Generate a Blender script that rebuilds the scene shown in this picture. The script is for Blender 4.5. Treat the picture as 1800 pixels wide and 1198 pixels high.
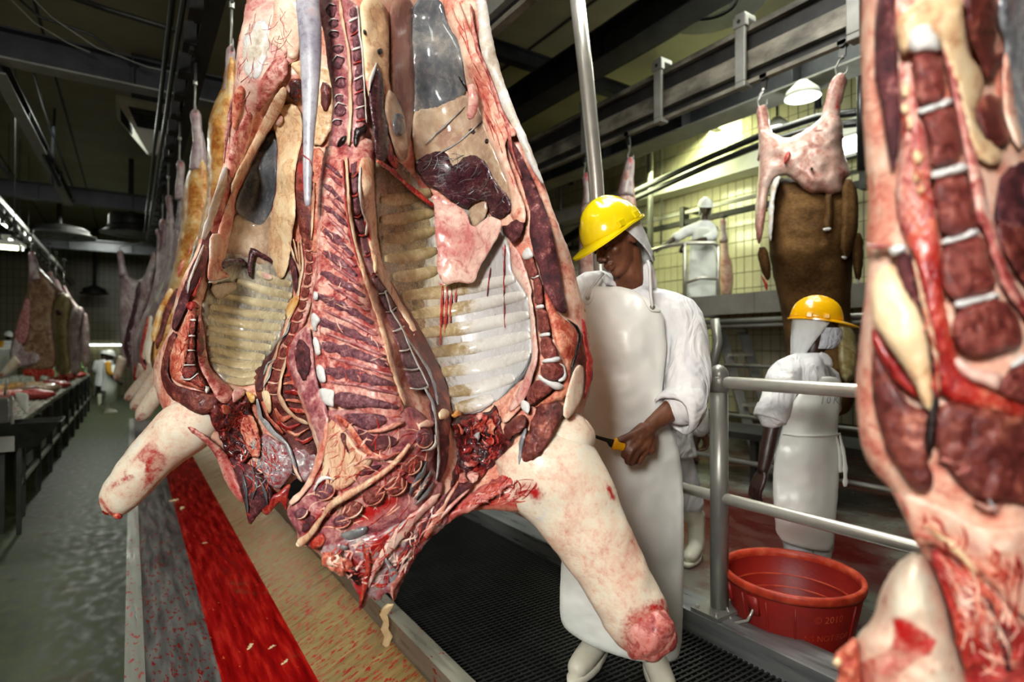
import bpy, bmesh, math, random
import numpy as np
from mathutils import Vector, Matrix, noise, geometry

for _o in list(bpy.data.objects):
    bpy.data.objects.remove(_o, do_unlink=True)
scene = bpy.context.scene
COL = scene.collection
random.seed(7)

# ---------------------------------------------------------------- camera
FPX = 1000.0                                    # focal length in pixels of the 1800 x 1198 frame
YAW = math.atan2(670.0, FPX)                    # the rail direction (+Y) lies to the left of the view axis
PIT = math.atan2(8.0, FPX)
EYE = Vector((0.0, 0.0, 1.85))
_F0 = Vector((math.sin(YAW), math.cos(YAW), 0))
CR = Vector((math.cos(YAW), -math.sin(YAW), 0))
CF = _F0 * math.cos(PIT) + Vector((0, 0, 1)) * math.sin(PIT)
CU = Vector((0, 0, 1)) * math.cos(PIT) - _F0 * math.sin(PIT)
cam_d = bpy.data.cameras.new('camera')
cam_d.sensor_width = 36.0
cam_d.lens = FPX / 1800.0 * 36.0
cam_d.clip_start = 0.05
cam_d.clip_end = 120
cam_d.dof.use_dof = True
cam_d.dof.focus_distance = 1.75
cam_d.dof.aperture_fstop = 2.2
cam = bpy.data.objects.new('camera', cam_d)
COL.objects.link(cam)
cam.matrix_world = Matrix(((CR.x, CU.x, -CF.x, EYE.x), (CR.y, CU.y, -CF.y, EYE.y), (CR.z, CU.z, -CF.z, EYE.z), (0, 0, 0, 1)))
scene.camera = cam

scene.view_settings.view_transform = 'Standard'
scene.view_settings.look = 'None'
scene.view_settings.gamma = 1.0
scene.view_settings.use_curve_mapping = False
scene.view_settings.exposure = 0.0

scene.cycles.max_bounces = 5
scene.cycles.diffuse_bounces = 3
scene.cycles.glossy_bounces = 3
scene.cycles.transmission_bounces = 2
scene.cycles.caustics_reflective = False
scene.cycles.caustics_refractive = False
scene.cycles.sample_clamp_indirect = 4.0
scene.cycles.use_adaptive_sampling = True
scene.cycles.adaptive_threshold = 0.05
scene.cycles.use_light_tree = False
scene.cycles.use_denoising = True

# ---------------------------------------------------------------- world and large lights
world = bpy.data.worlds.new('world')
world.use_nodes = True
world.node_tree.nodes['Background'].inputs[0].default_value = (0.5, 0.52, 0.5, 1)
world.node_tree.nodes['Background'].inputs[1].default_value = 0.05
scene.world = world


def area_light(name, loc, target, size, power, color, size_y=None, spread=180):
    d = bpy.data.lights.new(name, 'AREA')
    d.energy = power
    d.color = color
    d.shape = 'RECTANGLE'
    d.size = size
    d.size_y = size_y or size
    d.spread = math.radians(spread)
    o = bpy.data.objects.new(name, d)
    o.location = loc
    o.rotation_euler = (Vector(target) - Vector(loc)).to_track_quat('-Z', 'Y').to_euler()
    COL.objects.link(o)
    return o


# the photographer's flash, held up and to the left behind the camera
area_light('flash_light', EYE - CR * 0.95 + Vector((0, 0, 1.10)) - CF * 1.5, EYE + CF * 2.4 + CR * 0.12, 0.75, 150, (1.0, 0.96, 0.91))
# unseen area lights added as fill in place of hall lamps, without fixtures
area_light('ceiling_fill', (5.2, 3.0, 5.4), (4.6, 2.4, 0), 1.2, 230, (0.96, 1.0, 0.84), 4.0)
area_light('ceiling_fill', (2.3, 2.2, 5.2), (1.9, 2.0, 0), 0.8, 165, (1.0, 0.98, 0.92), 3.0)
area_light('ceiling_fill', (7.1, 6.4, 4.75), (8.2, 5.9, 3.0), 0.5, 120, (0.94, 1.0, 0.55), 3.0)
area_light('ceiling_fill', (-2.6, 10.0, 4.9), (-2.4, 10.0, 0), 0.6, 110, (0.95, 1.0, 0.9), 5.0)
area_light('ceiling_fill', (-0.6, 18.0, 4.9), (-0.6, 18.0, 0), 0.6, 230, (0.97, 1.0, 0.88), 4.0)
area_light('ceiling_fill', (-1.8, 1.2, 5.2), (-0.8, 1.6, 0), 0.5, 45, (0.95, 1.0, 0.9), 2.0)


# ---------------------------------------------------------------- helpers
def P(px, py, z):
    """point of the place seen at a pixel of the photograph at a given distance along the view axis"""
    return EYE + (CF + CR * ((px - 900.0) / FPX) + CU * ((599.0 - py) / FPX)) * z


def PZ(px, py, h):
    """point at pixel with world height h"""
    d = CF + CR * ((px - 900.0) / FPX) + CU * ((599.0 - py) / FPX)
    return EYE + d * ((h - EYE.z) / d.z)


def PX(px, py, X):
    d = CF + CR * ((px - 900.0) / FPX) + CU * ((599.0 - py) / FPX)
    return EYE + d * ((X - EYE.x) / d.x)


def px_of(p):
    v = Vector(p) - EYE
    z = v.dot(CF)
    return 900 + FPX * v.dot(CR) / z, 599 - FPX * v.dot(CU) / z, z


def cr(x0, y0, s):
    """points written in a magnified crop of the photograph -> pixels of the photograph"""
    def f(t):
        out = []
        for q in t.split():
            a, b = q.split(',')
            out.append((x0 + float(a) / s, y0 + float(b) / s))
        return out
    return f


FULL = cr(0, 0, 1.0)


def obj(name, me, mat=None, parent=None, smooth=True):
    if mat is not None and not me.materials:
        me.materials.append(mat)
    if smooth:
        me.polygons.foreach_set('use_smooth', [True] * len(me.polygons))
    o = bpy.data.objects.new(name, me)
    COL.objects.link(o)
    if parent is not None:
        o.parent = parent
    return o


def tag(o, label=None, cat=None, group=None, kind=None):
    if label: o['label'] = label
    if cat: o['category'] = cat
    if group: o['group'] = group
    if kind: o['kind'] = kind
    return o


def thing(name, label, cat, loc=(0, 0, 0), group=None):
    o = bpy.data.objects.new(name, None)
    o.empty_display_size = 0.1
    o.location = loc
    COL.objects.link(o)
    return tag(o, label, cat, group)


def org(parent):
    return parent.location.copy() if parent is not None and parent.parent is None else (
        parent.parent.location.copy() if parent is not None else Vector((0, 0, 0)))


def mesh_from(name, verts, faces, parent=None):
    o = org(parent)
    me = bpy.data.meshes.new(name)
    me.from_pydata([tuple(Vector(v) - o) for v in verts], [], faces)
    me.update()
    return me


class MB:
    """collects boxes, tubes and quads in world coordinates into one mesh"""
    def __init__(self):
        self.v = []
        self.f = []

    def add(self, verts, faces):
        n = len(self.v)
        self.v += [Vector(p) for p in verts]
        self.f += [tuple(n + i for i in q) for q in faces]
        return self

    def box(self, a, b, m=None):
        x0, y0, z0 = a
        x1, y1, z1 = b
        vs = [Vector(p) for p in ((x0, y0, z0), (x1, y0, z0), (x1, y1, z0), (x0, y1, z0), (x0, y0, z1), (x1, y0, z1), (x1, y1, z1), (x0, y1, z1))]
        if m is not None:
            vs = [m @ p for p in vs]
        return self.add(vs, [(0, 3, 2, 1), (4, 5, 6, 7), (0, 1, 5, 4), (1, 2, 6, 5), (2, 3, 7, 6), (3, 0, 4, 7)])

    def tube(self, pts, r, n=10, cap=True, flat=1.0, up=None):
        pts = [Vector(p) for p in pts]
        rs = r if isinstance(r, (list, tuple)) else [r] * len(pts)
        base = len(self.v)
        prev = None
        for i, p in enumerate(pts):
            t = (pts[min(i + 1, len(pts) - 1)] - pts[max(i - 1, 0)])
            t = t.normalized() if t.length > 1e-9 else Vector((0, 0, 1))
            if prev is None:
                a = Vector(up) if up is not None else (Vector((0, 0, 1)) if abs(t.z) < 0.9 else Vector((1, 0, 0)))
                x = (a - t * a.dot(t)).normalized()
            else:
                x = (prev - t * prev.dot(t)).normalized()
            prev = x
            y = t.cross(x)
            for k in range(n):
                an = 2 * math.pi * k / n
                self.v.append(p + x * (math.cos(an) * rs[i]) + y * (math.sin(an) * rs[i] * flat))
        for i in range(len(pts) - 1):
            for k in range(n):
                a = base + i * n + k
                b = base + i * n + (k + 1) % n
                self.f.append((a, b, b + n, a + n))
        if cap:
            self.f.append(tuple(base + k for k in range(n - 1, -1, -1)))
            e = base + (len(pts) - 1) * n
            self.f.append(tuple(e + k for k in range(n)))
        return self

    def loft(self, rings, cap=True):
        base = len(self.v)
        n = len(rings[0])
        for r_ in rings:
            self.v += [Vector(p) for p in r_]
        for i in range(len(rings) - 1):
            for k in range(n):
                a = base + i * n + k
                b = base + i * n + (k + 1) % n
                self.f.append((a, b, b + n, a + n))
        if cap:
            self.f.append(tuple(base + k for k in range(n - 1, -1, -1)))
            e = base + (len(rings) - 1) * n
            self.f.append(tuple(e + k for k in range(n)))
        return self

    def sphere(self, c, r, nu=12, nv=8, m=None):
        c = Vector(c)
        r = Vector(r) if not isinstance(r, (int, float)) else Vector((r, r, r))
        rings = []
        for j in range(nv + 1):
            th = math.pi * (0.02 + 0.96 * j / nv)
            ring = []
            for k in range(nu):
                a = 2 * math.pi * k / nu
                q = Vector((r.x * math.sin(th) * math.cos(a), r.y * math.sin(th) * math.sin(a), r.z * math.cos(th)))
                ring.append(c + (m @ q if m is not None else q))
            rings.append(ring)
        rings.reverse()
        return self.loft(rings)

    def lathe(self, c, prof, n=24, cap=True):
        c = Vector(c)
        return self.loft([[c + Vector((r_ * math.cos(2 * math.pi * k / n), r_ * math.sin(2 * math.pi * k / n), z)) for k in range(n)] for r_, z in prof], cap)

    def build(self, name, mat=None, parent=None, smooth=False):
        me = mesh_from(name, self.v, self.f, parent)
        o = obj(name, me, mat, parent, smooth)
        return o


def auto_smooth(o, ang=40):
    me = o.data
    me.polygons.foreach_set('use_smooth', [True] * len(me.polygons))
    bm = bmesh.new()
    bm.from_mesh(me)
    for e in bm.edges:
        if len(e.link_faces) == 2:
            e.smooth = e.calc_face_angle(0) < math.radians(ang)
    bm.to_mesh(me)
    bm.free()
    return o


def bevel(o, w=0.004, seg=2):
    m = o.modifiers.new('bevel', 'BEVEL')
    m.width = w
    m.segments = seg
    m.limit_method = 'ANGLE'
    m.harden_normals = False
    return o


# ---------------------------------------------------------------- materials
def _mat(name):
    m = bpy.data.materials.new(name)
    m.use_nodes = True
    nt = m.node_tree
    b = nt.nodes['Principled BSDF']
    return m, nt, b


def _ramp(nt, cols):
    r = nt.nodes.new('ShaderNodeValToRGB')
    el = r.color_ramp.elements
    while len(el) > 1:
        el.remove(el[-1])
    el[0].position = cols[0][0]
    el[0].color = (*cols[0][1], 1)
    for p, c in cols[1:]:
        e = el.new(p)
        e.color = (*c, 1)
    return r


def S(r, g, b):
    """sRGB 0-255 -> linear"""
    def f(c):
        c /= 255.0
        return c / 12.92 if c <= 0.04045 else ((c + 0.055) / 1.055) ** 2.4
    return (f(r), f(g), f(b))


def surf(name, cols, scale=6.0, stretch=(1, 1, 1), rot=(0, 0, 0), rough=0.5, metal=0.0, bump=0.1, bscale=None, bstretch=None, detail=5,
         coat=0.0, rough_var=0.0, emit=None, estr=0, spec=0.5, stain=None, dist=0.0, sss=0.0, bdist=0.01, stain2=None, bdetail=4, bdistort=0.0):
    """procedural surface: noise through a colour ramp, fine bump; optional blood stain carried by a vertex attribute"""
    m, nt, b = _mat(name)
    L = nt.links.new
    tc = nt.nodes.new('ShaderNodeTexCoord')
    mp = nt.nodes.new('ShaderNodeMapping')
    mp.inputs['Scale'].default_value = stretch
    mp.inputs['Rotation'].default_value = rot
    L(tc.outputs['Object'], mp.inputs['Vector'])
    nz = nt.nodes.new('ShaderNodeTexNoise')
    nz.inputs['Scale'].default_value = scale
    nz.inputs['Detail'].default_value = detail
    nz.inputs['Roughness'].default_value = 0.6
    nz.inputs['Distortion'].default_value = dist
    L(mp.outputs['Vector'], nz.inputs['Vector'])
    if len(cols[0]) == 3:
        k = len(cols)
        cols = [(0.28 + 0.44 * i / max(1, k - 1), c) for i, c in enumerate(cols)]
    rp = _ramp(nt, cols)
    L(nz.outputs['Fac'], rp.inputs['Fac'])
    col = rp.outputs['Color']
    for att, sc in (('stain', stain), ('stain2', stain2)):
        if sc is None:
            continue
        at = nt.nodes.new('ShaderNodeAttribute')
        at.attribute_name = att
        n2 = nt.nodes.new('ShaderNodeTexNoise')
        n2.inputs['Scale'].default_value = 38
        n2.inputs['Detail'].default_value = 6
        n2.inputs['Roughness'].default_value = 0.7
        L(tc.outputs['Object'], n2.inputs['Vector'])
        ma = nt.nodes.new('ShaderNodeMath')
        ma.operation = 'ADD'
        L(at.outputs['Fac'], ma.inputs[0])
        L(n2.outputs['Fac'], ma.inputs[1])
        mr = nt.nodes.new('ShaderNodeMapRange')
        mr.interpolation_type = 'SMOOTHSTEP'
        mr.inputs['From Min'].default_value = 0.72
        mr.inputs['From Max'].default_value = 1.15
        L(ma.outputs[0], mr.inputs['Value'])
        mx = nt.nodes.new('ShaderNodeMix')
        mx.data_type = 'RGBA'
        L(mr.outputs['Result'], mx.inputs['Factor'])
        L(col, mx.inputs['A'])
        mx.inputs['B'].default_value = (*sc, 1)
        col = mx.outputs['Result']
    L(col, b.inputs['Base Color'])
    b.inputs['Roughness'].default_value = rough
    b.inputs['Metallic'].default_value = metal
    b.inputs['Specular IOR Level'].default_value = spec
    b.inputs['Coat Weight'].default_value = coat
    b.inputs['Coat Roughness'].default_value = 0.12
    if sss:
        b.inputs['Subsurface Weight'].default_value = sss
        b.inputs['Subsurface Radius'].default_value = (0.02, 0.008, 0.005)
        b.inputs['Subsurface Scale'].default_value = 0.4
    if rough_var:
        r2 = nt.nodes.new('ShaderNodeMapRange')
        r2.inputs['To Min'].default_value = max(0.04, rough - rough_var)
        r2.inputs['To Max'].default_value = min(1, rough + rough_var)
        r2.inputs['From Min'].default_value = 0.3
        r2.inputs['From Max'].default_value = 0.7
        L(nz.outputs['Fac'], r2.inputs['Value'])
        L(r2.outputs['Result'], b.inputs['Roughness'])
    if bump:
        mp2 = nt.nodes.new('ShaderNodeMapping')
        mp2.inputs['Scale'].default_value = bstretch or stretch
        mp2.inputs['Rotation'].default_value = rot
        L(tc.outputs['Object'], mp2.inputs['Vector'])
        n3 = nt.nodes.new('ShaderNodeTexNoise')
        n3.inputs['Scale'].default_value = bscale or scale * 2
        n3.inputs['Detail'].default_value = bdetail
        n3.inputs['Distortion'].default_value = bdistort
        L(mp2.outputs['Vector'], n3.inputs['Vector'])
        bp = nt.nodes.new('ShaderNodeBump')
        bp.inputs['Strength'].default_value = bump
        bp.inputs['Distance'].default_value = bdist
        L(n3.outputs['Fac'], bp.inputs['Height'])
        L(bp.outputs['Normal'], b.inputs['Normal'])
    if emit:
        b.inputs['Emission Color'].default_value = (*emit, 1)
        b.inputs['Emission Strength'].default_value = estr
    return m


M = {}
M['steel'] = surf('steel', [S(128, 128, 122), S(160, 160, 152)], scale=3, stretch=(1, 1, 1), rough=0.36, metal=0.55, bump=0.05, bscale=60, rough_var=0.1)
M['steel_bright'] = surf('steel_bright', [S(178, 176, 166), S(204, 202, 192)], scale=8, rough=0.30, metal=0.6, bump=0.03, bscale=80)
M['steel_dark'] = surf('steel_dark', [S(44, 45, 44), S(74, 74, 70)], scale=5, rough=0.45, metal=0.6, bump=0.1, bscale=30)
M['iron'] = surf('iron', [S(26, 26, 26), S(44, 43, 40)], scale=7, rough=0.6, metal=0.3, bump=0.25, bscale=40)
M['black_rubber'] = surf('black_rubber', [S(12, 13, 13), S(26, 27, 27)], scale=10, rough=0.35, bump=0.1, bscale=80)
M['rail_paint'] = surf('rail_paint', [(0.3, S(58, 55, 48)), (0.48, S(104, 100, 88)), (0.62, S(138, 134, 120))], scale=5, stretch=(1, 0.5, 1), rough=0.55, metal=0.2, bump=0.3, bscale=20)
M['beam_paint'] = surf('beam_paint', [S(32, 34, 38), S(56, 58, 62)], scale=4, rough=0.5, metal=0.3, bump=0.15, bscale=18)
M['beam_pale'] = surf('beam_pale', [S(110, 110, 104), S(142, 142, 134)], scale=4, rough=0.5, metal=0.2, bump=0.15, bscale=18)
M['ceiling'] = surf('ceiling_panel', [S(122, 116, 92), S(146, 140, 114)], scale=1.2, rough=0.6, bump=0.05)
M['white_plastic'] = surf('white_plastic', [S(200, 202, 190), S(224, 226, 214)], scale=4, rough=0.35, bump=0.03)
M['green_plastic'] = surf('green_plastic', [S(150, 196, 130), S(176, 214, 152)], scale=4, rough=0.35, bump=0.03)
M['tube'] = surf('lamp_tube', [S(250, 250, 240), S(255, 255, 250)], bump=0, emit=(0.95, 1, 0.92), estr=7)
M['tube_warm'] = surf('lamp_tube_warm', [S(250, 250, 220), S(255, 255, 230)], bump=0, emit=(0.98, 1, 0.55), estr=9)
# ================================================================ the setting
def splat_mat(name, base, drops, amt, rough=0.3, metal=0.6, scale=46, stretch=(1, 0.35, 1), blot=None, bamt=0.5, bsc=3.0, streak=(6, 0.6, 6), bmp=0.25):
    """wet brushed metal spattered with drops; optional larger blotches of a second colour"""
    m, nt, b = _mat(name)
    L = nt.links.new
    tc = nt.nodes.new('ShaderNodeTexCoord')
    mp = nt.nodes.new('ShaderNodeMapping')
    mp.inputs['Scale'].default_value = streak
    L(tc.outputs['Object'], mp.inputs['Vector'])
    n1 = nt.nodes.new('ShaderNodeTexNoise')
    n1.inputs['Scale'].default_value = 5
    n1.inputs['Detail'].default_value = 8
    L(mp.outputs['Vector'], n1.inputs['Vector'])
    rp = _ramp(nt, base)
    L(n1.outputs['Fac'], rp.inputs['Fac'])
    col = rp.outputs['Color']
    mp2 = nt.nodes.new('ShaderNodeMapping')
    mp2.inputs['Scale'].default_value = stretch
    L(tc.outputs['Object'], mp2.inputs['Vector'])

    def layer(col, scale, lo, hi, c, vec):
        n = nt.nodes.new('ShaderNodeTexNoise')
        n.inputs['Scale'].default_value = scale
        n.inputs['Detail'].default_value = 5
        n.inputs['Roughness'].default_value = 0.65
        L(vec, n.inputs['Vector'])
        mr = nt.nodes.new('ShaderNodeMapRange')
        mr.interpolation_type = 'SMOOTHSTEP'
        mr.inputs['From Min'].default_value = lo
        mr.inputs['From Max'].default_value = hi
        L(n.outputs['Fac'], mr.inputs['Value'])
        mx = nt.nodes.new('ShaderNodeMix')
        mx.data_type = 'RGBA'
        L(mr.outputs['Result'], mx.inputs['Factor'])
        L(col, mx.inputs['A'])
        mx.inputs['B'].default_value = (*c, 1)
        return mx.outputs['Result'], mr.outputs['Result']
    fac = None
    if blot:
        col, fac = layer(col, bsc, 0.62 - 0.2 * bamt, 0.78 - 0.2 * bamt, blot, tc.outputs['Object'])
    if amt > 0:
        col, fac = layer(col, scale, 0.70 - 0.16 * amt, 0.74 - 0.16 * amt, drops, mp2.outputs['Vector'])
    L(col, b.inputs['Base Color'])
    b.inputs['Metallic'].default_value = metal
    b.inputs['Specular IOR Level'].default_value = 0.5 if bmp > 0.1 else 0.3
    r2 = nt.nodes.new('ShaderNodeMapRange')
    r2.inputs['From Min'].default_value = 0.3
    r2.inputs['From Max'].default_value = 0.7
    r2.inputs['To Min'].default_value = max(0.06, rough - 0.14)
    r2.inputs['To Max'].default_value = rough + 0.14
    L(n1.outputs['Fac'], r2.inputs['Value'])
    L(r2.outputs['Result'], b.inputs['Roughness'])
    bp = nt.nodes.new('ShaderNodeBump')
    bp.inputs['Strength'].default_value = bmp
    bp.inputs['Distance'].default_value = 0.006
    L(n1.outputs['Fac'], bp.inputs['Height'])
    L(bp.outputs['Normal'], b.inputs['Normal'])
    return m


M['floor_wet'] = splat_mat('wet_floor', [(0.28, S(40, 46, 30)), (0.5, S(62, 70, 46)), (0.72, S(86, 94, 64))], S(84, 66, 40), 0.0, rough=0.5, metal=0.0, blot=S(70, 52, 32), bamt=0.25, bsc=1.7, streak=(3, 1.6, 3), bmp=0.07)
M['floor_right'] = splat_mat('platform_floor', [(0.25, S(92, 98, 90)), (0.5, S(116, 122, 112)), (0.75, S(136, 140, 128))], S(120, 30, 22), 0.25, rough=0.3, metal=0.0, scale=14, stretch=(1, 1, 1), blot=S(72, 14, 12), bamt=1.35, bsc=0.55, streak=(1, 0.5, 1))
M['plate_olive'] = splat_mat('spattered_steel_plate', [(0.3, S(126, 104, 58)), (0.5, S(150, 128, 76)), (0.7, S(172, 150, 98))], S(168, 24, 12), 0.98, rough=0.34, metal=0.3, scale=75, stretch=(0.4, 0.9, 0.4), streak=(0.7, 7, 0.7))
M['plate_dark'] = splat_mat('shaded_steel_plate', [(0.25, S(72, 72, 72)), (0.5, S(104, 104, 102)), (0.75, S(128, 128, 122))], S(132, 22, 14), 0.9, rough=0.4, metal=0.45, scale=62)  # darker steel: shade on the tilted plate is put into the colour
M['blood_channel'] = splat_mat('blood_in_channel', [(0.28, S(84, 4, 5)), (0.5, S(138, 10, 10)), (0.72, S(178, 30, 20))], S(210, 92, 56), 0.3, rough=0.2, metal=0.0, scale=40, blot=S(92, 70, 46), bamt=0.15, bsc=1.6)
M['kerb'] = splat_mat('kerb_steel', [(0.25, S(84, 86, 78)), (0.5, S(112, 114, 104)), (0.75, S(134, 134, 124))], S(142, 22, 14), 0.8, rough=0.4, metal=0.3, scale=44)
M['curb_steel'] = splat_mat('curb_steel', [(0.25, S(112, 110, 98)), (0.5, S(140, 138, 124)), (0.75, S(160, 158, 144))], S(150, 26, 16), 0.45, rough=0.34, metal=0.5, scale=50)
M['curb_plain'] = splat_mat('curb_plain', [(0.25, S(104, 108, 108)), (0.5, S(130, 134, 134)), (0.75, S(150, 152, 150))], S(150, 26, 16), 0.0, rough=0.36, metal=0.5)


def tile_wall_mat(name, c, grout, w, h):
    m, nt, b = _mat(name)
    L = nt.links.new
    tc = nt.nodes.new('ShaderNodeTexCoord')
    sp = nt.nodes.new('ShaderNodeSeparateXYZ')
    L(tc.outputs['Object'], sp.inputs[0])
    ad = nt.nodes.new('ShaderNodeMath')
    L(sp.outputs['X'], ad.inputs[0])
    L(sp.outputs['Y'], ad.inputs[1])
    cb = nt.nodes.new('ShaderNodeCombineXYZ')
    L(ad.outputs[0], cb.inputs['X'])
    L(sp.outputs['Z'], cb.inputs['Y'])
    br = nt.nodes.new('ShaderNodeTexBrick')
    br.offset = 0.0
    br.inputs['Color1'].default_value = (*c, 1)
    br.inputs['Color2'].default_value = (c[0] * 0.9, c[1] * 0.9, c[2] * 0.86, 1)
    br.inputs['Mortar'].default_value = (*grout, 1)
    br.inputs['Scale'].default_value = 1.0
    br.inputs['Mortar Size'].default_value = 0.008
    br.inputs['Brick Width'].default_value = w
    br.inputs['Row Height'].default_value = h
    L(cb.outputs[0], br.inputs['Vector'])
    L(br.outputs['Color'], b.inputs['Base Color'])
    b.inputs['Roughness'].default_value = 0.3
    return m


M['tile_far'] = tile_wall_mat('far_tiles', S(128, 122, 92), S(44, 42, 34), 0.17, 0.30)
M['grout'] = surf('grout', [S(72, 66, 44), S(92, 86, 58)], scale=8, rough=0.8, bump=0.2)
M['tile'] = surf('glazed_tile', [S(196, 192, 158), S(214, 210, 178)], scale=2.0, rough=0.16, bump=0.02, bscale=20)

ZR, ZT, ZG, ZCT, ZK, ZC = 0.53, 0.65, 0.57, 0.63, 0.47, 0.40     # right floor, far curb, grate, near curb top, kerb top, channel bottom
YA, YB = -3.5, 13.0


def struct(name, mb, mat, parent=None, label=None):
    o = mb.build(name, mat, parent)
    if parent is None:
        o['kind'] = 'structure'
    if label:
        o['label'] = label
    return o


struct('floor', MB().box((-7, -4, -0.1), (0.0, 27, 0.0)), M['floor_wet'], label='wet grey-green concrete floor left of the blood trough')
struct('floor', MB().box((0.0, YB, -0.1), (8.2, 27, 0.0)).box((0, -4, -0.1), (2.2, YB, 0.0)), M['floor_wet'], label='dark concrete floor under and beyond the trough')
struct('floor', MB().box((2.26, -4, 0.0), (8.2, YB, ZR)), M['floor_right'], label='raised concrete floor behind the handrail, stained with blood')
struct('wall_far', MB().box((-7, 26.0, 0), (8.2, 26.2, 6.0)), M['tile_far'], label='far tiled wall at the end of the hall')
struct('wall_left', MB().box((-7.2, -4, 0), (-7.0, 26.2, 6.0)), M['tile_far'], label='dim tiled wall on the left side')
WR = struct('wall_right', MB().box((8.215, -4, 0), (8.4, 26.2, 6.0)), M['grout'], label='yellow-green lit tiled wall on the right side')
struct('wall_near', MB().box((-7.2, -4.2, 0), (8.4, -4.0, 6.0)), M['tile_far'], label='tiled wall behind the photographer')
CE = struct('ceiling', MB().box((-7.2, -4.2, 6.0), (8.4, 26.2, 6.15)), M['ceiling'], label='dim beige panelled ceiling')
for i in range(11):
    x = -6.6 + 1.4 * i
    MB().box((x, -4, 5.985), (x + 0.03, 26, 6.0)).build('panel_joint', M['iron'], CE)

# wall tiles: the ones that show largest are single pieces, the rest are joined
TW, TH = 0.150, 0.252
tile_me = bpy.data.meshes.new('tile')
bm = bmesh.new()
a_, b_ = TW / 2 - 0.004, TH / 2 - 0.004
vs = [bm.verts.new(q) for q in ((0, -a_, -b_), (0, a_, -b_), (0, a_, b_), (0, -a_, b_), (-0.009, -a_ + 0.004, -b_ + 0.004), (-0.009, a_ - 0.004, -b_ + 0.004), (-0.009, a_ - 0.004, b_ - 0.004), (-0.009, -a_ + 0.004, b_ - 0.004))]
for q in ((4, 7, 6, 5), (0, 4, 5, 1), (1, 5, 6, 2), (2, 6, 7, 3), (3, 7, 4, 0)):
    bm.faces.new([vs[k] for k in q])
bm.to_mesh(tile_me)
bm.free()
tile_me.materials.append(M['tile'])
cells = []
for iy in range(-10, 140):
    for iz in range(3, 22):
        c = Vector((8.214, 0.2 + iy * TW, iz * TH + 0.13))
        x, y, z = px_of(c)
        if z <= 0 or not (900 < x < 1850 and 40 < y < 760):
            continue
        win = (1138 < x < 1342 and 120 < y < 525) or (1255 < x < 1400 and 545 < y < 730) or (985 < x < 1138 and 190 < y < 420) or (1500 < x < 1530 and 250 < y < 420)
        cells.append((0 if win else 1, z, c))
cells.sort(key=lambda q: (q[0], q[1]))
for k, (w_, z_, c) in enumerate(cells[:300]):
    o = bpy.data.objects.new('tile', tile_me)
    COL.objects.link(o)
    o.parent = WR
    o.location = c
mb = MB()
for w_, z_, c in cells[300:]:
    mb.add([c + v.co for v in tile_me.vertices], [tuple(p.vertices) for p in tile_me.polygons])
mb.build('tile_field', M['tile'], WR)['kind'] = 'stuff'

# ---------------------------------------------------------------- the blood trough
tr = thing('blood_trough', 'long stainless trough with a blood-filled channel under the hanging line', 'trough', (0.5, 4, ZC))
def sheet(pts, y0, y1, t=0.004, ny=1):
    mb = MB()
    for (x0, z0), (x1, z1) in zip(pts[:-1], pts[1:]):
        mb.add([(x0, y0, z0), (x1, y0, z1), (x1, y1, z1), (x0, y1, z0), (x0, y0, z0 - t), (x1, y0, z1 - t), (x1, y1, z1 - t), (x0, y1, z0 - t)],
               [(0, 1, 2, 3), (7, 6, 5, 4), (0, 4, 5, 1), (1, 5, 6, 2), (2, 6, 7, 3), (3, 7, 4, 0)])
    return mb
sheet([(0.055, 0.44), (0.333, ZC)], YA, YB).build('side_plate', M['plate_dark'], tr)['label'] = 'grey side plate next to the kerb, shade put into its colour'
sheet([(0.333, ZC), (0.681, ZC)], YA, YB).build('channel', M['blood_channel'], tr)['label'] = 'flat channel running with bright red blood'
sheet([(0.681, ZC), (0.974, 0.534)], YA, YB).build('side_plate', M['plate_olive'], tr)['label'] = 'olive-tinted steel plate spattered with red drops'
MB().box((0.972, YA, 0.50), (0.978, YB, ZCT)).box((0.978, YA, ZCT - 0.012), (1.046, YB, ZCT)).box((1.040, YA, 0.45), (1.046, YB, ZCT - 0.012)).build('curb', M['curb_steel'], tr)
MB().box((-0.017, YA, 0.0), (0.057, YB, ZK)).build('kerb', M['kerb'], tr)
MB().box((0.06, YA, 0.0), (0.10, YB, 0.40)).box((0.9, YA, 0.0), (0.95, YB, 0.49)).build('support', M['steel_dark'], tr)
# far curb of the walkway
struct('trim_1', MB().box((2.085, YA, 0.0), (2.26, YB, ZT + 0.012)), M['curb_plain'], label='stainless curb between the black grating and the raised floor')

# black walkway grating: bars too fine to pick apart
gr = MB()
y = -0.6
while y < 6.5:
    gr.box((1.05, y, ZG - 0.03), (2.083, y + 0.010, ZG))
    y += 0.024
x = 1.06
while x < 2.08:
    gr.box((x, -0.6, ZG - 0.028), (x + 0.008, 6.5, ZG - 0.004))
    x += 0.036
g = gr.build('walkway_grating', M['black_rubber'])
tag(g, 'black ribbed walkway grating under the knife worker', 'grating')
g['kind'] = 'stuff'
struct('floor', MB().box((1.047, YA, 0.46), (2.084, YB, 0.50)), M['iron'], label='dark drip tray under the walkway grating')

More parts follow.
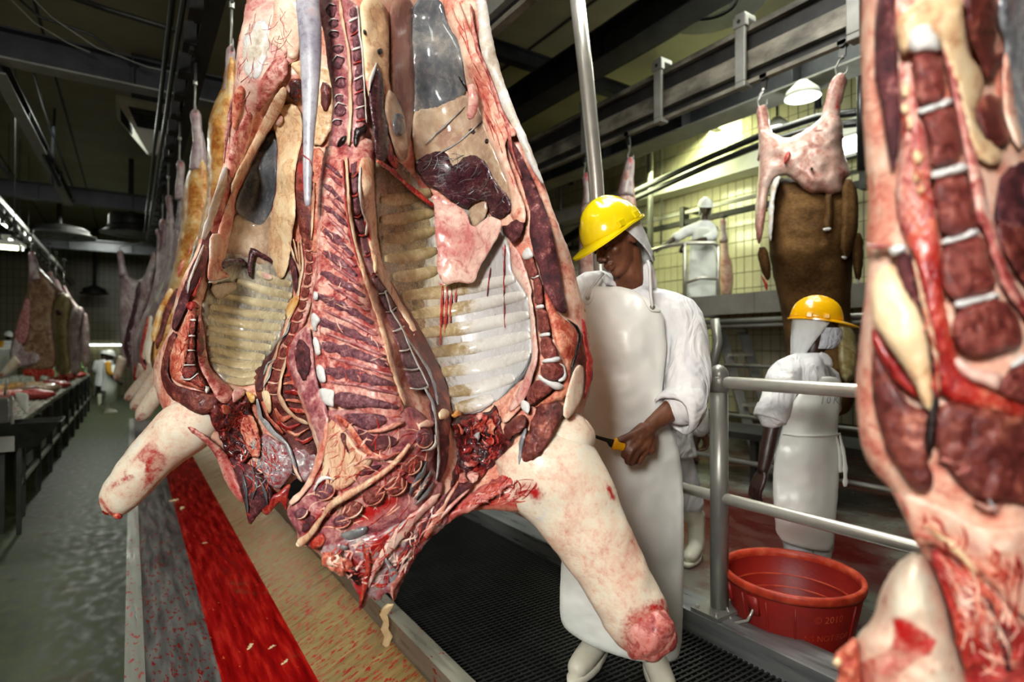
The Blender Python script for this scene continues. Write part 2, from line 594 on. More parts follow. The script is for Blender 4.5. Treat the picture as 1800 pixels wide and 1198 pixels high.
# scraps lying in the channel and the strip over the curb
M['scrap'] = surf('fat_scrap', [S(196, 168, 120), S(226, 204, 160)], scale=30, rough=0.35, bump=0.3, stain=None)
def scrap(px, py, z, l, w, rot, label):
    c = PZ(px, py, z)
    mb = MB()
    m_ = Matrix.Rotation(rot, 3, 'Z')
    rings = []
    for i in range(9):
        t = i / 8 * 2 - 1
        rr = math.sqrt(max(0.02, 1 - t * t)) * (0.8 + 0.35 * math.sin(i * 2.3 + px))
        rings.append([c + m_ @ Vector((t * l, math.cos(a) * w * rr + 0.3 * w * math.sin(t * 3 + px), (math.sin(a) * 0.35 + 0.35) * w * rr)) for a in [2 * math.pi * k / 8 for k in range(8)]])
    mb.loft(rings)
    tag(mb.build('fat_scrap', M['scrap'], None, True), label, 'scrap', 'fat scraps in the blood channel')
scrap(306, 880, ZC, 0.05, 0.026, 0.5, 'largest cream fat scrap in the channel below the left foreleg')
scrap(320, 893, ZC, 0.035, 0.02, 1.2, 'pale fat scrap just right of the largest one in the channel')
scrap(440, 1136, ZC, 0.03, 0.012, 0.9, 'small cream scrap in the near red channel')
scrap(478, 1137, ZC, 0.022, 0.009, 0.4, 'orange scrap right of the cream one in the near channel')
scrap(501, 1163, ZC, 0.026, 0.009, 0.8, 'narrow scrap nearest the bottom edge in the channel')
scrap(360, 954, ZC, 0.022, 0.008, 0.1, 'small white sliver floating in the red channel')
scrap(398, 838, 0.46, 0.02, 0.006, 0.6, 'yellow sliver on the olive side plate')

pts = FULL('686,1061 681,1068 674,1080 679,1092 676,1105 683,1118 678,1132 684,1140')
cz = PX(687, 1062, 0.965)
zc_ = px_of(cz)[2]
mb = MB()
rings = []
for i, (x, y) in enumerate(pts):
    c = P(x, y, zc_ - 0.012 - (0.003 * math.sin(i)))
    w_ = 1.5 * (0.010, 0.015, 0.012, 0.009, 0.012, 0.014, 0.012, 0.006)[i]
    rings.append([c + CR * (math.cos(a) * w_) + CF * (math.sin(a) * 0.004 + 0.003 * math.cos(a * 2 + i)) for a in [2 * math.pi * k / 10 for k in range(10)]])
mb.loft(rings)
tag(mb.build('tissue_strip', M['scrap'], None, True), 'limp cream strip of tissue hanging over the steel curb', 'scrap')
# ================================================================ handrail, overhead steel, lamps
RX = 2.20
def rail_y(px, py):
    return PX(px, py, RX).y
yp1 = PZ(1246, 1085, ZT).y
hr = thing('handrail', 'brushed stainless tube handrail along the raised floor beside the red bucket', 'handrail', (RX, yp1, ZT))
for yy in (yp1 - 2.1, yp1, yp1 + 2.1, yp1 + 4.2):
    p = MB().tube([(RX, yy, ZT + 0.03), (RX, yy, ZT + 1.06)], 0.040, 18).sphere((RX, yy, ZT + 1.065), (0.043, 0.043, 0.05), 18, 8).build('post', M['steel'], hr, True)
    q = MB().box((RX - 0.11, yy - 0.07, ZT + 0.013), (RX + 0.09, yy + 0.07, ZT + 0.03)).build('base_plate', M['steel'], p)
    for sx, sy in ((-0.09, -0.05), (-0.09, 0.05), (0.07, -0.05), (0.07, 0.05)):
        MB().tube([(RX + sx, yy + sy, ZT + 0.03), (RX + sx, yy + sy, ZT + 0.042)], 0.008, 6).build('bolt', M['steel_bright'], p)
    MB().lathe((RX, yy, ZT + 0.99), [(0.040, 0), (0.046, 0.01), (0.046, 0.06), (0.041, 0.075)], 18).build('collar', M['steel'], p, True)
for zz, r_ in ((ZT + 1.035, 0.027), (ZT + 0.52, 0.025)):
    MB().tube([(RX, -3.0, zz), (RX, yp1 + 4.3, zz)], r_, 16).build('rail', M['steel_bright'], hr, True)

# ---- line rail over the trough
LX, LZ = 0.42, 3.95
ln = thing('overhead_line', 'black overhead chain rail carrying the row of carcasses', 'rail', (LX, 5, LZ))
MB().box((LX - 0.05, -3.5, LZ - 0.02), (LX + 0.05, 14, LZ + 0.01)).box((LX - 0.01, -3.5, LZ), (LX + 0.01, 14, LZ + 0.16)).box((LX - 0.07, -3.5, LZ + 0.15), (LX + 0.07, 14, LZ + 0.18)).build('track', M['iron'], ln)
for i in range(26):
    yy = 1.6 + i * 0.48
    MB().box((LX - 0.13, yy, LZ - 0.02), (LX - 0.05, yy + 0.16, LZ + 0.13)).tube([(LX - 0.1, yy + 0.08, LZ + 0.05), (LX + 0.02, yy + 0.08, LZ + 0.05)], 0.05, 10).build('chain_link', M['iron'], ln)
for i in range(9):
    yy = 1.9 + i * 1.3
    MB().box((LX - 0.09, yy, LZ - 0.05), (LX - 0.065, yy + 0.09, LZ + 0.5)).box((LX - 0.11, yy, LZ + 0.40), (LX + 0.12, yy + 0.09, LZ + 0.5)).build('hanger', M['steel_dark'], ln)
for dx, dz in ((-0.17, -0.06), (-0.21, 0.10)):
    MB().tube([(LX + dx, -2 + 0.8 * i, LZ + dz + 0.02 * math.sin(i * 1.7)) for i in range(20)], 0.018, 8).build('hose', M['black_rubber'], ln, True)


def i_beam(name, a, b, h, w, label, mat, flange, cat='beam'):
    """I-beam between two points (bottom centre line)"""
    a, b = Vector(a), Vector(b)
    t = (b - a).normalized()
    s = t.cross(Vector((0, 0, 1))).normalized()
    root = thing(name, label, cat, (a + b) / 2)
    L_ = (b - a).length
    m_ = Matrix.Translation(a) @ Matrix(((t.x, s.x, 0, 0), (t.y, s.y, 0, 0), (0, 0, 1, 0), (0, 0, 0, 1)))
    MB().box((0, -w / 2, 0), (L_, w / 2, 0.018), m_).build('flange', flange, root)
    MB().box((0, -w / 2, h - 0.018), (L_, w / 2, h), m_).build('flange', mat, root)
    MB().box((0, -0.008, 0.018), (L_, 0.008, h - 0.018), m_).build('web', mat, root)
    n = int(L_ / 1.4)
    for i in range(1, n):
        MB().box((i * 1.4, -w / 2 + 0.01, 0.018), (i * 1.4 + 0.012, w / 2 - 0.01, h - 0.018), m_).build('stiffener', mat, root)
    return root


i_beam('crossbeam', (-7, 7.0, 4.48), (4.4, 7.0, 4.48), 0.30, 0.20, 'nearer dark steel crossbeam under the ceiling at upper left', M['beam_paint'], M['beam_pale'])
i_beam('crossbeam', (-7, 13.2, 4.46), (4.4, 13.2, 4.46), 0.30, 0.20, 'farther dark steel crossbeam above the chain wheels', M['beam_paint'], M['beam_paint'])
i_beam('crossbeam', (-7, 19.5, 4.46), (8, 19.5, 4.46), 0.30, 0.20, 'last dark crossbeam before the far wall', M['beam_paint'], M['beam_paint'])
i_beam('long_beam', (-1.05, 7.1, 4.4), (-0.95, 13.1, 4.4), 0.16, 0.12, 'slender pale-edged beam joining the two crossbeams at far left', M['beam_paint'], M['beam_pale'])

# pipe and cables at upper left
def cable(name, pts, r, mat, label, cat, z):
    n = []
    for (x, y), zz in zip(pts, z):
        n.append(P(x, y, zz))
    return tag(MB().tube(n, r, 8).build(name, mat, None, True), label, cat)
cable('ceiling_pipe', FULL('100,-14 190,17 260,38 346,64'), 0.028, M['steel_dark'], 'grey ceiling pipe running to the overhead line at top left', 'pipe', (5.2, 5.3, 5.45, 5.6))
MB_ = None
cable('pale_cable', FULL('40,-20 90,30 170,84 260,118 322,131'), 0.006, M['beam_pale'], 'lower pale cable sagging below the ceiling pipe', 'cable', (5.0, 5.2, 5.4, 5.6, 5.7))
cable('pale_cable', FULL('10,-10 60,40 120,76 158,92'), 0.006, M['beam_pale'], 'short pale cable at the upper left corner', 'cable', (5.0, 5.2, 5.35, 5.4))
cable('black_hose', FULL('-10,-40 70,30 160,60 200,90 246,118'), 0.012, M['black_rubber'], 'black hose drooping over the nearer crossbeam', 'hose', (5.0, 5.2, 5.4, 5.5, 5.6))
for k, (q, z0, z1, lab) in enumerate((('-6,110 40,190 104,326', 5.6, 8.2, 'wide grey brace slanting below the nearer crossbeam'), ('60,130 90,230 128,330', 6.5, 9.0, 'thin dark brace right of the wide grey one'), ('96,190 92,285 92,330', 8, 8.6, 'upright dark hanger bar among the ceiling braces'), ('-4,285 12,305 24,318', 8.2, 8.6, 'short brace stub at the left picture edge'))):
    pp = FULL(q)
    r_ = (0.035, 0.014, 0.018, 0.03)[k]
    tag(MB().tube([P(x, y, z0 + (z1 - z0) * i / (len(pp) - 1)) for i, (x, y) in enumerate(pp)], r_, 4).build('ceiling_brace', M['beam_paint'], None), lab, 'brace')

# ceiling air diffusers
M['vent_white'] = surf('vent_white', [S(190, 188, 176), S(214, 212, 200)], scale=4, rough=0.45, bump=0.03)
def diffuser(px, py, z, s, label):
    c = P(px, py, z)
    root = thing('air_diffuser', label, 'air vent', c)
    hi = [c + Vector((sx * s, sy * s, 0.28)) for sx, sy in ((-1, -1), (1, -1), (1, 1), (-1, 1))]
    lo = [c + Vector((sx * s * 0.12, sy * s * 0.12, -0.30)) for sx, sy in ((-1, -1), (1, -1), (1, 1), (-1, 1))]
    for k in range(4):
        a, b, d, e = hi[k], hi[(k + 1) % 4], lo[(k + 1) % 4], lo[k]
        def q(u, v):
            return (a * (1 - u) + b * u) * (1 - v) + (e * (1 - u) + d * u) * v
        n_ = (b - a).cross(e - a).normalized() * 0.02
        fr = MB()
        for (u0, u1, v0, v1) in ((0, 1, 0, 0.12), (0, 1, 0.50, 1), (0, 0.12, 0.12, 0.50), (0.88, 1, 0.12, 0.50)):
            p4 = [q(u0, v0), q(u1, v0), q(u1, v1), q(u0, v1)]
            fr.add(p4 + [x_ + n_ for x_ in p4], [(0, 1, 2, 3), (7, 6, 5, 4), (0, 4, 5, 1), (1, 5, 6, 2), (2, 6, 7, 3), (3, 7, 4, 0)])
        f_ = fr.build('face_frame', M['vent_white'], root)
        for j in range(7):
            v0 = 0.13 + j * 0.053
            p4 = [q(0.12, v0), q(0.88, v0), q(0.88, v0 + 0.03), q(0.12, v0 + 0.03)]
            p4 = [p4[0], p4[1], p4[2] - n_ * 0 , p4[3]]
            MB().add(p4 + [x_ + n_ * 1.2 for x_ in p4], [(0, 1, 2, 3), (7, 6, 5, 4), (0, 4, 5, 1), (1, 5, 6, 2), (2, 6, 7, 3), (3, 7, 4, 0)]).build('louvre', M['iron'], f_)
    MB().box(c + Vector((-s, -s, 0.28)), c + Vector((s, s, 0.32))).build('top_plate', M['vent_white'], root)
    MB().box(c + Vector((-s * 0.6, -s * 0.6, 0.32)), (c.x + s * 0.6, c.y + s * 0.6, 5.99)).build('duct', M['beam_paint'], root)
    return root
diffuser(268, 236, 8.4, 0.44, 'white four-sided air diffuser with black louvres left of the carcass row')
diffuser(258, 338, 16.0, 0.42, 'smaller distant white air diffuser behind the farther crossbeam')


def chain_wheel(px, py, z, r, label, hub=0.4):
    c = P(px, py, z)
    root = thing('chain_wheel', label, 'chain wheel', c, 'horizontal chain wheels')
    MB().lathe(c, [(r * 0.5, 0.0), (r, 0.0), (r, 0.03), (r * 0.92, 0.05), (r * 0.5, 0.05), (r * 0.5, 0.0)], 40, False).build('rim', M['steel_dark'], root, False)
    MB().lathe(c, [(r * 0.80, 0.05), (r * 0.80, 0.16), (r * 0.7, 0.2), (r * 0.6, 0.2), (r * 0.6, 0.05)], 40, False).build('drum', M['iron'], root, False)
    MB().lathe(c, [(0.04, 0.0), (r * 0.5 * hub * 2, 0.02), (r * 0.45, 0.24), (0.06, 0.3)], 30).build('hub', M['steel_dark'], root, False)
    for k in range(6):
        a = k * math.pi / 3
        MB().tube([c + Vector((0.05 * math.cos(a), 0.05 * math.sin(a), 0.03)), c + Vector((r * 0.55 * math.cos(a), r * 0.55 * math.sin(a), 0.03))], 0.02, 6).build('spoke', M['iron'], root)
    MB().tube([c + Vector((0, 0, 0.2)), Vector((c.x, c.y, 5.98))], 0.05, 10).build('shaft', M['iron'], root)
    return root
chain_wheel(104, 415, 13.5, 0.72, 'left of the two large chain wheels above the far table')
chain_wheel(230, 412, 12.6, 0.57, 'right large chain wheel with tall grey drum beside the carcass row', 0.85)
MB().lathe(P(230, 412, 12.6), [(0.41, 0.05), (0.41, 0.40), (0.39, 0.43), (0.1, 0.43)], 30).build('drum_casing', M['steel_dark'], bpy.data.objects['chain_wheel.001'], False)
chain_wheel(166, 516, 20.0, 0.42, 'smallest distant chain wheel near the far wall', 0.7)
chain_wheel(1247, 10, 6.0, 0.56, 'large round chain wheel under the ceiling above the right rail', 0.6)


# ---- right rails
def hang_rail(x, z, y0, y1, label, ys, mats):
    root = thing('conveyor_rail', label, 'rail', (x, (y0 + y1) / 2, z))
    MB().box((x - 0.03, y0, z), (x + 0.03, y1, z + 0.035)).build('lower_flange', mats[0], root)
    MB().box((x - 0.02, y0, z + 0.13), (x + 0.03, y1, z + 0.30)).build('side_plate', mats[1], root)
    MB().box((x - 0.03, y0, z + 0.47), (x + 0.03, y1, z + 0.52)).build('upper_flange', mats[1], root)
    MB().box((x + 0.03, y0, z + 0.03), (x + 0.06, y1, z + 0.48)).build('back_plate', M['iron'], root)
    for yy in ys:
        b = MB()
        b.box((x - 0.09, yy - 0.05, z + 0.02), (x - 0.055, yy + 0.05, z + 0.60))
        b.box((x - 0.09, yy - 0.05, z - 0.03), (x + 0.02, yy + 0.05, z + 0.02))
        b.box((x - 0.09, yy - 0.05, z + 0.58), (x + 0.08, yy + 0.05, z + 0.63))
        b.box((x - 0.10, yy - 0.065, z + 0.50), (x - 0.05, yy + 0.065, z + 0.60))
        bevel(b.build('bracket', M['beam_pale'], root), 0.008)
        MB().tube([(x - 0.105, yy, z + 0.55), (x - 0.05, yy, z + 0.55)], 0.02, 6).build('bolt', M['iron'], root)
    return root
yb1, yb2, yb3 = PX(1160, 200, 4.50).y, PX(1305, 140, 4.50).y, PX(1030, 262, 4.50).y
hang_rail(4.55, 4.16, -1.0, 16.0, 'scuffed pale conveyor rail with clamp brackets over the hide-on carcass', (yb2 - (yb1 - yb2), yb2, yb1, yb3, yb3 + 2.4), (M['rail_paint'], M['rail_paint']))
hang_rail(2.02, 3.95, 0.8, 16.0, 'dirty cream conveyor rail behind the front carcass at top centre', (PX(935, 20, 1.95).y, 4.3), (M['rail_paint'], M['beam_pale']))
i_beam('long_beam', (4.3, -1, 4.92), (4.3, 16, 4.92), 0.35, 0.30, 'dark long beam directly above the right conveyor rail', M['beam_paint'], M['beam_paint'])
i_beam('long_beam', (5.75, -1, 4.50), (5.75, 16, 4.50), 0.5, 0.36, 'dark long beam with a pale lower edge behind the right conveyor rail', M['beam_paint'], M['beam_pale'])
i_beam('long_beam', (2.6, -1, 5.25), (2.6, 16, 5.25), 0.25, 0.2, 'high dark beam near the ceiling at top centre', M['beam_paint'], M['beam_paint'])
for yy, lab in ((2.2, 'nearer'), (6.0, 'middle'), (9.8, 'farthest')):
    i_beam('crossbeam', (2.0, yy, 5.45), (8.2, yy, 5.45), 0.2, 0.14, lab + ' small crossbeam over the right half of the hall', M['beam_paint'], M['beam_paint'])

# bright stainless pole behind the yellow helmet
tag(MB().tube([P(1008, -60, 3.05), P(1030, 130, 3.05), P(1047, 310, 3.05), P(1062, 560, 3.05), P(1074, 1000, 3.05)], 0.040, 18).build('steel_pole', M['steel_bright'], None, True), 'bright stainless pole rising behind the yellow helmet', 'pole')


# ---- lamps
def lamp_light(root, loc, target, sx, sy, power, color):
    o = area_light('lamp_glow', loc, target, sx, power, color, sy)
    o.parent = root
    o.location = Vector(loc) - root.location
    return o
def tube_lamp(c, d, l, label, mat='tube', w=0.07, group=None):
    """ceiling batten: d = direction of the tube"""
    c, d = Vector(c), Vector(d).normalized()
    root = thing('fluorescent_lamp', label, 'lamp', c, group)
    s = d.cross(Vector((0, 0, 1))).normalized()
    m_ = Matrix.Translation(c) @ Matrix(((d.x, s.x, 0, 0), (d.y, s.y, 0, 0), (d.z, 0, 1, 0), (0, 0, 0, 1)))
    MB().box((-l / 2, -w, 0.03), (l / 2, w, 0.09), m_).build('housing', M['white_plastic'], root)
    MB().tube([c - d * l / 2, c + d * l / 2], 0.028, 10).build('tube', M[mat], root)
    if c.y >= 24:
        MB().box((c.x - 0.05, c.y, c.z + 0.03), (c.x + 0.05, 26.0, c.z + 0.08)).build('bracket', M['white_plastic'], root)
    if c.y < 24:
        for e in (-0.35, 0.35):
            h_ = c + d * (l * e)
            MB().tube([h_ + Vector((0, 0, 0.08)), Vector((h_.x, h_.y, 5.99))], 0.006, 6).build('suspension_rod', M['iron'], root)
    for e in (-1, 1):
        MB().box((e * l / 2 - 0.02, -0.035, -0.03), (e * l / 2 + 0.02, 0.035, 0.03), m_).build('end_cap', M['white_plastic'], root)
    return root
tube_lamp(P(25, 430, 11.0), (0.05, 1, 0), 1.3, 'brightest fluorescent lamp at the left picture edge')
tube_lamp(P(41, 412, 12.0), (0.05, 1, 0), 1.4, 'fluorescent lamp behind the brightest one at left')
tube_lamp(P(6, 393, 12.0), (0.05, 1, 0), 1.3, 'dim upper fluorescent lamp at the left edge')
tube_lamp(P(1, 434, 7.6), (1, 0.1, 0), 0.4, 'small yellow lamp cut by the left picture edge', 'tube_warm')
tube_lamp(P(174, 606, 20.9), (1, 0.0, 0), 0.95, 'longer fluorescent tube low on the far wall', w=0.05)
tube_lamp(P(206, 606, 21.1), (1, 0.0, 0), 0.5, 'shorter fluorescent tube low on the far wall beside the carcass row', w=0.05)

def dish_lamp(c, r, label, power):
    root = thing('dish_lamp', label, 'lamp', c)
    MB().lathe(c, [(r * 0.3, 0.16), (r * 0.9, 0.06), (r, 0.0), (r * 0.97, -0.005), (r * 0.86, 0.045), (r * 0.28, 0.13)], 30, False).build('reflector', M['white_plastic'], root, True)
    MB().lathe(c, [(0.01, 0.0), (r * 0.9, 0.0), (r * 0.86, 0.035), (0.01, 0.05)], 30).build('diffuser', M['tube'], root, True)
    MB().tube([Vector(c) + Vector((0, 0, 0.1)), (c[0], c[1], 4.495 if c[2] < 4.5 and c[0] < 6 else 5.99)], 0.015, 8).build('stem', M['iron'], root)
    d = bpy.data.lights.new('lamp_glow', 'POINT')
    d.energy = power
    d.shadow_soft_size = 0.1
    d.color = (0.97, 1, 0.95)
    o = bpy.data.objects.new('lamp_glow', d)
    COL.objects.link(o)
    o.parent = root
    o.location = (0, 0, -0.12)
    return root
dish_lamp(P(1411, 171, 5.70), 0.17, 'bright oval lamp under the beam above the hide-on carcass', 25)
dish_lamp(P(1366, 226, 8.0), 0.17, 'smaller bright lamp between the hide-on carcass hind legs', 8)
# bright lamp box behind the hide carcass
c = P(1500, 255, 7.0)
root = thing('fluorescent_lamp', 'wide bright lamp box at right behind the hide-on carcass', 'lamp', c)
MB().box(c + Vector((-0.04, -0.75, -0.10)), c + Vector((0.02, 0.75, 0.11))).build('diffuser', M['tube'], root)
MB().box(c + Vector((-0.03, -0.80, 0.11)), c + Vector((0.10, 0.80, 0.15))).box(c + Vector((-0.03, -0.80, -0.14)), c + Vector((0.10, 0.80, -0.10))).box(c + Vector((0.02, -0.80, -0.10)), c + Vector((0.10, 0.80, 0.11))).build('housing', M['beam_pale'], root)
for dy in (-0.5, 0.5):
    MB().tube([c + Vector((0.05, dy, 0.14)), Vector((c.x + 0.05, c.y + dy, 5.99))], 0.008, 6).build('suspension_rod', M['iron'], root)

# ---- services along the right wall
yb = 4.0
tag(MB().box((7.75, 1.0, 4.52), (8.1, 14.0, 4.80)).build('wall_duct', M['white_plastic'], None), 'pale duct running along the right wall above the worker on the platform', 'duct')
wr = thing('wall_rail', 'dark clamped rail low along the tiled wall behind the white-capped worker', 'rail', (7.6, 6, 4.0))
MB().box((7.58, 1.0, 4.02), (7.64, 14.0, 4.07)).build('track', M['steel'], wr)
MB().box((7.57, 1.0, 3.84), (7.65, 14.0, 3.92)).build('track', M['iron'], wr)
for yy in (3.4, 4.8, 6.2, 7.6, 9.0):
    MB().box((7.55, yy, 3.80), (7.70, yy + 0.08, 4.14)).box((7.66, yy, 4.06), (8.2, yy + 0.06, 4.12)).build('clamp', M['steel_dark'], wr)
for k, (dz, lab) in enumerate(((0.0, 'upper'), (-0.14, 'lower'))):
    q = [PX(975, 430 + 8 * k, 6.9), PX(1120, 335 + 12 * k, 6.9), PX(1250, 275 + 14 * k, 6.8), PX(1345, 235 + 16 * k, 6.7), PX(1440, 205 + 18 * k, 6.6), PX(1560, 190 + 20 * k, 6.5)]
    tag(MB().tube(q, 0.045, 12).build('wall_hose', M['black_rubber'], None, True), lab + ' glossy black hose crossing the tiled wall diagonally', 'hose')
for px_, y0, y1, xx, r_, lab in ((1143, 300, 470, 7.3, 0.05, 'upright galvanised pipe left of the white-capped worker'), (1162, 285, 430, 8.0, 0.02, 'thin upright conduit beside the galvanised pipe'), (985, 250, 420, 7.9, 0.04, 'pale upright pipe just left of the yellow helmet'), (1515, 150, 300, 6.3, 0.05, 'dark upright pipe at the edge of the blurred carcass'), (1438, 90, 190, 6.4, 0.04, 'dark upright hanger between the hide-on carcass hocks')):
    a, b = PX(px_, y0, xx), PX(px_, y1, xx)
    tag(MB().tube([Vector((a.x, a.y, 5.98)), Vector((a.x, a.y, b.z))], r_, 12).build('upright_pipe', M['steel'] if px_ < 1200 else M['black_rubber'], None, True), lab, 'pipe')
# ================================================================ flesh
BLOOD = S(168, 14, 14)
def flesh(name, cols, scale=14, stretch=(1, 1, 1), rot=(0, 0, 0), rough=0.34, bump=0.35, bscale=None, coat=0.12, stain=BLOOD, stain2=None,
          dist=0.0, detail=4, fine=4.5, mix=0.42, spec=0.45, vein=None, vw=0.03, contrast=1.6, **k):
    """wet flesh: coarse and fine noise through a colour ramp, blood carried by vertex attributes, fine relief"""
    m, nt, b = _mat(name)
    L = nt.links.new
    def math_(op, a_, b_):
        n_ = nt.nodes.new('ShaderNodeMath')
        n_.operation = op
        for i, v in enumerate((a_, b_)):
            if isinstance(v, (int, float)):
                n_.inputs[i].default_value = v
            else:
                L(v, n_.inputs[i])
        return n_.outputs[0]
    tc = nt.nodes.new('ShaderNodeTexCoord')
    mp = nt.nodes.new('ShaderNodeMapping')
    mp.inputs['Scale'].default_value = stretch
    mp.inputs['Rotation'].default_value = rot
    L(tc.outputs['Object'], mp.inputs['Vector'])
    n1 = nt.nodes.new('ShaderNodeTexNoise')
    n1.inputs['Scale'].default_value = scale
    n1.inputs['Detail'].default_value = 3
    n1.inputs['Distortion'].default_value = dist
    L(mp.outputs['Vector'], n1.inputs['Vector'])
    n2 = nt.nodes.new('ShaderNodeTexNoise')
    n2.inputs['Scale'].default_value = min(220, scale * fine)
    n2.inputs['Detail'].default_value = detail
    n2.inputs['Roughness'].default_value = 0.7
    n2.inputs['Distortion'].default_value = dist * 0.5
    L(mp.outputs['Vector'], n2.inputs['Vector'])
    f = math_('ADD', math_('MULTIPLY', n1.outputs['Fac'], 1 - mix), math_('MULTIPLY', n2.outputs['Fac'], mix))
    f = math_('ADD', math_('MULTIPLY', math_('SUBTRACT', f, 0.5), contrast), 0.5)
    if len(cols[0]) == 3:
        cols = [(0.28 + 0.44 * i / max(1, len(cols) - 1), c) for i, c in enumerate(cols)]
    rp = _ramp(nt, cols)
    L(f, rp.inputs['Fac'])
    col = rp.outputs['Color']
    if vein is not None:                             # thin wandering vessels
        rid = math_('ABSOLUTE', math_('SUBTRACT', n1.outputs['Fac'], 0.46), 0.0)
        rid = math_('ADD', rid, math_('MULTIPLY', n2.outputs['Fac'], 0.05))
        mr = nt.nodes.new('ShaderNodeMapRange')
        mr.interpolation_type = 'SMOOTHSTEP'
        mr.inputs['From Min'].default_value = 0.02 + vw
        mr.inputs['From Max'].default_value = 0.018
        L(rid, mr.inputs['Value'])
        mx = nt.nodes.new('ShaderNodeMix')
        mx.data_type = 'RGBA'
        L(math_('MULTIPLY', mr.outputs['Result'], math_('MULTIPLY', n2.outputs['Fac'], 0.9)), mx.inputs['Factor'])
        L(col, mx.inputs['A'])
        mx.inputs['B'].default_value = (*vein, 1)
        col = mx.outputs['Result']
    for att, sc in (('stain2', stain2), ('stain', stain)):
        if sc is None:
            continue
        at = nt.nodes.new('ShaderNodeAttribute')
        at.attribute_name = att
        v = math_('ADD', at.outputs['Fac'], math_('MULTIPLY', math_('SUBTRACT', f, 0.5), 1.6))
        mr = nt.nodes.new('ShaderNodeMapRange')
        mr.interpolation_type = 'SMOOTHSTEP'
        mr.inputs['From Min'].default_value = 0.22
        mr.inputs['From Max'].default_value = 0.85
        L(v, mr.inputs['Value'])
        mt = math_('MULTIPLY', mr.outputs['Result'], math_('GREATER_THAN', at.outputs['Fac'], 0.001))
        mx = nt.nodes.new('ShaderNodeMix')
        mx.data_type = 'RGBA'
        L(mt, mx.inputs['Factor'])
        L(col, mx.inputs['A'])
        mx.inputs['B'].default_value = (*sc, 1)
        col = mx.outputs['Result']
    L(col, b.inputs['Base Color'])
    r2 = nt.nodes.new('ShaderNodeMapRange')
    r2.inputs['From Min'].default_value = 0.3
    r2.inputs['From Max'].default_value = 0.7
    r2.inputs['To Min'].default_value = max(0.08, rough - 0.12)
    r2.inputs['To Max'].default_value = min(1, rough + 0.2)
    L(n2.outputs['Fac'], r2.inputs['Value'])
    L(r2.outputs['Result'], b.inputs['Roughness'])
    b.inputs['Specular IOR Level'].default_value = spec
    b.inputs['Coat Weight'].default_value = coat
    b.inputs['Coat Roughness'].default_value = 0.15
    if bump:
        bp = nt.nodes.new('ShaderNodeBump')
        bp.inputs['Strength'].default_value = min(1, bump * 1.3)
        bp.inputs['Distance'].default_value = 0.006
        L(f, bp.inputs['Height'])
        L(bp.outputs['Normal'], b.inputs['Normal'])
    return m
M['fat'] = flesh('fat_pink', [(0.22, S(168, 70, 62)), (0.38, S(206, 132, 112)), (0.52, S(224, 176, 152)), (0.70, S(236, 208, 186)), (0.85, S(240, 226, 208))], scale=13, dist=0.6, vein=S(150, 34, 30))
M['fat_red'] = flesh('fat_streaked_red', [(0.24, S(112, 22, 26)), (0.40, S(160, 72, 68)), (0.52, S(196, 128, 116)), (0.66, S(216, 172, 156)), (0.82, S(230, 204, 190))], scale=24, dist=1.0, vein=S(150, 34, 30))
M['fat_cream'] = flesh('fat_cream', [(0.30, S(206, 160, 118)), (0.48, S(226, 194, 150)), (0.68, S(238, 216, 178))], scale=14, vein=S(150, 34, 30))
M['fat_white'] = flesh('fat_white', [(0.16, S(196, 112, 98)), (0.32, S(218, 174, 152)), (0.48, S(226, 204, 180)), (0.62, S(228, 220, 198)), (0.80, S(206, 206, 204))], scale=7, bump=0.4, fine=8, mix=0.45, dist=0.35, vein=S(206, 132, 116), vw=0.012, stain2=S(186, 40, 32))
M['fat_orange'] = flesh('fat_orange', [(0.26, S(140, 40, 30)), (0.42, S(186, 88, 66)), (0.56, S(212, 134, 106)), (0.74, S(228, 178, 148))], scale=34, bump=0.6, vein=S(150, 34, 30))
M['fat_yellow'] = flesh('fat_yellow', [(0.28, S(168, 92, 34)), (0.44, S(204, 146, 74)), (0.60, S(222, 184, 122)), (0.75, S(226, 204, 170))], scale=9, vein=S(150, 34, 30))
M['muscle_dark'] = flesh('muscle_dark', [(0.24, S(40, 14, 22)), (0.44, S(74, 26, 34)), (0.60, S(98, 42, 46)), (0.72, S(140, 84, 82)), (0.84, S(190, 150, 142))], scale=40, bump=0.7, rough=0.5, coat=0.0, contrast=2.0)
M['muscle_brown'] = flesh('muscle_brown', [(0.28, S(54, 18, 16)), (0.48, S(96, 38, 34)), (0.62, S(128, 64, 52)), (0.78, S(188, 118, 96))], scale=26, bump=0.8, bscale=60)
M['muscle_red'] = flesh('muscle_red', [(0.28, S(104, 14, 18)), (0.46, S(150, 34, 34)), (0.62, S(184, 70, 62)), (0.78, S(214, 140, 122))], scale=22, bump=0.6)
M['muscle_pale'] = flesh('muscle_pale', [(0.24, S(92, 34, 44)), (0.40, S(140, 74, 80)), (0.54, S(176, 116, 114)), (0.68, S(200, 156, 148)), (0.82, S(220, 190, 178))], scale=26, dist=1.0, vein=S(150, 34, 30))
M['bone'] = flesh('porous_bone', [(0.30, S(84, 28, 24)), (0.48, S(118, 50, 44)), (0.62, S(140, 70, 60)), (0.82, S(176, 110, 96))], scale=90, bump=0.7, bscale=150, detail=3, coat=0.1, stain=None)
M['bone_purple'] = flesh('porous_bone_purple', [(0.30, S(72, 34, 46)), (0.48, S(104, 56, 66)), (0.62, S(132, 84, 90)), (0.82, S(176, 128, 128))], scale=90, bump=0.7, bscale=150, detail=3, coat=0.1, stain=None)
M['cartilage'] = flesh('cartilage', [S(196, 196, 196), S(222, 220, 214)], scale=10, bump=0.1, rough=0.25)
M['pearl'] = flesh('pearly_skin', [(0.26, S(176, 160, 140)), (0.44, S(204, 196, 182)), (0.60, S(210, 212, 212)), (0.8, S(224, 224, 218))], scale=9, bump=0.3, rough=0.2, coat=0.3, dist=0.8)
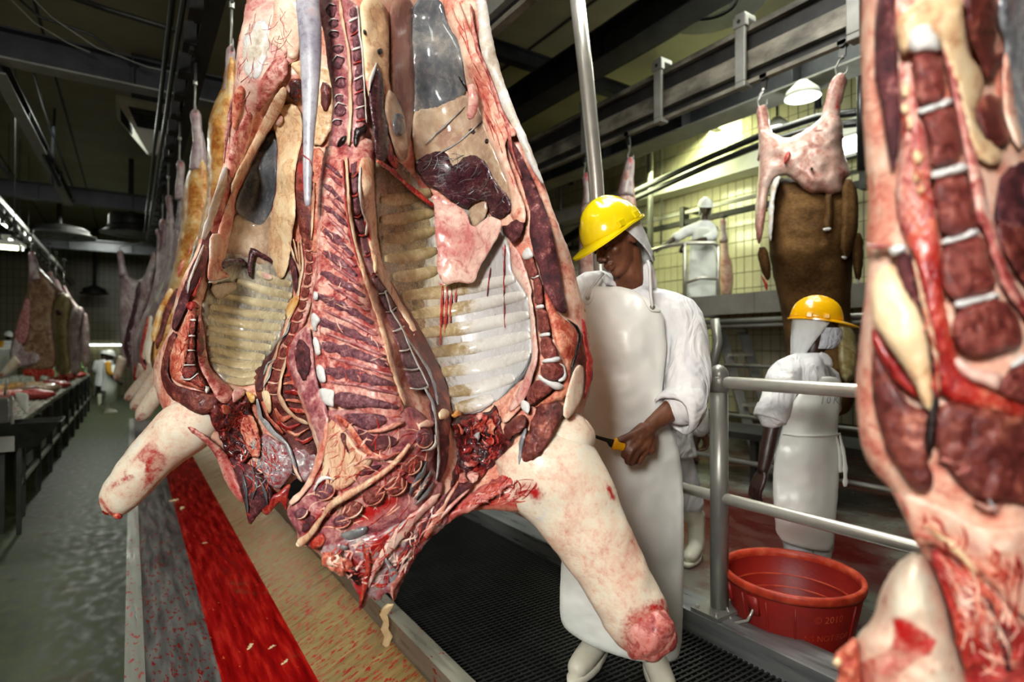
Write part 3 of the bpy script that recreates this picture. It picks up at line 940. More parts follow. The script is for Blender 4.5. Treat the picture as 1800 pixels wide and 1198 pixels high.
M['rib'] = flesh('membrane_rib', [(0.26, S(134, 112, 76)), (0.44, S(160, 140, 100)), (0.60, S(184, 166, 126)), (0.8, S(202, 188, 154))], scale=9, bump=0.25, rough=0.2, coat=0.35, stain2=S(206, 204, 198), dist=0.6)
M['rib_cream'] = flesh('cream_rib', [(0.26, S(168, 152, 118)), (0.44, S(194, 180, 144)), (0.62, S(210, 198, 162)), (0.8, S(218, 210, 182))], scale=6, bump=0.2, bscale=30, rough=0.2, coat=0.55)
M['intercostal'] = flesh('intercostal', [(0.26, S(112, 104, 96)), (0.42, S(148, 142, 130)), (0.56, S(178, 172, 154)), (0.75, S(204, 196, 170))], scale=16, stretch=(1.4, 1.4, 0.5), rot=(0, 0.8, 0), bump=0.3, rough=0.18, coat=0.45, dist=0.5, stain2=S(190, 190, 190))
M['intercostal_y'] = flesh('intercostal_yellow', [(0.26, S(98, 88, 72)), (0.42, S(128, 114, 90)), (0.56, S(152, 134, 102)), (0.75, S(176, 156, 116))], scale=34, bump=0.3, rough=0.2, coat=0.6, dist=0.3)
M['silver'] = flesh('silverskin', [(0.28, S(104, 106, 112)), (0.45, S(140, 142, 146)), (0.62, S(172, 172, 170)), (0.8, S(206, 200, 188))], scale=8, bump=0.2, bscale=24, rough=0.2, coat=0.6, dist=0.6)
M['silver_dark'] = flesh('silverskin_dark', [(0.28, S(66, 70, 76)), (0.45, S(92, 96, 100)), (0.62, S(124, 124, 122)), (0.8, S(160, 152, 140))], scale=6, bump=0.2, bscale=20, rough=0.2, coat=0.6, dist=0.6)
M['silver_red'] = flesh('silverskin_red', [(0.30, S(132, 26, 30)), (0.44, S(150, 92, 96)), (0.58, S(160, 150, 152)), (0.75, S(214, 196, 184))], scale=16, bump=0.3, bscale=30, rough=0.2, coat=0.6, dist=1.2)
M['membrane'] = flesh('membrane', [(0.28, S(150, 116, 100)), (0.45, S(176, 150, 124)), (0.62, S(196, 178, 150)), (0.8, S(210, 198, 176))], scale=7, bump=0.2, bscale=24, rough=0.2, coat=0.6, dist=0.8)
M['membrane_pink'] = flesh('membrane_pink', [(0.28, S(196, 118, 114)), (0.44, S(214, 164, 152)), (0.60, S(226, 194, 178)), (0.78, S(232, 214, 196))], scale=10, bump=0.25, bscale=40, rough=0.28, coat=0.4, dist=0.8, vein=S(150, 34, 30))
M['membrane_brown'] = flesh('membrane_brown', [(0.28, S(106, 66, 60)), (0.45, S(136, 96, 84)), (0.62, S(160, 126, 108)), (0.8, S(180, 150, 130))], scale=6, stretch=(1, 1, 0.3), bump=0.2, bscale=24, rough=0.25, coat=0.5)
M['liver_dark'] = flesh('diaphragm_dark', [(0.28, S(38, 18, 26)), (0.5, S(60, 28, 36)), (0.66, S(86, 50, 54)), (0.8, S(150, 140, 140))], scale=20, stretch=(1, 1, 2.2), rot=(0, 0.6, 0), bump=0.3, rough=0.2, coat=0.6, dist=0.8, stain=None)
M['clot'] = flesh('blood_clot', [(0.28, S(26, 4, 6)), (0.48, S(58, 8, 10)), (0.62, S(112, 18, 16)), (0.78, S(176, 78, 58))], scale=30, bump=1.0, bscale=40, rough=0.14, coat=0.7, stain=None)
M['redflesh'] = flesh('red_flesh', [(0.24, S(96, 8, 12)), (0.42, S(146, 24, 22)), (0.56, S(178, 58, 44)), (0.70, S(206, 116, 90)), (0.84, S(226, 178, 150))], scale=26, stretch=(1, 1, 0.6), bump=0.7, rough=0.24, coat=0.35)
M['ligament'] = flesh('ligament', [(0.26, S(176, 112, 86)), (0.42, S(204, 160, 128)), (0.60, S(222, 194, 160)), (0.8, S(232, 216, 190))], scale=22, stretch=(1.6, 1.6, 0.4), bump=0.3, rough=0.3, vein=S(150, 34, 30))
M['black_hole'] = flesh('dark_cut', [S(10, 4, 4), S(26, 8, 8)], scale=20, stain=None)  # near-black colour stands in for the shade inside cuts and holes
M['tailskin'] = flesh('tail_skin', [(0.3, S(128, 124, 136)), (0.5, S(160, 158, 166)), (0.7, S(190, 188, 190))], scale=12, bump=0.3, bscale=90, rough=0.3, stain=S(160, 84, 70))
M['side_skin'] = flesh('side_fascia', [(0.28, S(112, 80, 84)), (0.44, S(146, 120, 122)), (0.6, S(176, 162, 160)), (0.78, S(200, 188, 178))], scale=6, stretch=(1, 1, 0.6), bump=0.25, bscale=22, dist=0.6)
M['side_brown'] = flesh('side_brown', [(0.28, S(88, 58, 46)), (0.44, S(118, 86, 66)), (0.6, S(142, 114, 88)), (0.78, S(160, 140, 116))], scale=7, bump=0.6, bscale=22, dist=1.2)
M['side_yellow'] = flesh('side_yellow', [(0.28, S(96, 80, 48)), (0.44, S(130, 114, 70)), (0.6, S(150, 138, 96)), (0.78, S(166, 156, 126))], scale=9, bump=0.6, bscale=22, dist=1.2)


def tps(pts):
    """thin-plate spline through (px, py, depth) control points"""
    a = np.array(pts, float)
    X = a[:, :2] / 300.0
    n = len(a)
    d = np.linalg.norm(X[:, None] - X[None], axis=2)
    K = np.where(d > 0, d * d * np.log(np.maximum(d, 1e-12)), 0) + np.eye(n) * 2e-4
    Q = np.hstack([np.ones((n, 1)), X])
    A_ = np.zeros((n + 3, n + 3))
    A_[:n, :n] = K
    A_[:n, n:] = Q
    A_[n:, :n] = Q.T
    s = np.linalg.solve(A_, np.concatenate([a[:, 2], np.zeros(3)]))

    def f(p):
        p = np.atleast_2d(np.array(p, float)) / 300.0
        d_ = np.linalg.norm(p[:, None] - X[None], axis=2)
        k_ = np.where(d_ > 0, d_ * d_ * np.log(np.maximum(d_, 1e-12)), 0)
        return k_ @ s[:n] + s[n] + p @ s[n + 1:]
    return f


def chaikin(p, it=2):
    for _ in range(it):
        q = []
        for i in range(len(p)):
            a, b = p[i], p[(i + 1) % len(p)]
            q.append((a[0] * 0.75 + b[0] * 0.25, a[1] * 0.75 + b[1] * 0.25))
            q.append((a[0] * 0.25 + b[0] * 0.75, a[1] * 0.25 + b[1] * 0.75))
        p = q
    return p


def resample(p, res, closed=True):
    p = np.array(p, float)
    q = np.vstack([p, p[:1]]) if closed else p
    seg = np.linalg.norm(np.diff(q, axis=0), axis=1)
    cum = np.concatenate([[0], np.cumsum(seg)])
    n = max(6 if closed else 2, int(round(cum[-1] / res)))
    t = np.linspace(0, cum[-1], n + (0 if closed else 1), endpoint=not closed)
    return np.stack([np.interp(t, cum, q[:, 0]), np.interp(t, cum, q[:, 1])], 1)


def seg_dist(p, poly, closed=True):
    a = np.array(poly, float)
    b = np.roll(a, -1, 0) if closed else a[1:]
    a = a if closed else a[:-1]
    out = np.full(len(p), 1e9)
    for s0, s1 in zip(a, b):
        d = s1 - s0
        L2 = max(d @ d, 1e-9)
        t = np.clip(((p - s0) @ d) / L2, 0, 1)
        out = np.minimum(out, np.linalg.norm(p - (s0 + t[:, None] * d), axis=1))
    return out


def inside(p, poly):
    poly = np.array(poly, float)
    x, y = p[:, 0], p[:, 1]
    r_ = np.zeros(len(p), bool)
    j = len(poly) - 1
    for i in range(len(poly)):
        xi, yi = poly[i]
        xj, yj = poly[j]
        c = ((yi > y) != (yj > y)) & (x < (xj - xi) * (y - yi) / ((yj - yi) if abs(yj - yi) > 1e-12 else 1e-12) + xi)
        r_ ^= c
        j = i
    return r_


def slab(name, poly, depth, mat, parent, proud=0.006, thick=0.02, res=7.0, w=18.0, sink=0.004, smooth=1, rag=1.2, amp=0.002, freq=9.0,
         stains=None, stains2=None, label=None, base=0.0, pillow=False, drop=0.005):
    """solid piece whose outline was measured in the photograph: front surface follows depth(px, py), swelling by `proud` metres away
    from its edge; the back lies `thick` metres behind (or follows `back`)"""
    poly = chaikin(poly, smooth) if smooth else poly
    edge = resample(poly, res)
    if rag:
        for i in range(len(edge)):
            v = noise.noise_vector(Vector((edge[i][0] * 0.11, edge[i][1] * 0.11, 3.3)))
            edge[i] += np.array((v.x, v.y)) * rag
    ne = len(edge)
    lo, hi = edge.min(0), edge.max(0)
    gx, gy = np.meshgrid(np.arange(lo[0], hi[0], res), np.arange(lo[1], hi[1], res * 0.87))
    gx[1::2] += res / 2
    gp = np.stack([gx.ravel(), gy.ravel()], 1)
    gp = gp[inside(gp, edge)] if len(gp) else gp
    if len(gp):
        gp = gp[seg_dist(gp, edge) > res * 0.55]
    allp = np.vstack([edge, gp]) if len(gp) else edge
    r_ = geometry.delaunay_2d_cdt([Vector(q) for q in allp], [], [list(range(ne))], 1, 1e-5)
    pts = np.array([(v.x, v.y) for v in r_[0]])
    tris = [tuple(f_) for f_ in r_[2]]
    d = seg_dist(pts, edge)
    # boundary edges
    cnt = {}
    for t in tris:
        for k in range(3):
            e = (t[k], t[(k + 1) % 3])
            key = tuple(sorted(e))
            cnt.setdefault(key, []).append(e)
    bnd = [v[0] for v in cnt.values() if len(v) == 1]
    isb = np.zeros(len(pts), bool)
    for a, b in bnd:
        isb[a] = isb[b] = True
    d = np.where(isb, 0, d)
    u = np.clip(d / w, 0, 1)
    prof = np.sqrt(np.clip(1 - (1 - u) ** 2, 0, 1))
    D = depth(pts) + base
    if pillow:
        zf = D + sink - (proud + sink) * prof
    else:
        dr = min(drop, proud + 0.003)
        zf = D - proud + dr * (1 - prof)
    if amp:
        nz = np.array([noise.fractal(Vector((q[0] / freq, q[1] / freq, 1.7)), 1.0, 2.0, 3) for q in pts])
        zf = zf - amp * nz * np.clip(u * 1.5, 0, 1)
    zb = D + sink + thick * prof
    zb = np.maximum(zb, zf + 0.001)
    o = org(parent)
    n = len(pts)
    verts = [P(q[0], q[1], z) - o for q, z in zip(pts, zf)]
    bidx = {}
    bv = []
    for i in range(n):
        if isb[i] and pillow:
            bidx[i] = i
        else:
            bidx[i] = n + len(bv)
            bv.append(P(pts[i][0], pts[i][1], zb[i]) - o)
    walls = [] if pillow else [(a_, b_, bidx[b_], bidx[a_]) for a_, b_ in bnd]
    # orient: front faces look at the camera
    f0 = []
    for t in tris:
        a, b, c = (pts[k] for k in t)
        cw = (b[0] - a[0]) * (c[1] - a[1]) - (b[1] - a[1]) * (c[0] - a[0])
        f0.append(t if cw < 0 else (t[0], t[2], t[1]))
    fb = []
    for t in f0:
        q = tuple(bidx[k] for k in t)
        if len(set(q) & set(t)) < 3:
            fb.append((q[0], q[2], q[1]))
    me = bpy.data.meshes.new(name)
    me.from_pydata([tuple(v) for v in verts + bv], [], f0 + fb + walls)
    if walls:
        bm = bmesh.new()
        bm.from_mesh(me)
        bmesh.ops.recalc_face_normals(bm, faces=bm.faces)
        bm.to_mesh(me)
        bm.free()
    me.update()
    for att, st in (('stain', stains), ('stain2', stains2)):
        if st:
            val = np.zeros(n)
            for sh in st:
                pl, rad, strength = sh[0], sh[1], sh[2]
                pl = np.array(pl, float)
                if len(sh) > 3:                      # filled region
                    dd = seg_dist(pts, pl)
                    s_ = np.where(inside(pts, pl), 1.0, np.clip(1 - dd / rad, 0, 1))
                else:
                    s_ = np.clip(1 - seg_dist(pts, pl, False) / rad, 0, 1)
                val = np.maximum(val, s_ * strength)
            at = me.attributes.new(att, 'FLOAT', 'POINT')
            at.data.foreach_set('value', list(val) + [0.0] * len(bv))
    ob = obj(name, me, mat, parent, True)
    if label:
        ob['label'] = label
    return ob


def band(name, path, widths, depth, mat, parent, h=0.008, res=7.0, under=0.01, base=0.0, label=None, n=9, jit=1.2, att=None, soft=False):
    """rounded band lying on the surface along a path measured in pixels"""
    p = resample(path, res, False)
    m = len(p)
    wd = np.interp(np.linspace(0, 1, m), np.linspace(0, 1, len(widths)), widths)
    t = np.gradient(p, axis=0)
    t /= np.maximum(np.linalg.norm(t, axis=1)[:, None], 1e-9)
    nn = np.stack([-t[:, 1], t[:, 0]], 1)
    dr = min(h, 0.006)
    rings = []
    for i in range(m):
        ring = []
        e = min(1.0, 0.72 + 0.28 * min(i, m - 1 - i) / 2.0)
        wob = 1.0 if jit == 0 else 1.0 + 0.55 * noise.noise(Vector((p[i][0] * 0.07, p[i][1] * 0.07, 9.1)))
        for k in range(n):
            a = math.pi * k / (n - 1)
            off = math.cos(a) * wd[i] * 0.5 * e * wob
            jj = jit * noise.noise(Vector((p[i][0] * 0.05, p[i][1] * 0.05, k * 0.3)))
            q = p[i] + nn[i] * (off + jj)
            ring.append((q, -h * (math.sin(a) ** 1.5) * e + 0.001) if soft else (q, -(h - dr) - math.sin(a) * dr * e))
        for k in (n - 2, n // 2, 1):
            a = math.pi * k / (n - 1)
            ring.append((p[i] + nn[i] * math.cos(a) * wd[i] * 0.45 * e, under))
        rings.append(ring)
    flat = np.array([q for r_ in rings for q, _ in r_])
    D = depth(flat) + base
    o = org(parent)
    mb = MB()
    c = 0
    rr = []
    for r_ in rings:
        ring = []
        for q, dz in r_:
            ring.append(P(q[0], q[1], D[c] + dz) - o)
            c += 1
        rr.append(ring)
    mb.loft(rr)
    me = bpy.data.meshes.new(name)
    me.from_pydata([tuple(v) for v in mb.v], [], mb.f)
    me.update()
    bm = bmesh.new()
    bm.from_mesh(me)
    bmesh.ops.recalc_face_normals(bm, faces=bm.faces)
    bm.to_mesh(me)
    bm.free()
    if att:
        a_ = me.attributes.new(att[0], 'FLOAT', 'POINT')
        a_.data.foreach_set('value', [float(att[1](q[0], q[1])) for q in flat])
    ob = obj(name, me, mat, parent, True)
    if label:
        ob['label'] = label
    return ob


_BVH = {}
def surface_tree(parent):
    """tree of everything already built on a thing, for laying strands flush on it"""
    if parent.name not in _BVH:
        from mathutils.bvhtree import BVHTree
        vs, fs = [], []
        for c in COL.objects:
            if c.parent is parent and c.type == 'MESH':
                b_ = len(vs)
                vs += [v.co + parent.location for v in c.data.vertices]
                fs += [tuple(b_ + i for i in p.vertices) for p in c.data.polygons]
        _BVH[parent.name] = BVHTree.FromPolygons(vs, fs)
    return _BVH[parent.name]


def fibres(name, poly, depth, mat, parent, count, ang, length=(18, 50), width=(0.8, 2.2), h=0.02, seed=1, spread=0.35, curve=0.25):
    """fine connective strands and vessels lying on the cut flesh, too many to count"""
    rg = random.Random(seed)
    poly = np.array(poly, float)
    lo, hi = poly.min(0), poly.max(0)
    paths = []
    while len(paths) < count:
        p = np.array((rg.uniform(lo[0], hi[0]), rg.uniform(lo[1], hi[1])))
        if not inside(p[None], poly)[0]:
            continue
        a = (ang(p[0], p[1]) if callable(ang) else ang) + rg.gauss(0, spread)
        L_ = rg.uniform(*length)
        da = rg.uniform(-curve, curve)
        q = [p]
        for k in range(6):
            a += da + rg.uniform(-0.12, 0.12)
            q.append(q[-1] + np.array((math.cos(a), math.sin(a))) * L_ / 6)
        q = np.array(q)
        if inside(q[-1:], poly)[0]:
            paths.append((q, rg.uniform(*width)))
    allp, meta = [], []
    for q, w_ in paths:
        t = np.gradient(q, axis=0)
        t /= np.maximum(np.linalg.norm(t, axis=1)[:, None], 1e-9)
        nn = np.stack([-t[:, 1], t[:, 0]], 1)
        for i in range(7):
            e = w_ * (0.25 + 0.75 * math.sin(math.pi * (i + 0.4) / 6.8))
            for off, dz in ((-1, 0.0015), (-0.6, -0.0012), (0.6, -0.0012), (1, 0.0015)):
                allp.append(q[i] + nn[i] * off * e)
                meta.append(dz)
    tree = surface_tree(parent)
    D = []
    for a_ in allp:
        ray = (P(a_[0], a_[1], 1.0) - EYE)
        hit = tree.ray_cast(EYE, ray.normalized())
        D.append((hit[0] - EYE).dot(CF) if hit[0] is not None else None)
    dflt = depth(np.array(allp)) - h
    for f_ in range(len(paths)):                     # a strand spans small steps smoothly
        for k in range(4):
            idx = [f_ * 28 + i * 4 + k for i in range(7)]
            z_ = [D[i] if D[i] is not None else float(dflt[i]) for i in idx]
            sm_ = [np.median(z_[max(0, i - 1):i + 2]) for i in range(7)]
            for i, j in enumerate(idx):
                D[j] = sm_[i]
    o = org(parent)
    vs = [tuple(P(a_[0], a_[1], d_ + m_) - o) for a_, d_, m_ in zip(allp, D, meta)]
    fs = []
    for f_ in range(len(paths)):
        b_ = f_ * 28
        for i in range(6):
            for k in range(3):
                fs.append((b_ + i * 4 + k, b_ + i * 4 + k + 1, b_ + i * 4 + k + 5, b_ + i * 4 + k + 4))
            fs.append((b_ + i * 4 + 3, b_ + i * 4, b_ + i * 4 + 4, b_ + i * 4 + 7))
        fs.append((b_ + 3, b_ + 2, b_ + 1, b_))
        fs.append((b_ + 24, b_ + 25, b_ + 26, b_ + 27))
    me = bpy.data.meshes.new(name)
    me.from_pydata(vs, [], fs)
    me.update()
    bm = bmesh.new()
    bm.from_mesh(me)
    bmesh.ops.recalc_face_normals(bm, faces=bm.faces)
    bm.to_mesh(me)
    bm.free()
    ob = obj(name, me, mat, parent, True)
    ob['kind'] = 'stuff'
    return ob


def limb(name, path, mat, parent, depth_off=0.0, n=22, flat=0.85, stains=None, stains2=None, amp=0.004, sub=6, label=None):
    """round limb: path of (px, py, z, radius_px)"""
    p = np.array(path, float)
    m = (len(p) - 1) * sub + 1
    ti = np.linspace(0, len(p) - 1, m)
    # catmull-rom through the control points
    def cat(col):
        out = []
        for t in ti:
            i = min(int(t), len(p) - 2)
            f_ = t - i
            g0, g1, g2, g3 = col[max(i - 1, 0)], col[i], col[i + 1], col[min(i + 2, len(p) - 1)]
            out.append(0.5 * (2 * g1 + (g2 - g0) * f_ + (2 * g0 - 5 * g1 + 4 * g2 - g3) * f_ ** 2 + (3 * g1 - g0 - 3 * g2 + g3) * f_ ** 3))
        return np.array(out)
    x, y, z, r_ = (cat(p[:, k]) for k in range(4))
    c3 = [P(x[i], y[i], z[i] + depth_off) for i in range(m)]
    o = org(parent)
    verts, px2 = [], []
    for i in range(m):
        t = (c3[min(i + 1, m - 1)] - c3[max(i - 1, 0)]).normalized()
        a = CF - t * CF.dot(t)
        a.normalize()
        b = t.cross(a)
        rad = max(r_[i], 1.0) * z[i] / FPX
        for k in range(n):
            an = 2 * math.pi * k / n
            q = c3[i] + b * (math.cos(an) * rad) + a * (math.sin(an) * rad * flat)
            if amp:
                q = q + (q - c3[i]).normalized() * amp * noise.fractal(q * 14, 1.0, 2.0, 3)
            verts.append(q)
            s = px_of(q)
            px2.append((s[0], s[1], s[2] - z[i]))
    faces = []
    for i in range(m - 1):
        for k in range(n):
            a_ = i * n + k
            b_ = i * n + (k + 1) % n
            faces.append((a_, b_, b_ + n, a_ + n))
    faces.append(tuple(range(n - 1, -1, -1)))
    faces.append(tuple((m - 1) * n + k for k in range(n)))
    me = bpy.data.meshes.new(name)
    me.from_pydata([tuple(v - o) for v in verts], [], faces)
    me.update()
    bm = bmesh.new()
    bm.from_mesh(me)
    bmesh.ops.recalc_face_normals(bm, faces=bm.faces)
    bm.to_mesh(me)
    bm.free()
    pts = np.array([(q[0], q[1]) for q in px2])
    for att, st in (('stain', stains), ('stain2', stains2)):
        if st:
            val = np.zeros(len(pts))
            for sh in st:
                pl = np.array(sh[0], float)
                if len(sh) > 3:
                    dd = seg_dist(pts, pl)
                    s_ = np.where(inside(pts, pl), 1.0, np.clip(1 - dd / sh[1], 0, 1))
                else:
                    s_ = np.clip(1 - seg_dist(pts, pl, False) / sh[1], 0, 1)
                val = np.maximum(val, s_ * sh[2])
            at = me.attributes.new(att, 'FLOAT', 'POINT')
            at.data.foreach_set('value', list(val))
    ob = obj(name, me, mat, parent, True)
    if label:
        ob['label'] = label
    return ob


def hook(px_, py, z, rail_z, label, rail_x=None, group='hooks on the overhead line', lean=(0, 0, 0)):
    """S-shaped meat hook with swivel and trolley from the hock up to the rail"""
    p = P(px_, py, z)
    root = thing('meat_hook', label, 'hook', p, group)
    top = Vector((p.x if rail_x is None else rail_x, p.y, rail_z))
    MB().tube([p + Vector((0.0, -0.05, 0.03)), p + Vector((0, -0.045, -0.01)), p + Vector((0, -0.01, -0.03)), p + Vector((0, 0.03, -0.01)), p + Vector((0, 0.04, 0.05)), p + Vector((0, 0.01, 0.10)), p.lerp(top, 0.55)], [0.003, 0.007, 0.008, 0.008, 0.008, 0.008, 0.008], 8).build('hook_bar', M['steel'], root, True)
    MB().tube([p.lerp(top, 0.52), p.lerp(top, 0.60)], 0.016, 8).build('swivel', M['steel'], root)
    d = (top - p)
    mb = MB()
    a, b = p.lerp(top, 0.58), top
    mb.add([a + Vector((-0.008, -0.025, 0)), a + Vector((0.008, -0.025, 0)), a + Vector((0.008, 0.025, 0)), a + Vector((-0.008, 0.025, 0)),
            b + Vector((-0.008, -0.025, 0)), b + Vector((0.008, -0.025, 0)), b + Vector((0.008, 0.025, 0)), b + Vector((-0.008, 0.025, 0))],
           [(0, 3, 2, 1), (4, 5, 6, 7), (0, 1, 5, 4), (1, 2, 6, 5), (2, 3, 7, 6), (3, 0, 4, 7)])
    mb.build('strap', M['steel_dark'], root)
    MB().tube([top + Vector((-0.03, 0, 0.02)), top + Vector((0.03, 0, 0.02))], 0.035, 12).build('trolley_wheel', M['steel_dark'], root)
    return root
# ================================================================ front half carcass
A1, A2, A3, A4 = cr(500, 0, 3.995), cr(660, 0, 2.995), cr(500, 280, 2.995), cr(780, 330, 2.995)
A5, A6 = cr(490, 670, 2.995), cr(770, 670, 3.63)
dA = tps([(546, 0, 1.43), (560, -60, 1.44), (600, -200, 1.46), (690, -340, 1.52), (735, -490, 1.56), (800, -330, 1.54), (845, -180, 1.50),
          (620, 0, 1.38), (640, 100, 1.37), (580, 150, 1.40), (640, 200, 1.365), (565, 290, 1.39), (610, 300, 1.355), (557, 450, 1.375), (620, 450, 1.34), (655, 330, 1.37), (548, 570, 1.355), (620, 600, 1.32), (690, 600, 1.33), (665, 480, 1.37),
          (507, 630, 1.40), (530, 720, 1.36), (600, 740, 1.305), (720, 700, 1.335), (560, 850, 1.33), (650, 850, 1.29), (760, 760, 1.36), (510, 900, 1.34), (560, 960, 1.31), (650, 960, 1.30), (628, 1075, 1.33), (700, 1010, 1.34), (750, 900, 1.34), (770, 930, 1.36),
          (690, 320, 1.52), (680, 420, 1.53), (720, 450, 1.60), (710, 540, 1.54), (760, 540, 1.64), (830, 560, 1.63), (770, 640, 1.54), (850, 640, 1.60), (840, 430, 1.60), (905, 560, 1.54), (810, 700, 1.53), (870, 685, 1.53),
          (740, 30, 1.56), (700, 150, 1.48), (760, 150, 1.60), (800, 230, 1.62), (800, 320, 1.62), (870, 350, 1.54), (720, 250, 1.52),
          (790, 0, 1.50), (850, 0, 1.46), (830, 110, 1.46), (870, 110, 1.46), (900, 200, 1.44), (870, 250, 1.46), (950, 330, 1.43), (905, 330, 1.46), (960, 420, 1.40), (930, 430, 1.42), (1000, 460, 1.44), (940, 540, 1.40), (1025, 560, 1.45), (990, 600, 1.38), (950, 640, 1.38), (1035, 660, 1.46), (990, 700, 1.39), (930, 720, 1.42),
          (830, 760, 1.50), (850, 800, 1.49), (810, 820, 1.45), (900, 760, 1.41), (950, 790, 1.36), (880, 860, 1.37), (820, 880, 1.37), (935, 895, 1.37), (1010, 780, 1.38), (1030, 740, 1.44)])
oA = P(700, 1080, 1.42)
CA = thing('half_carcass', 'front split beef half with open pearly rib cage and foreleg pointing down right', 'carcass', (oA.x, oA.y, oA.z))
outA = FULL('546,0 566,45 572,75 575,113 582,150 586,180 582,213 581,235 575,258 567,275 564,300 558,347 557,414 557,480 550,507 547,547 543,567 520,587 507,611 505,634 510,657 520,680 540,737 557,787 558,797 550,830 533,857 520,877 507,887 503,899 517,920 523,937 523,957 557,967 570,990 597,1014 613,1010 640,1020 690,1010 724,987 750,947 790,917 800,910 839,894 880,897 913,900 940,895 985,870 1030,815 1035,760 1023,733 1027,714 1039,684 1040,630 1035,580 1029,540 1020,517 1010,470 1000,440 987,407 970,363 960,330 947,300 927,247 904,197 877,120 864,60 854,0 850,-90 838,-190 800,-320 770,-430 752,-490 728,-492 706,-420 668,-320 620,-230 580,-130 556,-60')
slab('outer_fat', outA, dA, M['fat'], CA, proud=0.0, thick=0.13, res=8, w=45, sink=0.02, smooth=1, amp=0.004, freq=36, base=0.007, pillow=True,
     stains=[(A6('0,940 150,840 300,700 480,640 640,680 560,790 400,800 250,800 100,860'), 14, 0.75, 1), (FULL('880,250 930,330 960,400'), 20, 0.3), (FULL('1036,600 1038,690'), 14, 0.4), (FULL('880,860 800,900 760,940'), 40, 0.6)], label='pink outer fat of the side')
# --- upper part
slab('flank_wall', A2('200,-20 345,-20 380,130 440,220 460,330 470,420 480,500 420,540 300,600 200,640 200,450 190,200'), dA, M['silver_dark'], CA, proud=0.004, res=8, label='blue-grey translucent flank wall')  # darker silverskin puts the shadow on this wall into the colour
slab('flank_wall', A2('75,-20 200,-20 190,200 212,450 196,640 180,760 150,850 110,640 70,500 82,200'), dA, M['membrane_brown'], CA, proud=0.006, res=8, label='brownish pink folded lining')
slab('flank_wall', A2('200,560 300,560 420,520 490,490 560,560 600,720 650,850 720,1010 700,1100 560,1010 340,1010 240,960 190,760'), dA, M['membrane'], CA, proud=0.006, res=8, label='beige lining below the grey flank')
slab('diaphragm_muscle', A2('205,850 290,800 385,800 400,880 440,850 520,800 600,880 630,960 700,1030 715,1110 660,1155 600,1130 580,1050 540,1050 480,1110 430,1080 330,1000 250,960 215,900'), dA, M['liver_dark'], CA, proud=0.012, res=6, w=14, rag=3, label='dark purple diaphragm muscle')
for q in ('300,830 420,760 560,640', '260,760 380,650 470,560', '420,1080 520,1000 610,940', '330,990 430,910 520,840', '620,960 660,1050 700,1090', '600,1000 640,1060 690,1080'):
    band('tendon_streak', A2(q), [1.5, 4, 1.5], dA, M['silver'], CA, h=0.012, under=0.005)
for q in ('480,680 510,668 535,695 540,712 510,708', '570,735 590,725 598,745 580,765', '432,398 448,404 482,455 486,490 468,462'):
    slab('slit', A2(q), dA, M['black_hole'], CA, proud=0.011, res=4, w=4)
slab('flank_rim', A2('345,-20 430,-20 470,90 520,210 560,310 600,420 650,560 700,650 745,690 735,720 690,720 680,790 740,960 800,1120 780,1190 710,1160 718,1060 690,950 640,830 590,720 545,560 500,460 460,330 440,220 380,110'), dA, M['fat'], CA, proud=0.028, res=7, w=22, stains=[(A2('480,170 500,270 560,400 640,610 720,660'), 10, 0.42), (A2('440,20 480,130'), 6, 0.3)], amp=0.004, label='thick pink flank rim')
band('red_seam', A2('500,20 515,160 540,270 600,400 650,560 690,640 720,800 770,940'), [3, 7, 6, 8, 5, 3], dA, M['fat_red'], CA, h=0.030, under=0.0)
slab('flank_skin', A2('525,-20 582,-20 612,180 650,350 735,590 805,740 862,900 895,980 870,960 800,850 740,700 660,560 600,400 548,260 540,100'), dA, M['pearl'], CA, proud=0.020, res=7, w=14, label='whitish glistening flank skin')
limb('tissue_nub', [(827, 150, 1.45, 6), (832, 170, 1.45, 9), (831, 188, 1.46, 9), (827, 203, 1.47, 7), (824, 208, 1.47, 3)], M['membrane_pink'], CA, amp=0.001)
# --- spine and loin column
slab('loin_muscle', A1('185,-20 520,-20 545,250 555,500 560,760 580,900 560,1000 430,1040 300,1035 325,940 330,850 345,720 330,600 300,450 290,300 265,180'), dA, M['muscle_pale'], CA, proud=0.012, res=6, w=16, amp=0.003, freq=20, stains=[(A1('190,0 260,150'), 14, 0.5), (A1('310,480 300,560'), 10, 0.5), (A1('410,60 430,260'), 8, 0.7)])
for (x, y, rx, ry) in ((330, 75, 42, 52), (345, 160, 36, 34), (345, 240, 40, 30), (375, 345, 46, 34), (380, 440, 44, 52), (395, 580, 40, 46), (385, 690, 34, 32), (390, 770, 44, 50), (370, 860, 36, 26)):
    q = [(x + rx * math.cos(a) * (1 + 0.18 * math.sin(3 * a + x)), y + ry * math.sin(a)) for a in [k * math.pi / 6 for k in range(12)]]
    q = ' '.join('%f,%f' % t for t in q)
    b = slab('spine_process', A1(q), dA, M['bone_purple'], CA, proud=0.017, res=4, w=6)
    band('cartilage_rim', A1('%f,%f %f,%f %f,%f' % (x - rx, y - ry * 0.2, x - rx * 0.3, y - ry * 1.02, x + rx * 0.8, y - ry * 0.7)), [2, 3.5, 1.5], dA, M['cartilage'], b, h=0.022, under=0.0)
def poly_of(left, right):
    return left + right[::-1]
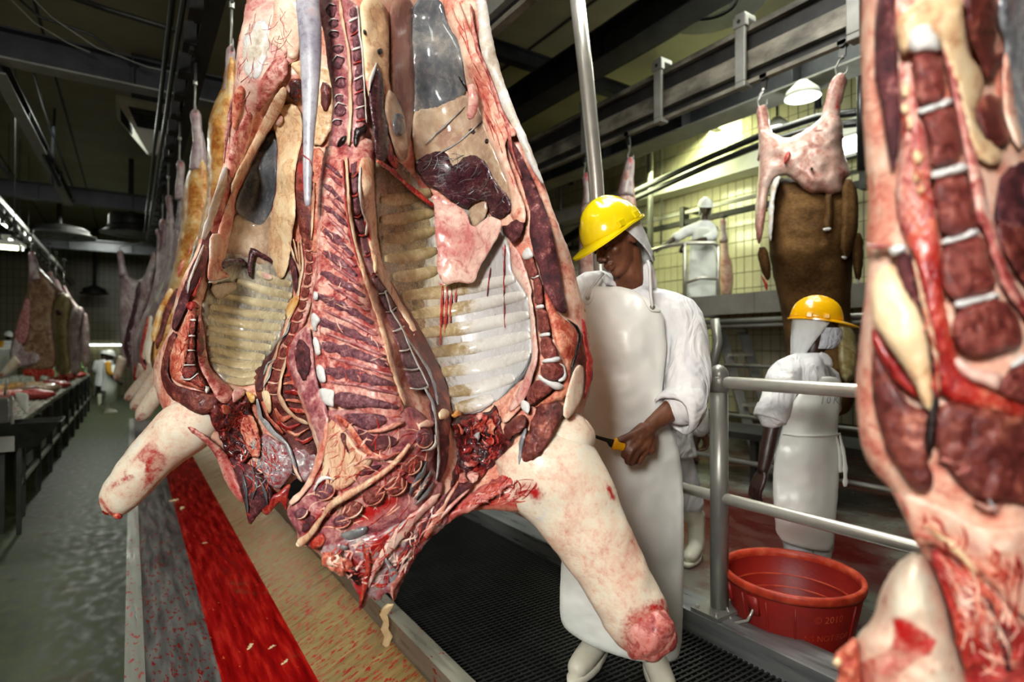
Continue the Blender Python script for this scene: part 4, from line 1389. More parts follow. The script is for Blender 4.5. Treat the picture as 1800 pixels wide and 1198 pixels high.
# vertebral bodies of the loin
can1 = A1('430,60 440,150 450,250 462,350 470,450 476,560 480,660 485,760 490,850')
bod1 = A1('500,40 518,140 520,240 540,350 545,450 550,550 555,650 565,760 570,860')
for i in range(len(can1) - 1):
    l0, l1, r0, r1 = can1[i], can1[i + 1], bod1[i], bod1[i + 1]
    q = [(l0[0] + 4, l0[1] + 3), (r0[0] - 1, r0[1] - 3), (r1[0] - 1, r1[1] - 7), (l1[0] + 4, l1[1] - 1)]
    slab('vertebra', q, dA, M['bone_purple'], CA, proud=0.016, res=4, w=5, smooth=1)
    band('disc', [(l1[0] + 3, l1[1] + 1), ((l1[0] + r1[0]) / 2, (l1[1] + r1[1]) / 2 - 2), (r1[0], r1[1] - 5)], [3, 5, 3], dA, M['cartilage'] if i % 2 == 0 else M['muscle_red'], CA, h=0.018, under=0.0)
band('ligament_edge', [(p[0] + 2, p[1]) for p in bod1], [3, 4, 4, 3, 4], dA, M['pearl'], CA, h=0.018, under=0.0)
band('spinal_canal', A1('385,-20 400,100 425,230 450,350 460,500 462,650 465,800 455,920 450,1020'), [7, 6, 5, 7, 7, 6, 9], dA, M['ligament'], CA, h=0.02, under=0.0)
slab('cut_gap', A1('490,900 540,890 575,860 580,930 530,960 520,1010 480,1040 485,960'), dA, M['black_hole'], CA, proud=0.018, res=4, w=5, rag=1.5)
slab('cut_gap', A1('390,960 440,945 430,1000 385,1030 360,1030'), dA, M['black_hole'], CA, proud=0.018, res=4, w=5, rag=1.5)
slab('cut_joint', A1('300,1010 430,1000 560,960 640,1000 635,1210 260,1210 270,1100'), dA, M['fat_red'], CA, proud=0.010, res=6, w=10, rag=2)
# --- kidney fat and tenderloin beside it
slab('kidney_fat', A1('520,-20 690,-20 735,200 735,330 730,600 790,700 799,820 700,830 640,700 590,700 560,500 545,250'), dA, M['fat_cream'], CA, proud=0.02, res=6, w=18, amp=0.006, freq=18, stains=[(A1('580,520 590,640'), 8, 0.6), (A1('720,600 700,700 760,800'), 8, 0.6)])
slab('kidney_fat', A2('60,460 110,500 150,600 165,700 175,820 140,860 100,800 70,680 40,600'), dA, M['membrane'], CA, proud=0.03, res=6, w=14, amp=0.006, stains=[(A2('60,480 80,640 140,840'), 10, 0.45)])
slab('gland', A2('95,600 130,590 160,640 160,700 120,725 92,690'), dA, M['silver_dark'], CA, proud=0.045, res=4, w=10)
slab('fat_hole', A1('548,210 568,202 580,230 572,250 556,240'), dA, M['black_hole'], CA, proud=0.027, res=3, w=4)
slab('fat_hole', A1('655,345 690,335 690,375 665,390 650,372'), dA, M['black_hole'], CA, proud=0.028, res=3, w=4)
slab('tenderloin', A1('660,460 690,540 700,640 690,760 730,900 740,1080 690,1150 640,1120 625,900 600,760 590,640 610,560'), dA, M['liver_dark'], CA, proud=0.035, res=5, w=14)
band('white_tendon', A1('650,440 630,500 605,570 595,640'), [3, 7, 6, 3], dA, M['cartilage'], CA, h=0.04, under=0.0)
slab('red_strip', A1('640,880 690,860 735,960 760,1060 799,1130 799,1198 740,1160 700,1060 670,1140 640,1060'), dA, M['redflesh'], CA, proud=0.03, res=5, w=10, rag=2)
# --- thoracic half: spinous processes
slab('back_cut', A3('200,-20 320,-20 335,150 345,300 372,440 402,560 445,680 495,820 535,960 565,1080 605,1200 640,1330 560,1400 480,1370 320,1290 230,1290 190,1180 160,1080 150,930 140,800 150,690 170,600 170,400 175,200'), dA, M['fat_red'], CA, proud=0.014, res=6, w=14, amp=0.004, freq=22, label='pinkish cut face of the back')
feath = [((215, 25), (300, 95), 26, 18), ((205, 130), (312, 232), 28, 20), ((208, 245), (335, 355), 32, 22), ((203, 370), (362, 505), 36, 24), ((200, 485), (385, 615), 38, 26), ((190, 595), (425, 725), 44, 24), ((168, 715), (470, 862), 46, 30), ((175, 850), (512, 985), 50, 30), ((195, 975), (552, 1085), 56, 32), ((215, 1110), (585, 1188), 62, 32)]
for (a, b, w0, w1) in feath:
    m_ = ((a[0] * 0.6 + b[0] * 0.4), (a[1] * 0.6 + b[1] * 0.4) - 8)
    path = A3('%f,%f %f,%f %f,%f' % (a[0], a[1], m_[0], m_[1], b[0], b[1]))
    band('spinous_process', path, [w0 / 3.0, w0 / 2.9, w1 / 3.0], dA, M['bone_purple'], CA, h=0.018, under=0.0, res=5, jit=1.5)
for (a, b) in (((230, 75), (300, 140)), ((225, 185), (320, 290)), ((225, 305), (350, 430)), ((225, 430), (372, 560)), ((230, 545), (405, 670)), ((230, 655), (450, 800)), ((200, 790), (490, 925)), ((215, 915), (530, 1035)), ((230, 1040), (570, 1140)), ((240, 1170), (600, 1235))):
    band('feather_fat', A3('%d,%d %d,%d %d,%d' % (a[0], a[1], (a[0] + b[0]) / 2, (a[1] + b[1]) / 2 - 6, b[0], b[1])), [3, 8, 6], dA, M['muscle_pale'], CA, h=0.021, under=0.0, res=5, jit=2)
for q in ('155,690 178,700 180,735 160,745 148,725', '142,805 172,815 195,850 165,880 172,905 150,905 138,860', '148,935 172,935 192,990 190,1030 165,1035 152,985', '165,1075 210,1090 218,1140 215,1180 175,1165'):
    slab('cartilage_cap', A3(q), dA, M['cartilage'], CA, proud=0.026, res=4, w=6)
slab('cartilage_cap', A5('208,42 235,35 295,45 290,95 292,135 260,130 235,115 215,75'), dA, M['cartilage'], CA, proud=0.026, res=4, w=6)
# thoracic vertebrae
canR = A3('340,10 345,90 352,190 362,300 385,395 412,505 448,610 492,705 525,800 562,900 598,1005 620,1100 655,1200')
bodR = A3('385,5 388,85 398,190 415,300 448,400 470,500 512,595 560,690 600,790 640,890 690,1000 735,1110 770,1210')
for i in range(len(canR) - 1):
    l0, l1, r0, r1 = canR[i], canR[i + 1], bodR[i], bodR[i + 1]
    q = [(l0[0] + 2, l0[1] + 4), ((l0[0] + r0[0]) / 2, (l0[1] + r0[1]) / 2 + 5), (r0[0] - 1, r0[1] - 1), (r1[0] - 2, r1[1] - 8), ((l1[0] + r1[0]) / 2, (l1[1] + r1[1]) / 2 - 1), (l1[0] + 3, l1[1] - 1)]
    slab('vertebra', q, dA, M['bone_purple'], CA, proud=0.016, res=4, w=5, smooth=1)
    band('disc', [(l1[0] + 2, l1[1] + 1), ((l1[0] + r1[0]) / 2, (l1[1] + r1[1]) / 2 + 2), (r1[0] - 1, r1[1] - 6)], [2, 4, 4], dA, M['cartilage'] if i > 5 else M['muscle_red'], CA, h=0.019, under=0.0)
band('spinal_canal', A3('325,-10 335,150 342,290 368,420 400,545 440,665 490,805 530,945 560,1070 600,1190 640,1290'), [6, 6, 7, 7, 9, 9, 9, 9, 8, 9], dA, M['ligament'], CA, h=0.02, under=0.0)
band('red_seam', A3('305,0 315,120 325,260 345,380 372,480 395,560'), [3, 3, 4, 5, 4, 2], dA, M['muscle_red'], CA, h=0.022, under=0.0)
slab('ligament_strip', A3('388,-10 470,-10 472,80 478,200 485,330 490,430 520,560 545,620 580,690 640,790 700,900 745,1010 700,960 640,850 570,740 510,640 480,600 465,540 440,420 415,300 400,180'), dA, M['ligament'], CA, proud=0.024, res=5, w=10, stains=[(A3('430,330 445,420'), 8, 0.7), (A3('480,440 475,560'), 6, 0.5)])
band('white_ligament', A3('400,40 395,150 412,280 440,330 430,400'), [4, 5, 5, 4], dA, M['pearl'], CA, h=0.03, under=0.0)
slab('fat_tab', A3('470,500 490,510 497,565 480,605 466,570'), dA, M['fat_cream'], CA, proud=0.035, res=4, w=6)
slab('long_neck_muscle', A3('545,620 600,700 680,830 760,970 830,1120 870,1230 880,1400 850,1530 800,1500 800,1350 745,1180 690,1040 640,920 590,800'), dA, M['muscle_brown'], CA, proud=0.02, res=6, w=14, label='dark muscle strip beside the vertebrae')
band('white_ligament', A3('530,690 545,740 560,790 610,870 640,930 660,990 690,1050 730,1130 760,1190'), [3, 4, 3, 4, 4, 3], dA, M['pearl'], CA, h=0.026, under=0.0)
band('blue_vein', A3('640,930 700,1020 760,1110 790,1190 810,1290'), [3, 5, 6, 5], dA, M['silver'], CA, h=0.027, under=0.0)
# left shoulder bulge
slab('shoulder_blade_muscle', A3('130,865 145,960 160,1100 180,1200 220,1300 250,1420 205,1560 150,1400 70,1210 30,1130 15,1060 22,990 60,920'), dA, M['muscle_pale'], CA, proud=0.02, res=6, w=18, amp=0.005, freq=24)
slab('shoulder_dark', A3('60,960 100,940 130,1000 135,1100 110,1180 70,1120 50,1040'), dA, M['muscle_dark'], CA, proud=0.03, res=5, w=12, rag=3)
band('red_rim', A3('62,915 25,985 15,1060 32,1130 70,1215'), [4, 6, 5, 4], dA, M['redflesh'], CA, h=0.014, under=0.004)
# --- neck
slab('neck_base', A5('210,150 320,150 480,150 640,160 700,120 790,200 835,340 800,450 870,520 860,600 760,680 620,760 500,800 330,830 250,880 130,870 100,790 60,740 40,690 60,650 130,590 170,520 205,400 240,260'), dA, M['muscle_pale'], CA, proud=0.012, res=7, w=20, amp=0.004, freq=20, stains=[(A5('660,500 600,620 500,680 380,740'), 28, 0.75), (A5('690,110 700,260 640,400'), 14, 0.55), (A5('150,800 220,720'), 20, 0.8), (A5('500,380 560,420'), 12, 0.5)])
slab('nuchal_fan', A5('262,190 320,230 380,300 430,370 500,400 470,460 430,480 400,530 320,580 250,560 205,540 230,460 245,330'), dA, M['ligament'], CA, proud=0.022, res=5, w=12, stains=[(A5('290,330 300,470'), 9, 0.4), (A5('360,290 400,380'), 9, 0.4)])
band('neck_rim_fat', A5('255,190 240,310 205,440 165,530 120,590 60,645'), [8, 10, 12, 14, 12, 8], dA, M['fat'], CA, h=0.022, under=0.004)
slab('dorsal_muscle', A5('320,275 350,265 350,320 375,390 340,340'), dA, M['muscle_dark'], CA, proud=0.03, res=4, w=6)
slab('spinous_process', A5('335,165 560,170 575,215 520,240 460,262 400,230 350,205'), dA, M['bone_purple'], CA, proud=0.02, res=5, w=9)
slab('spinous_process', A5('290,45 440,70 520,95 620,120 650,150 520,140 420,140 300,140'), dA, M['bone_purple'], CA, proud=0.02, res=5, w=9)
slab('spinous_process', A5('410,245 460,265 500,290 580,280 640,310 600,350 500,380 460,330 420,290'), dA, M['muscle_dark'], CA, proud=0.02, res=5, w=9)
band('neck_fat', A5('300,180 380,250 430,330 500,400 580,400 640,370'), [8, 14, 12, 10, 7, 4], dA, M['fat_orange'], CA, h=0.024, under=0.0)
band('neck_fat', A5('470,265 540,260 600,235 660,215'), [5, 8, 10, 6], dA, M['fat'], CA, h=0.026, under=0.0)
band('neck_fat', A5('420,430 450,400 500,400 560,410 620,380'), [6, 6, 4, 6, 4], dA, M['fat_red'], CA, h=0.026, under=0.0)
slab('neck_muscle', A5('400,400 440,420 480,450 560,430 500,480 430,510 400,470'), dA, M['muscle_dark'], CA, proud=0.019, res=4, w=8)
def ell(cx_, cy_, rx, ry, rot=0, n=14):
    return ' '.join('%f,%f' % (cx_ + rx * math.cos(a) * math.cos(rot) - ry * math.sin(a) * math.sin(rot), cy_ + rx * math.cos(a) * math.sin(rot) + ry * math.sin(a) * math.cos(rot)) for a in [2 * math.pi * k / n for k in range(n)])
for cx_, cy_, rx, ry, rt, mt in ((700, 440, 52, 44, -0.7, 'bone'), (612, 545, 62, 50, -0.6, 'bone'), (497, 600, 62, 44, -0.6, 'bone'), (382, 672, 58, 40, -0.5, 'bone'), (330, 735, 48, 34, -0.4, 'bone_purple'), (240, 578, 52, 42, -0.5, 'bone_purple'), (115, 692, 38, 26, -0.6, 'bone_purple'), (765, 295, 46, 52, 0, 'bone_purple')):
    b = slab('neck_vertebra', A5(ell(cx_, cy_, rx, ry, rt)), dA, M[mt], CA, proud=0.026, res=4, w=7)
    e = [tuple(map(float, t.split(','))) for t in ell(cx_, cy_, rx * 1.08, ry * 1.08, rt, 20).split()]
    band('cartilage_rim', A5(' '.join('%f,%f' % t for t in e[1:9])), [2, 4, 2], dA, M['fat'], b, h=0.03, under=0.0)
band('cartilage_rim', A5('185,575 195,545 225,510 265,505 285,520'), [4, 6, 7, 4], dA, M['cartilage'], CA, h=0.03, under=0.0)
limb('spinal_cord', [(490 + 690 / 2.995, 670 + 330 / 2.995, 1.278, 4), (490 + 600 / 2.995, 670 + 440 / 2.995, 1.27, 4.8), (490 + 480 / 2.995, 670 + 530 / 2.995, 1.265, 5), (490 + 380 / 2.995, 670 + 590 / 2.995, 1.265, 4.6), (490 + 290 / 2.995, 670 + 640 / 2.995, 1.268, 4.6), (490 + 225 / 2.995, 670 + 720 / 2.995, 1.278, 5), (490 + 170 / 2.995, 670 + 800 / 2.995, 1.288, 5.5), (490 + 115 / 2.995, 670 + 848 / 2.995, 1.297, 7), (490 + 105 / 2.995, 670 + 855 / 2.995, 1.295, 4)], M['ligament'], CA, amp=0.004, label='cream spinal cord crossing the neck')
slab('neck_hole', A5('165,700 195,715 190,750 140,800 115,790 130,740'), dA, M['muscle_dark'], CA, proud=0.02, res=4, w=8)
slab('neck_end', A5('160,840 230,790 250,840 215,880 165,880'), dA, M['redflesh'], CA, proud=0.02, res=4, w=8, rag=2)
# --- throat flaps
slab('throat_flap', A5('205,880 330,830 500,800 640,745 780,650 870,590 898,600 898,720 860,780 780,840 700,960 660,1040 620,1130 605,1165 590,1110 560,1110 530,1165 500,1140 480,1130 440,1205 415,1215 430,1130 400,1100 370,1020 320,1030 250,970'), dA, M['silver_red'], CA, proud=0.02, thick=0.03, res=6, w=12, amp=0.008, freq=16, rag=2, stains=[(A5('400,960 430,1130 415,1200'), 24, 0.8), (A5('600,1100 610,1160'), 14, 0.8), (A5('480,880 560,840'), 20, 0.55), (A5('520,1140 540,1100'), 10, 0.6)])
band('flap_muscle', A5('860,620 780,760 700,850 640,950 580,1060'), [4, 14, 18, 14, 6], dA, M['muscle_dark'], CA, h=0.03, under=0.0)
band('flap_fat', A5('850,590 740,690 640,800 560,900 520,960 470,1080'), [8, 16, 18, 20, 14, 6], dA, M['membrane_pink'], CA, h=0.032, under=0.0, jit=3)
band('flap_fat', A5('880,640 820,740 770,820'), [6, 14, 6], dA, M['fat'], CA, h=0.034, under=0.0, jit=3)
band('flap_fat', A5('560,930 610,1010 600,1090'), [6, 12, 8], dA, M['silver'], CA, h=0.034, under=0.0, jit=3)
band('flap_edge', A5('660,1010 610,1050 595,1110 605,1160'), [6, 12, 9, 2], dA, M['fat_red'], CA, h=0.034, under=0.0)
band('flap_edge', A5('470,900 470,1000 450,1090 425,1190'), [8, 12, 10, 3], dA, M['redflesh'], CA, h=0.036, under=0.0)
slab('flap_hole', A5('375,985 410,980 430,1030 420,1080 400,1060 372,1020'), dA, M['black_hole'], CA, proud=0.034, res=4, w=6, rag=2)
slab('ragged_fat', A5('215,900 270,890 330,930 380,930 390,985 350,1000 335,1030 318,1035 305,1005 270,1000 245,970 225,970'), dA, M['fat_orange'], CA, proud=0.036, res=3.5, w=9, amp=0.022, freq=7, rag=5)
slab('ragged_fat', A5('240,930 300,905 340,950 310,990 260,975'), dA, M['fat'], CA, proud=0.042, res=3.5, w=9, amp=0.02, freq=6, rag=4)
slab('flap_vein', A5('315,860 370,865 360,890 320,885'), dA, M['silver_dark'], CA, proud=0.03, res=4, w=7)
slab('grey_muscle', A5('310,810 400,770 480,760 440,820 360,840'), dA, M['silver_dark'], CA, proud=0.024, res=5, w=10)
slab('silver_flap', A5('440,860 560,790 700,710 760,690 700,760 600,840 520,890 470,890'), dA, M['silver'], CA, proud=0.028, res=5, w=12, stains=[(A5('480,880 560,830'), 16, 0.8)])
for q, w_ in (('780,420 760,480 700,560 690,600', 9), ('800,470 770,540 720,620', 9), ('815,530 780,590 720,650', 8)):
    band('neck_strap', A5(q), [4, w_, 4], dA, M['silver_dark'], CA, h=0.03, under=0.0)
slab('neck_side_muscle', A5('790,100 850,60 898,110 898,420 840,560 830,460 840,330 800,200'), dA, M['muscle_dark'], CA, proud=0.02, res=6, w=14)
band('white_ligament', A5('770,30 810,110 830,220 840,330 845,420 830,520'), [4, 5, 5, 6, 5, 4], dA, M['silver'], CA, h=0.03, under=0.0)
band('white_ligament', A5('750,365 800,360 830,330 825,280'), [3, 5, 6, 4], dA, M['cartilage'], CA, h=0.032, under=0.0)
slab('fat_tab', A5('835,170 860,140 898,150 898,190 850,205'), dA, M['fat_cream'], CA, proud=0.04, res=4, w=8)
slab('fat_tab', A5('725,230 790,195 820,215 810,240 740,245'), dA, M['fat'], CA, proud=0.03, res=4, w=8)
# --- throat cavity
slab('throat_clot', A6('70,220 160,215 300,200 380,150 400,260 400,350 500,330 440,440 400,490 300,590 250,640 190,600 150,560 120,640 60,700 130,480 120,380'), dA, M['clot'], CA, proud=0.008, res=4, w=12, amp=0.016, freq=13, rag=4)
for k, (x, y, rx, ry, mt) in enumerate(((340, 290, 26, 50, 'fat_orange'), (300, 240, 24, 30, 'redflesh'), (250, 350, 18, 22, 'silver'), (330, 380, 24, 20, 'redflesh'), (190, 440, 16, 30, 'redflesh'), (210, 520, 20, 46, 'fat_red'), (160, 620, 40, 24, 'fat_red'), (225, 610, 30, 34, 'membrane_pink'), (265, 220, 26, 18, 'fat_red'), (150, 300, 14, 36, 'fat_orange'), (110, 210, 26, 20, 'fat_yellow'))):
    slab('torn_tissue', A6(ell(x, y, rx, ry, 0.3 * k)), dA, M[mt], CA, proud=0.03, res=3, w=8, rag=7, amp=0.014, freq=6)
slab('windpipe_strip', A6('90,660 180,640 230,650 190,700 120,730 60,800 0,850 0,800'), dA, M['muscle_dark'], CA, proud=0.03, res=5, w=10)
slab('red_fascia', A6('0,900 110,800 200,720 300,650 400,600 480,560 520,600 440,680 320,760 230,810 110,870 0,950'), dA, M['fat_red'], CA, proud=0.016, res=4, w=16, amp=0.008, freq=12, rag=4, stains=[(A6('0,920 200,760 400,640 480,590'), 26, 0.6)], label='bright red fascia under the throat')
band('fascia_tendon', A6('10,880 80,800 140,740 200,690'), [4, 8, 6, 3], dA, M['membrane_pink'], CA, h=0.034, under=0.0)
band('fascia_tendon', A6('130,640 80,720 40,790'), [4, 7, 5], dA, M['fat'], CA, h=0.034, under=0.0)
# --- rib cage
cav = FULL('657,283 660,380 667,467 687,507 714,547 740,600 760,630 784,670 792,720 806,727 839,727 861,713 883,697 910,667 930,637 936,617 933,584 931,544 928,517 907,490 898,473 897,447 893,420 880,395 850,370 790,360 750,345 720,300 690,275 668,270')
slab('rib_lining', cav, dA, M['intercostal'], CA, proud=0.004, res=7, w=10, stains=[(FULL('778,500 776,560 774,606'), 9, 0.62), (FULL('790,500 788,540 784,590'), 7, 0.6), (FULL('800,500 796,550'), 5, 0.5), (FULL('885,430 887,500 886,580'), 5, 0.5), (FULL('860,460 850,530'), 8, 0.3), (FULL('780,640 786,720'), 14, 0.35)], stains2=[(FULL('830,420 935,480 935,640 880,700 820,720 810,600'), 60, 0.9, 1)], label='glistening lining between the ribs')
slab('rib_lining', FULL('657,283 660,380 667,467 687,507 714,547 740,600 752,600 748,500 752,440 762,380 740,340 715,300 690,275 668,270'), dA, M['intercostal_y'], CA, proud=0.006, res=7, w=10, label='yellowish lining close to the spine, shade put into its colour')  # yellow is its own; darker tones paint in the spine's shadow
ribs = [(668, 352, 757, 338), (668, 386, 765, 372), (672, 420, 766, 404), (676, 454, 768, 440), (690, 486, 772, 474), (705, 520, 905, 490), (722, 553, 924, 518), (738, 586, 930, 553), (755, 620, 932, 588), (772, 655, 932, 622), (785, 690, 905, 662), (800, 716, 868, 698)]
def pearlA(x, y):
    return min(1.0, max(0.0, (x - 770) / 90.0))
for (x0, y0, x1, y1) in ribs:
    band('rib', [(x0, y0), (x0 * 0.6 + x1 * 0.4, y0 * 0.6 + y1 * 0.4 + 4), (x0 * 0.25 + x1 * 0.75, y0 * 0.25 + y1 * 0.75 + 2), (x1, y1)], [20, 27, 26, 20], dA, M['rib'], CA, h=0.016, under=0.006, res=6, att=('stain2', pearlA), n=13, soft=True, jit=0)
slab('cavity_corner', A6('330,150 400,110 480,30 560,-30 560,60 540,150 500,200 430,270 400,250 390,160'), dA, M['fat'], CA, proud=0.02, res=5, w=14)
band('blue_vein', A4('300,1110 380,1030 440,960 460,870'), [3, 6, 5, 3], dA, M['silver_dark'], CA, h=0.016, under=0.0)
# blood runs down the lining
for q, w_ in (('778,502 777,540 775,575 774,606', 5), ('786,502 785,545 782,585', 6), ('794,504 792,540 791,566', 4), ('803,500 800,530', 3), ('887,430 886,470 885,520', 2.5), ('886,520 887,575', 2), ('862,470 856,520', 2), ('770,640 768,700', 2)):
    band('blood_run', FULL(q), [w_ * 0.6, w_, w_ * 0.4], dA, M['redflesh'], CA, h=0.017, under=0.0, res=4)
# membrane curtain and flap
band('membrane_edge', FULL('662,282 690,300 715,325 740,345 762,362'), [7, 8, 7, 9, 8], dA, M['redflesh'], CA, h=0.05, under=-0.02)
flap = FULL('755,338 793,355 820,371 830,404 858,379 871,382 884,390 877,413 860,443 841,473 835,494 827,499 800,495 787,502 778,497 773,488 767,467 770,440 764,410 764,363')
slab('diaphragm_flap', flap, dA, M['membrane_pink'], CA, proud=0.012, thick=0.006, res=5, w=20, base=-0.055, amp=0.006, freq=18, sink=0.0, stains=[(FULL('806,412 830,420 850,425'), 16, 0.35), (FULL('764,363 768,430 774,490'), 4, 0.7), (FULL('778,497 800,495 830,498'), 4, 0.5)], label='pink diaphragm flap hanging in the cavity')
slab('lining_window', A4('125,120 160,90 225,60 232,130 200,180 150,225'), dA, M['membrane'], CA, proud=0.02, res=5, w=10)
# --- sternum rim
slab('rim_muscle', FULL('890,236 893,264 917,320 930,367 932,373 930,407 937,440 947,470 954,504 967,527 980,547 994,552 998,544 991,517 985,474 981,454 971,407 961,373 945,333 927,294 907,254'), dA, M['muscle_dark'], CA, proud=0.022, res=5, w=12, amp=0.002, freq=10, label='long dark muscle cut along the brisket')
slab('rim_torn', A4('310,190 340,200 370,160 410,170 420,210 400,260 370,300 340,260 310,230'), dA, M['muscle_dark'], CA, proud=0.03, res=4, w=10, rag=4, amp=0.01, freq=8)
slab('sternum_fat', A4('350,290 400,340 440,450 470,560 455,560 470,620 480,700 490,800 500,880 470,990 440,1090 395,1150 330,1190 380,1080 450,950 468,860 455,760 450,640 440,560 380,480 355,430'), dA, M['membrane_pink'], CA, proud=0.03, res=5, w=10)
slab('sternum_fat', A4('530,540 570,600 600,660 650,700 690,735 715,780 690,900 665,1000 640,1110 560,1130 500,1150 470,1160 590,1070 650,1010 645,920 600,850 570,760 550,680 535,620'), dA, M['fat_orange'], CA, proud=0.02, res=5, w=14, amp=0.004, freq=10, label='orange red brisket fat')
for q in ('425,385 470,360 485,420 500,460 465,480 440,450', '468,480 505,465 520,540 525,612 482,618 475,560', '487,637 535,632 555,700 560,758 502,768 490,720', '502,786 560,780 590,840 608,886 570,898 517,903', '517,922 600,917 635,942 635,990 600,1018 540,1010 505,970', '490,1002 560,1037 578,1066 500,1120 460,1145 432,1110 450,1050'):
    slab('sternum_bone', A4(q), dA, M['bone'], CA, proud=0.034, res=4, w=7)
for q in ('410,350 440,300 475,345 468,368 425,383', '460,470 505,455 500,468 466,480', '480,620 530,612 532,632 484,638', '500,768 560,758 562,780 502,786', '515,903 610,884 618,905 600,918 518,922', '600,918 640,930 648,990 640,1020 590,1022 634,990 634,945', '500,975 540,1012 600,1022 640,1040 620,1062 575,1062 490,1000'):
    slab('sternum_cartilage', A4(q), dA, M['cartilage'], CA, proud=0.035, res=4, w=5)
slab('sternum_cartilage', A6('525,115 560,120 592,150 578,210 545,195 525,160'), dA, M['cartilage'], CA, proud=0.03, res=4, w=6)
slab('rim_fissure', A4('685,725 722,755 718,835 748,885 740,935 700,930 668,1030 655,1020 690,900 710,800'), dA, M['muscle_brown'], CA, proud=0.026, res=4, w=8, rag=2)
band('rim_slit', A4('650,690 700,730 716,770 712,820 690,900 668,1000'), [2, 5, 6, 5, 5, 2], dA, M['black_hole'], CA, h=0.029, under=0.0)
slab('fat_lobe', FULL('1014,641 1024,640 1028,664 1024,700 1012,722 997,738 990,730 990,718 997,684 1006,657'), dA, M['fat_white'], CA, proud=0.042, res=4, w=14, label='smooth cream fat lobe on the brisket')
band('rim_red', A4('735,690 745,800 770,900 765,1010 740,1110'), [8, 8, 10, 10, 6], dA, M['muscle_red'], CA, h=0.02, under=0.0)
slab('brisket_muscle', A6('640,145 700,135 800,130 795,210 745,320 700,400 650,470 580,520 520,525 530,440 580,300 615,210'), dA, M['muscle_brown'], CA, proud=0.03, res=5, w=12, amp=0.012, freq=9, rag=3)
slab('brisket_muscle', A6('425,280 500,210 560,215 570,260 540,310 480,340 440,385 410,330'), dA, M['muscle_brown'], CA, proud=0.03, res=5, w=12, amp=0.012, freq=9, rag=3)
band('blue_tendon', A6('560,300 530,400 520,500 515,530'), [4, 7, 9, 5], dA, M['silver'], CA, h=0.03, under=0.0)
# --- foreleg
stA = [(FULL('1110,1080 1165,1065 1185,1110 1170,1140 1125,1165 1098,1145'), 26, 0.6, 1), (FULL('900,870 935,850 945,870'), 22, 0.6), (FULL('966,857 967,859'), 7, 0.8), (FULL('1062,830 1072,860 1080,880'), 3, 0.8), (FULL('1078,975 1084,995'), 9, 0.5), (FULL('1000,930 1020,990 1040,1040'), 14, 0.35), (FULL('1005,890 1040,900'), 20, 0.3)]
limb('foreleg', [(915, 770, 1.44, 60), (955, 815, 1.43, 88), (1000, 868, 1.415, 82), (1035, 930, 1.40, 70), (1068, 990, 1.385, 62), (1096, 1040, 1.375, 59), (1120, 1085, 1.365, 57), (1138, 1118, 1.36, 48), (1147, 1138, 1.36, 32), (1151, 1148, 1.36, 8)], M['fat_white'], CA, n=32, flat=0.8, stains=stA, amp=0.006, label='white fat-covered foreleg with raw end')
limb('elbow', [(960, 800, 1.43, 60), (1000, 770, 1.43, 52), (1030, 752, 1.44, 30), (1038, 747, 1.44, 10)], M['fat_white'], CA, amp=0.004)
limb('raw_end', [(1112, 1090, 1.352, 34), (1130, 1104, 1.342, 52), (1146, 1118, 1.338, 49), (1154, 1134, 1.342, 34), (1156, 1150, 1.35, 12)], M['fat_red'], CA, n=40, flat=0.8, amp=0.02, sub=8, stains=[(FULL('1120,1075 1180,1100 1130,1160'), 40, 0.35, 1)])
# --- tail hanging in front
limb('tail', [(538, -120, 1.33, 26), (540, -10, 1.31, 21), (545, 60, 1.30, 20), (546, 120, 1.30, 17.5), (545, 180, 1.30, 13.5), (543, 240, 1.30, 10), (541, 300, 1.30, 8), (541, 350, 1.30, 6), (541, 362, 1.30, 3)], M['tailskin'], CA, flat=0.6, amp=0.001, stains=[(FULL('536,20 550,25 540,60 545,75'), 18, 0.45)], label='tapering grey-blue tail')
band('tail_blood', FULL('530,270 542,278 548,292'), [1, 2, 1], lambda p: np.full(len(np.atleast_2d(p)), 1.288), M['redflesh'], CA, h=0.002, under=0.002, res=3)
# --- fine strands over the cut faces
nk = A5('260,170 640,170 820,250 830,460 780,600 620,740 330,820 120,850 70,720 150,560 230,420')
fibres('red_strands', nk, dA, M['redflesh'], CA, 90, -0.75, (12, 40), (0.7, 2.2), 0.019, 1)
fibres('pale_strands', nk, dA, M['fat'], CA, 80, -0.7, (14, 44), (0.8, 2.6), 0.021, 2)
fl = A5('215,885 500,800 780,660 880,620 880,720 760,850 640,1060 470,1100 300,1000')
fibres('red_strands', fl, dA, M['redflesh'], CA, 60, 2.2, (14, 50), (0.8, 3.0), 0.032, 3)
fibres('pale_strands', fl, dA, M['membrane_pink'], CA, 45, 2.2, (14, 50), (0.8, 3.0), 0.034, 4)
bkf = A3('200,0 315,0 340,300 440,680 560,1080 600,1190 220,1190 150,900 165,600 175,200')
fibres('red_strands', bkf, dA, M['muscle_red'], CA, 60, 0.6, (8, 26), (0.5, 1.4), 0.0225, 5, 0.5)
fibres('pale_strands', bkf, dA, M['fat'], CA, 50, 0.55, (8, 26), (0.5, 1.5), 0.0215, 6, 0.5)
fibres('red_strands', A6('20,920 200,740 420,600 640,640 560,780 260,800 100,860'), dA, M['redflesh'], CA, 45, -0.55, (14, 46), (0.7, 2.4), 0.024, 9)
fibres('pale_strands', A6('20,920 200,740 420,600 640,640 560,780 260,800 100,860'), dA, M['membrane_pink'], CA, 22, -0.55, (14, 46), (0.7, 2.4), 0.025, 10)
fibres('red_strands', A2('360,0 420,0 560,310 700,650 780,1000 740,1000 600,700 460,300'), dA, M['redflesh'], CA, 24, 1.1, (20, 60), (0.5, 1.3), 0.031, 11, 0.08, 0.05)
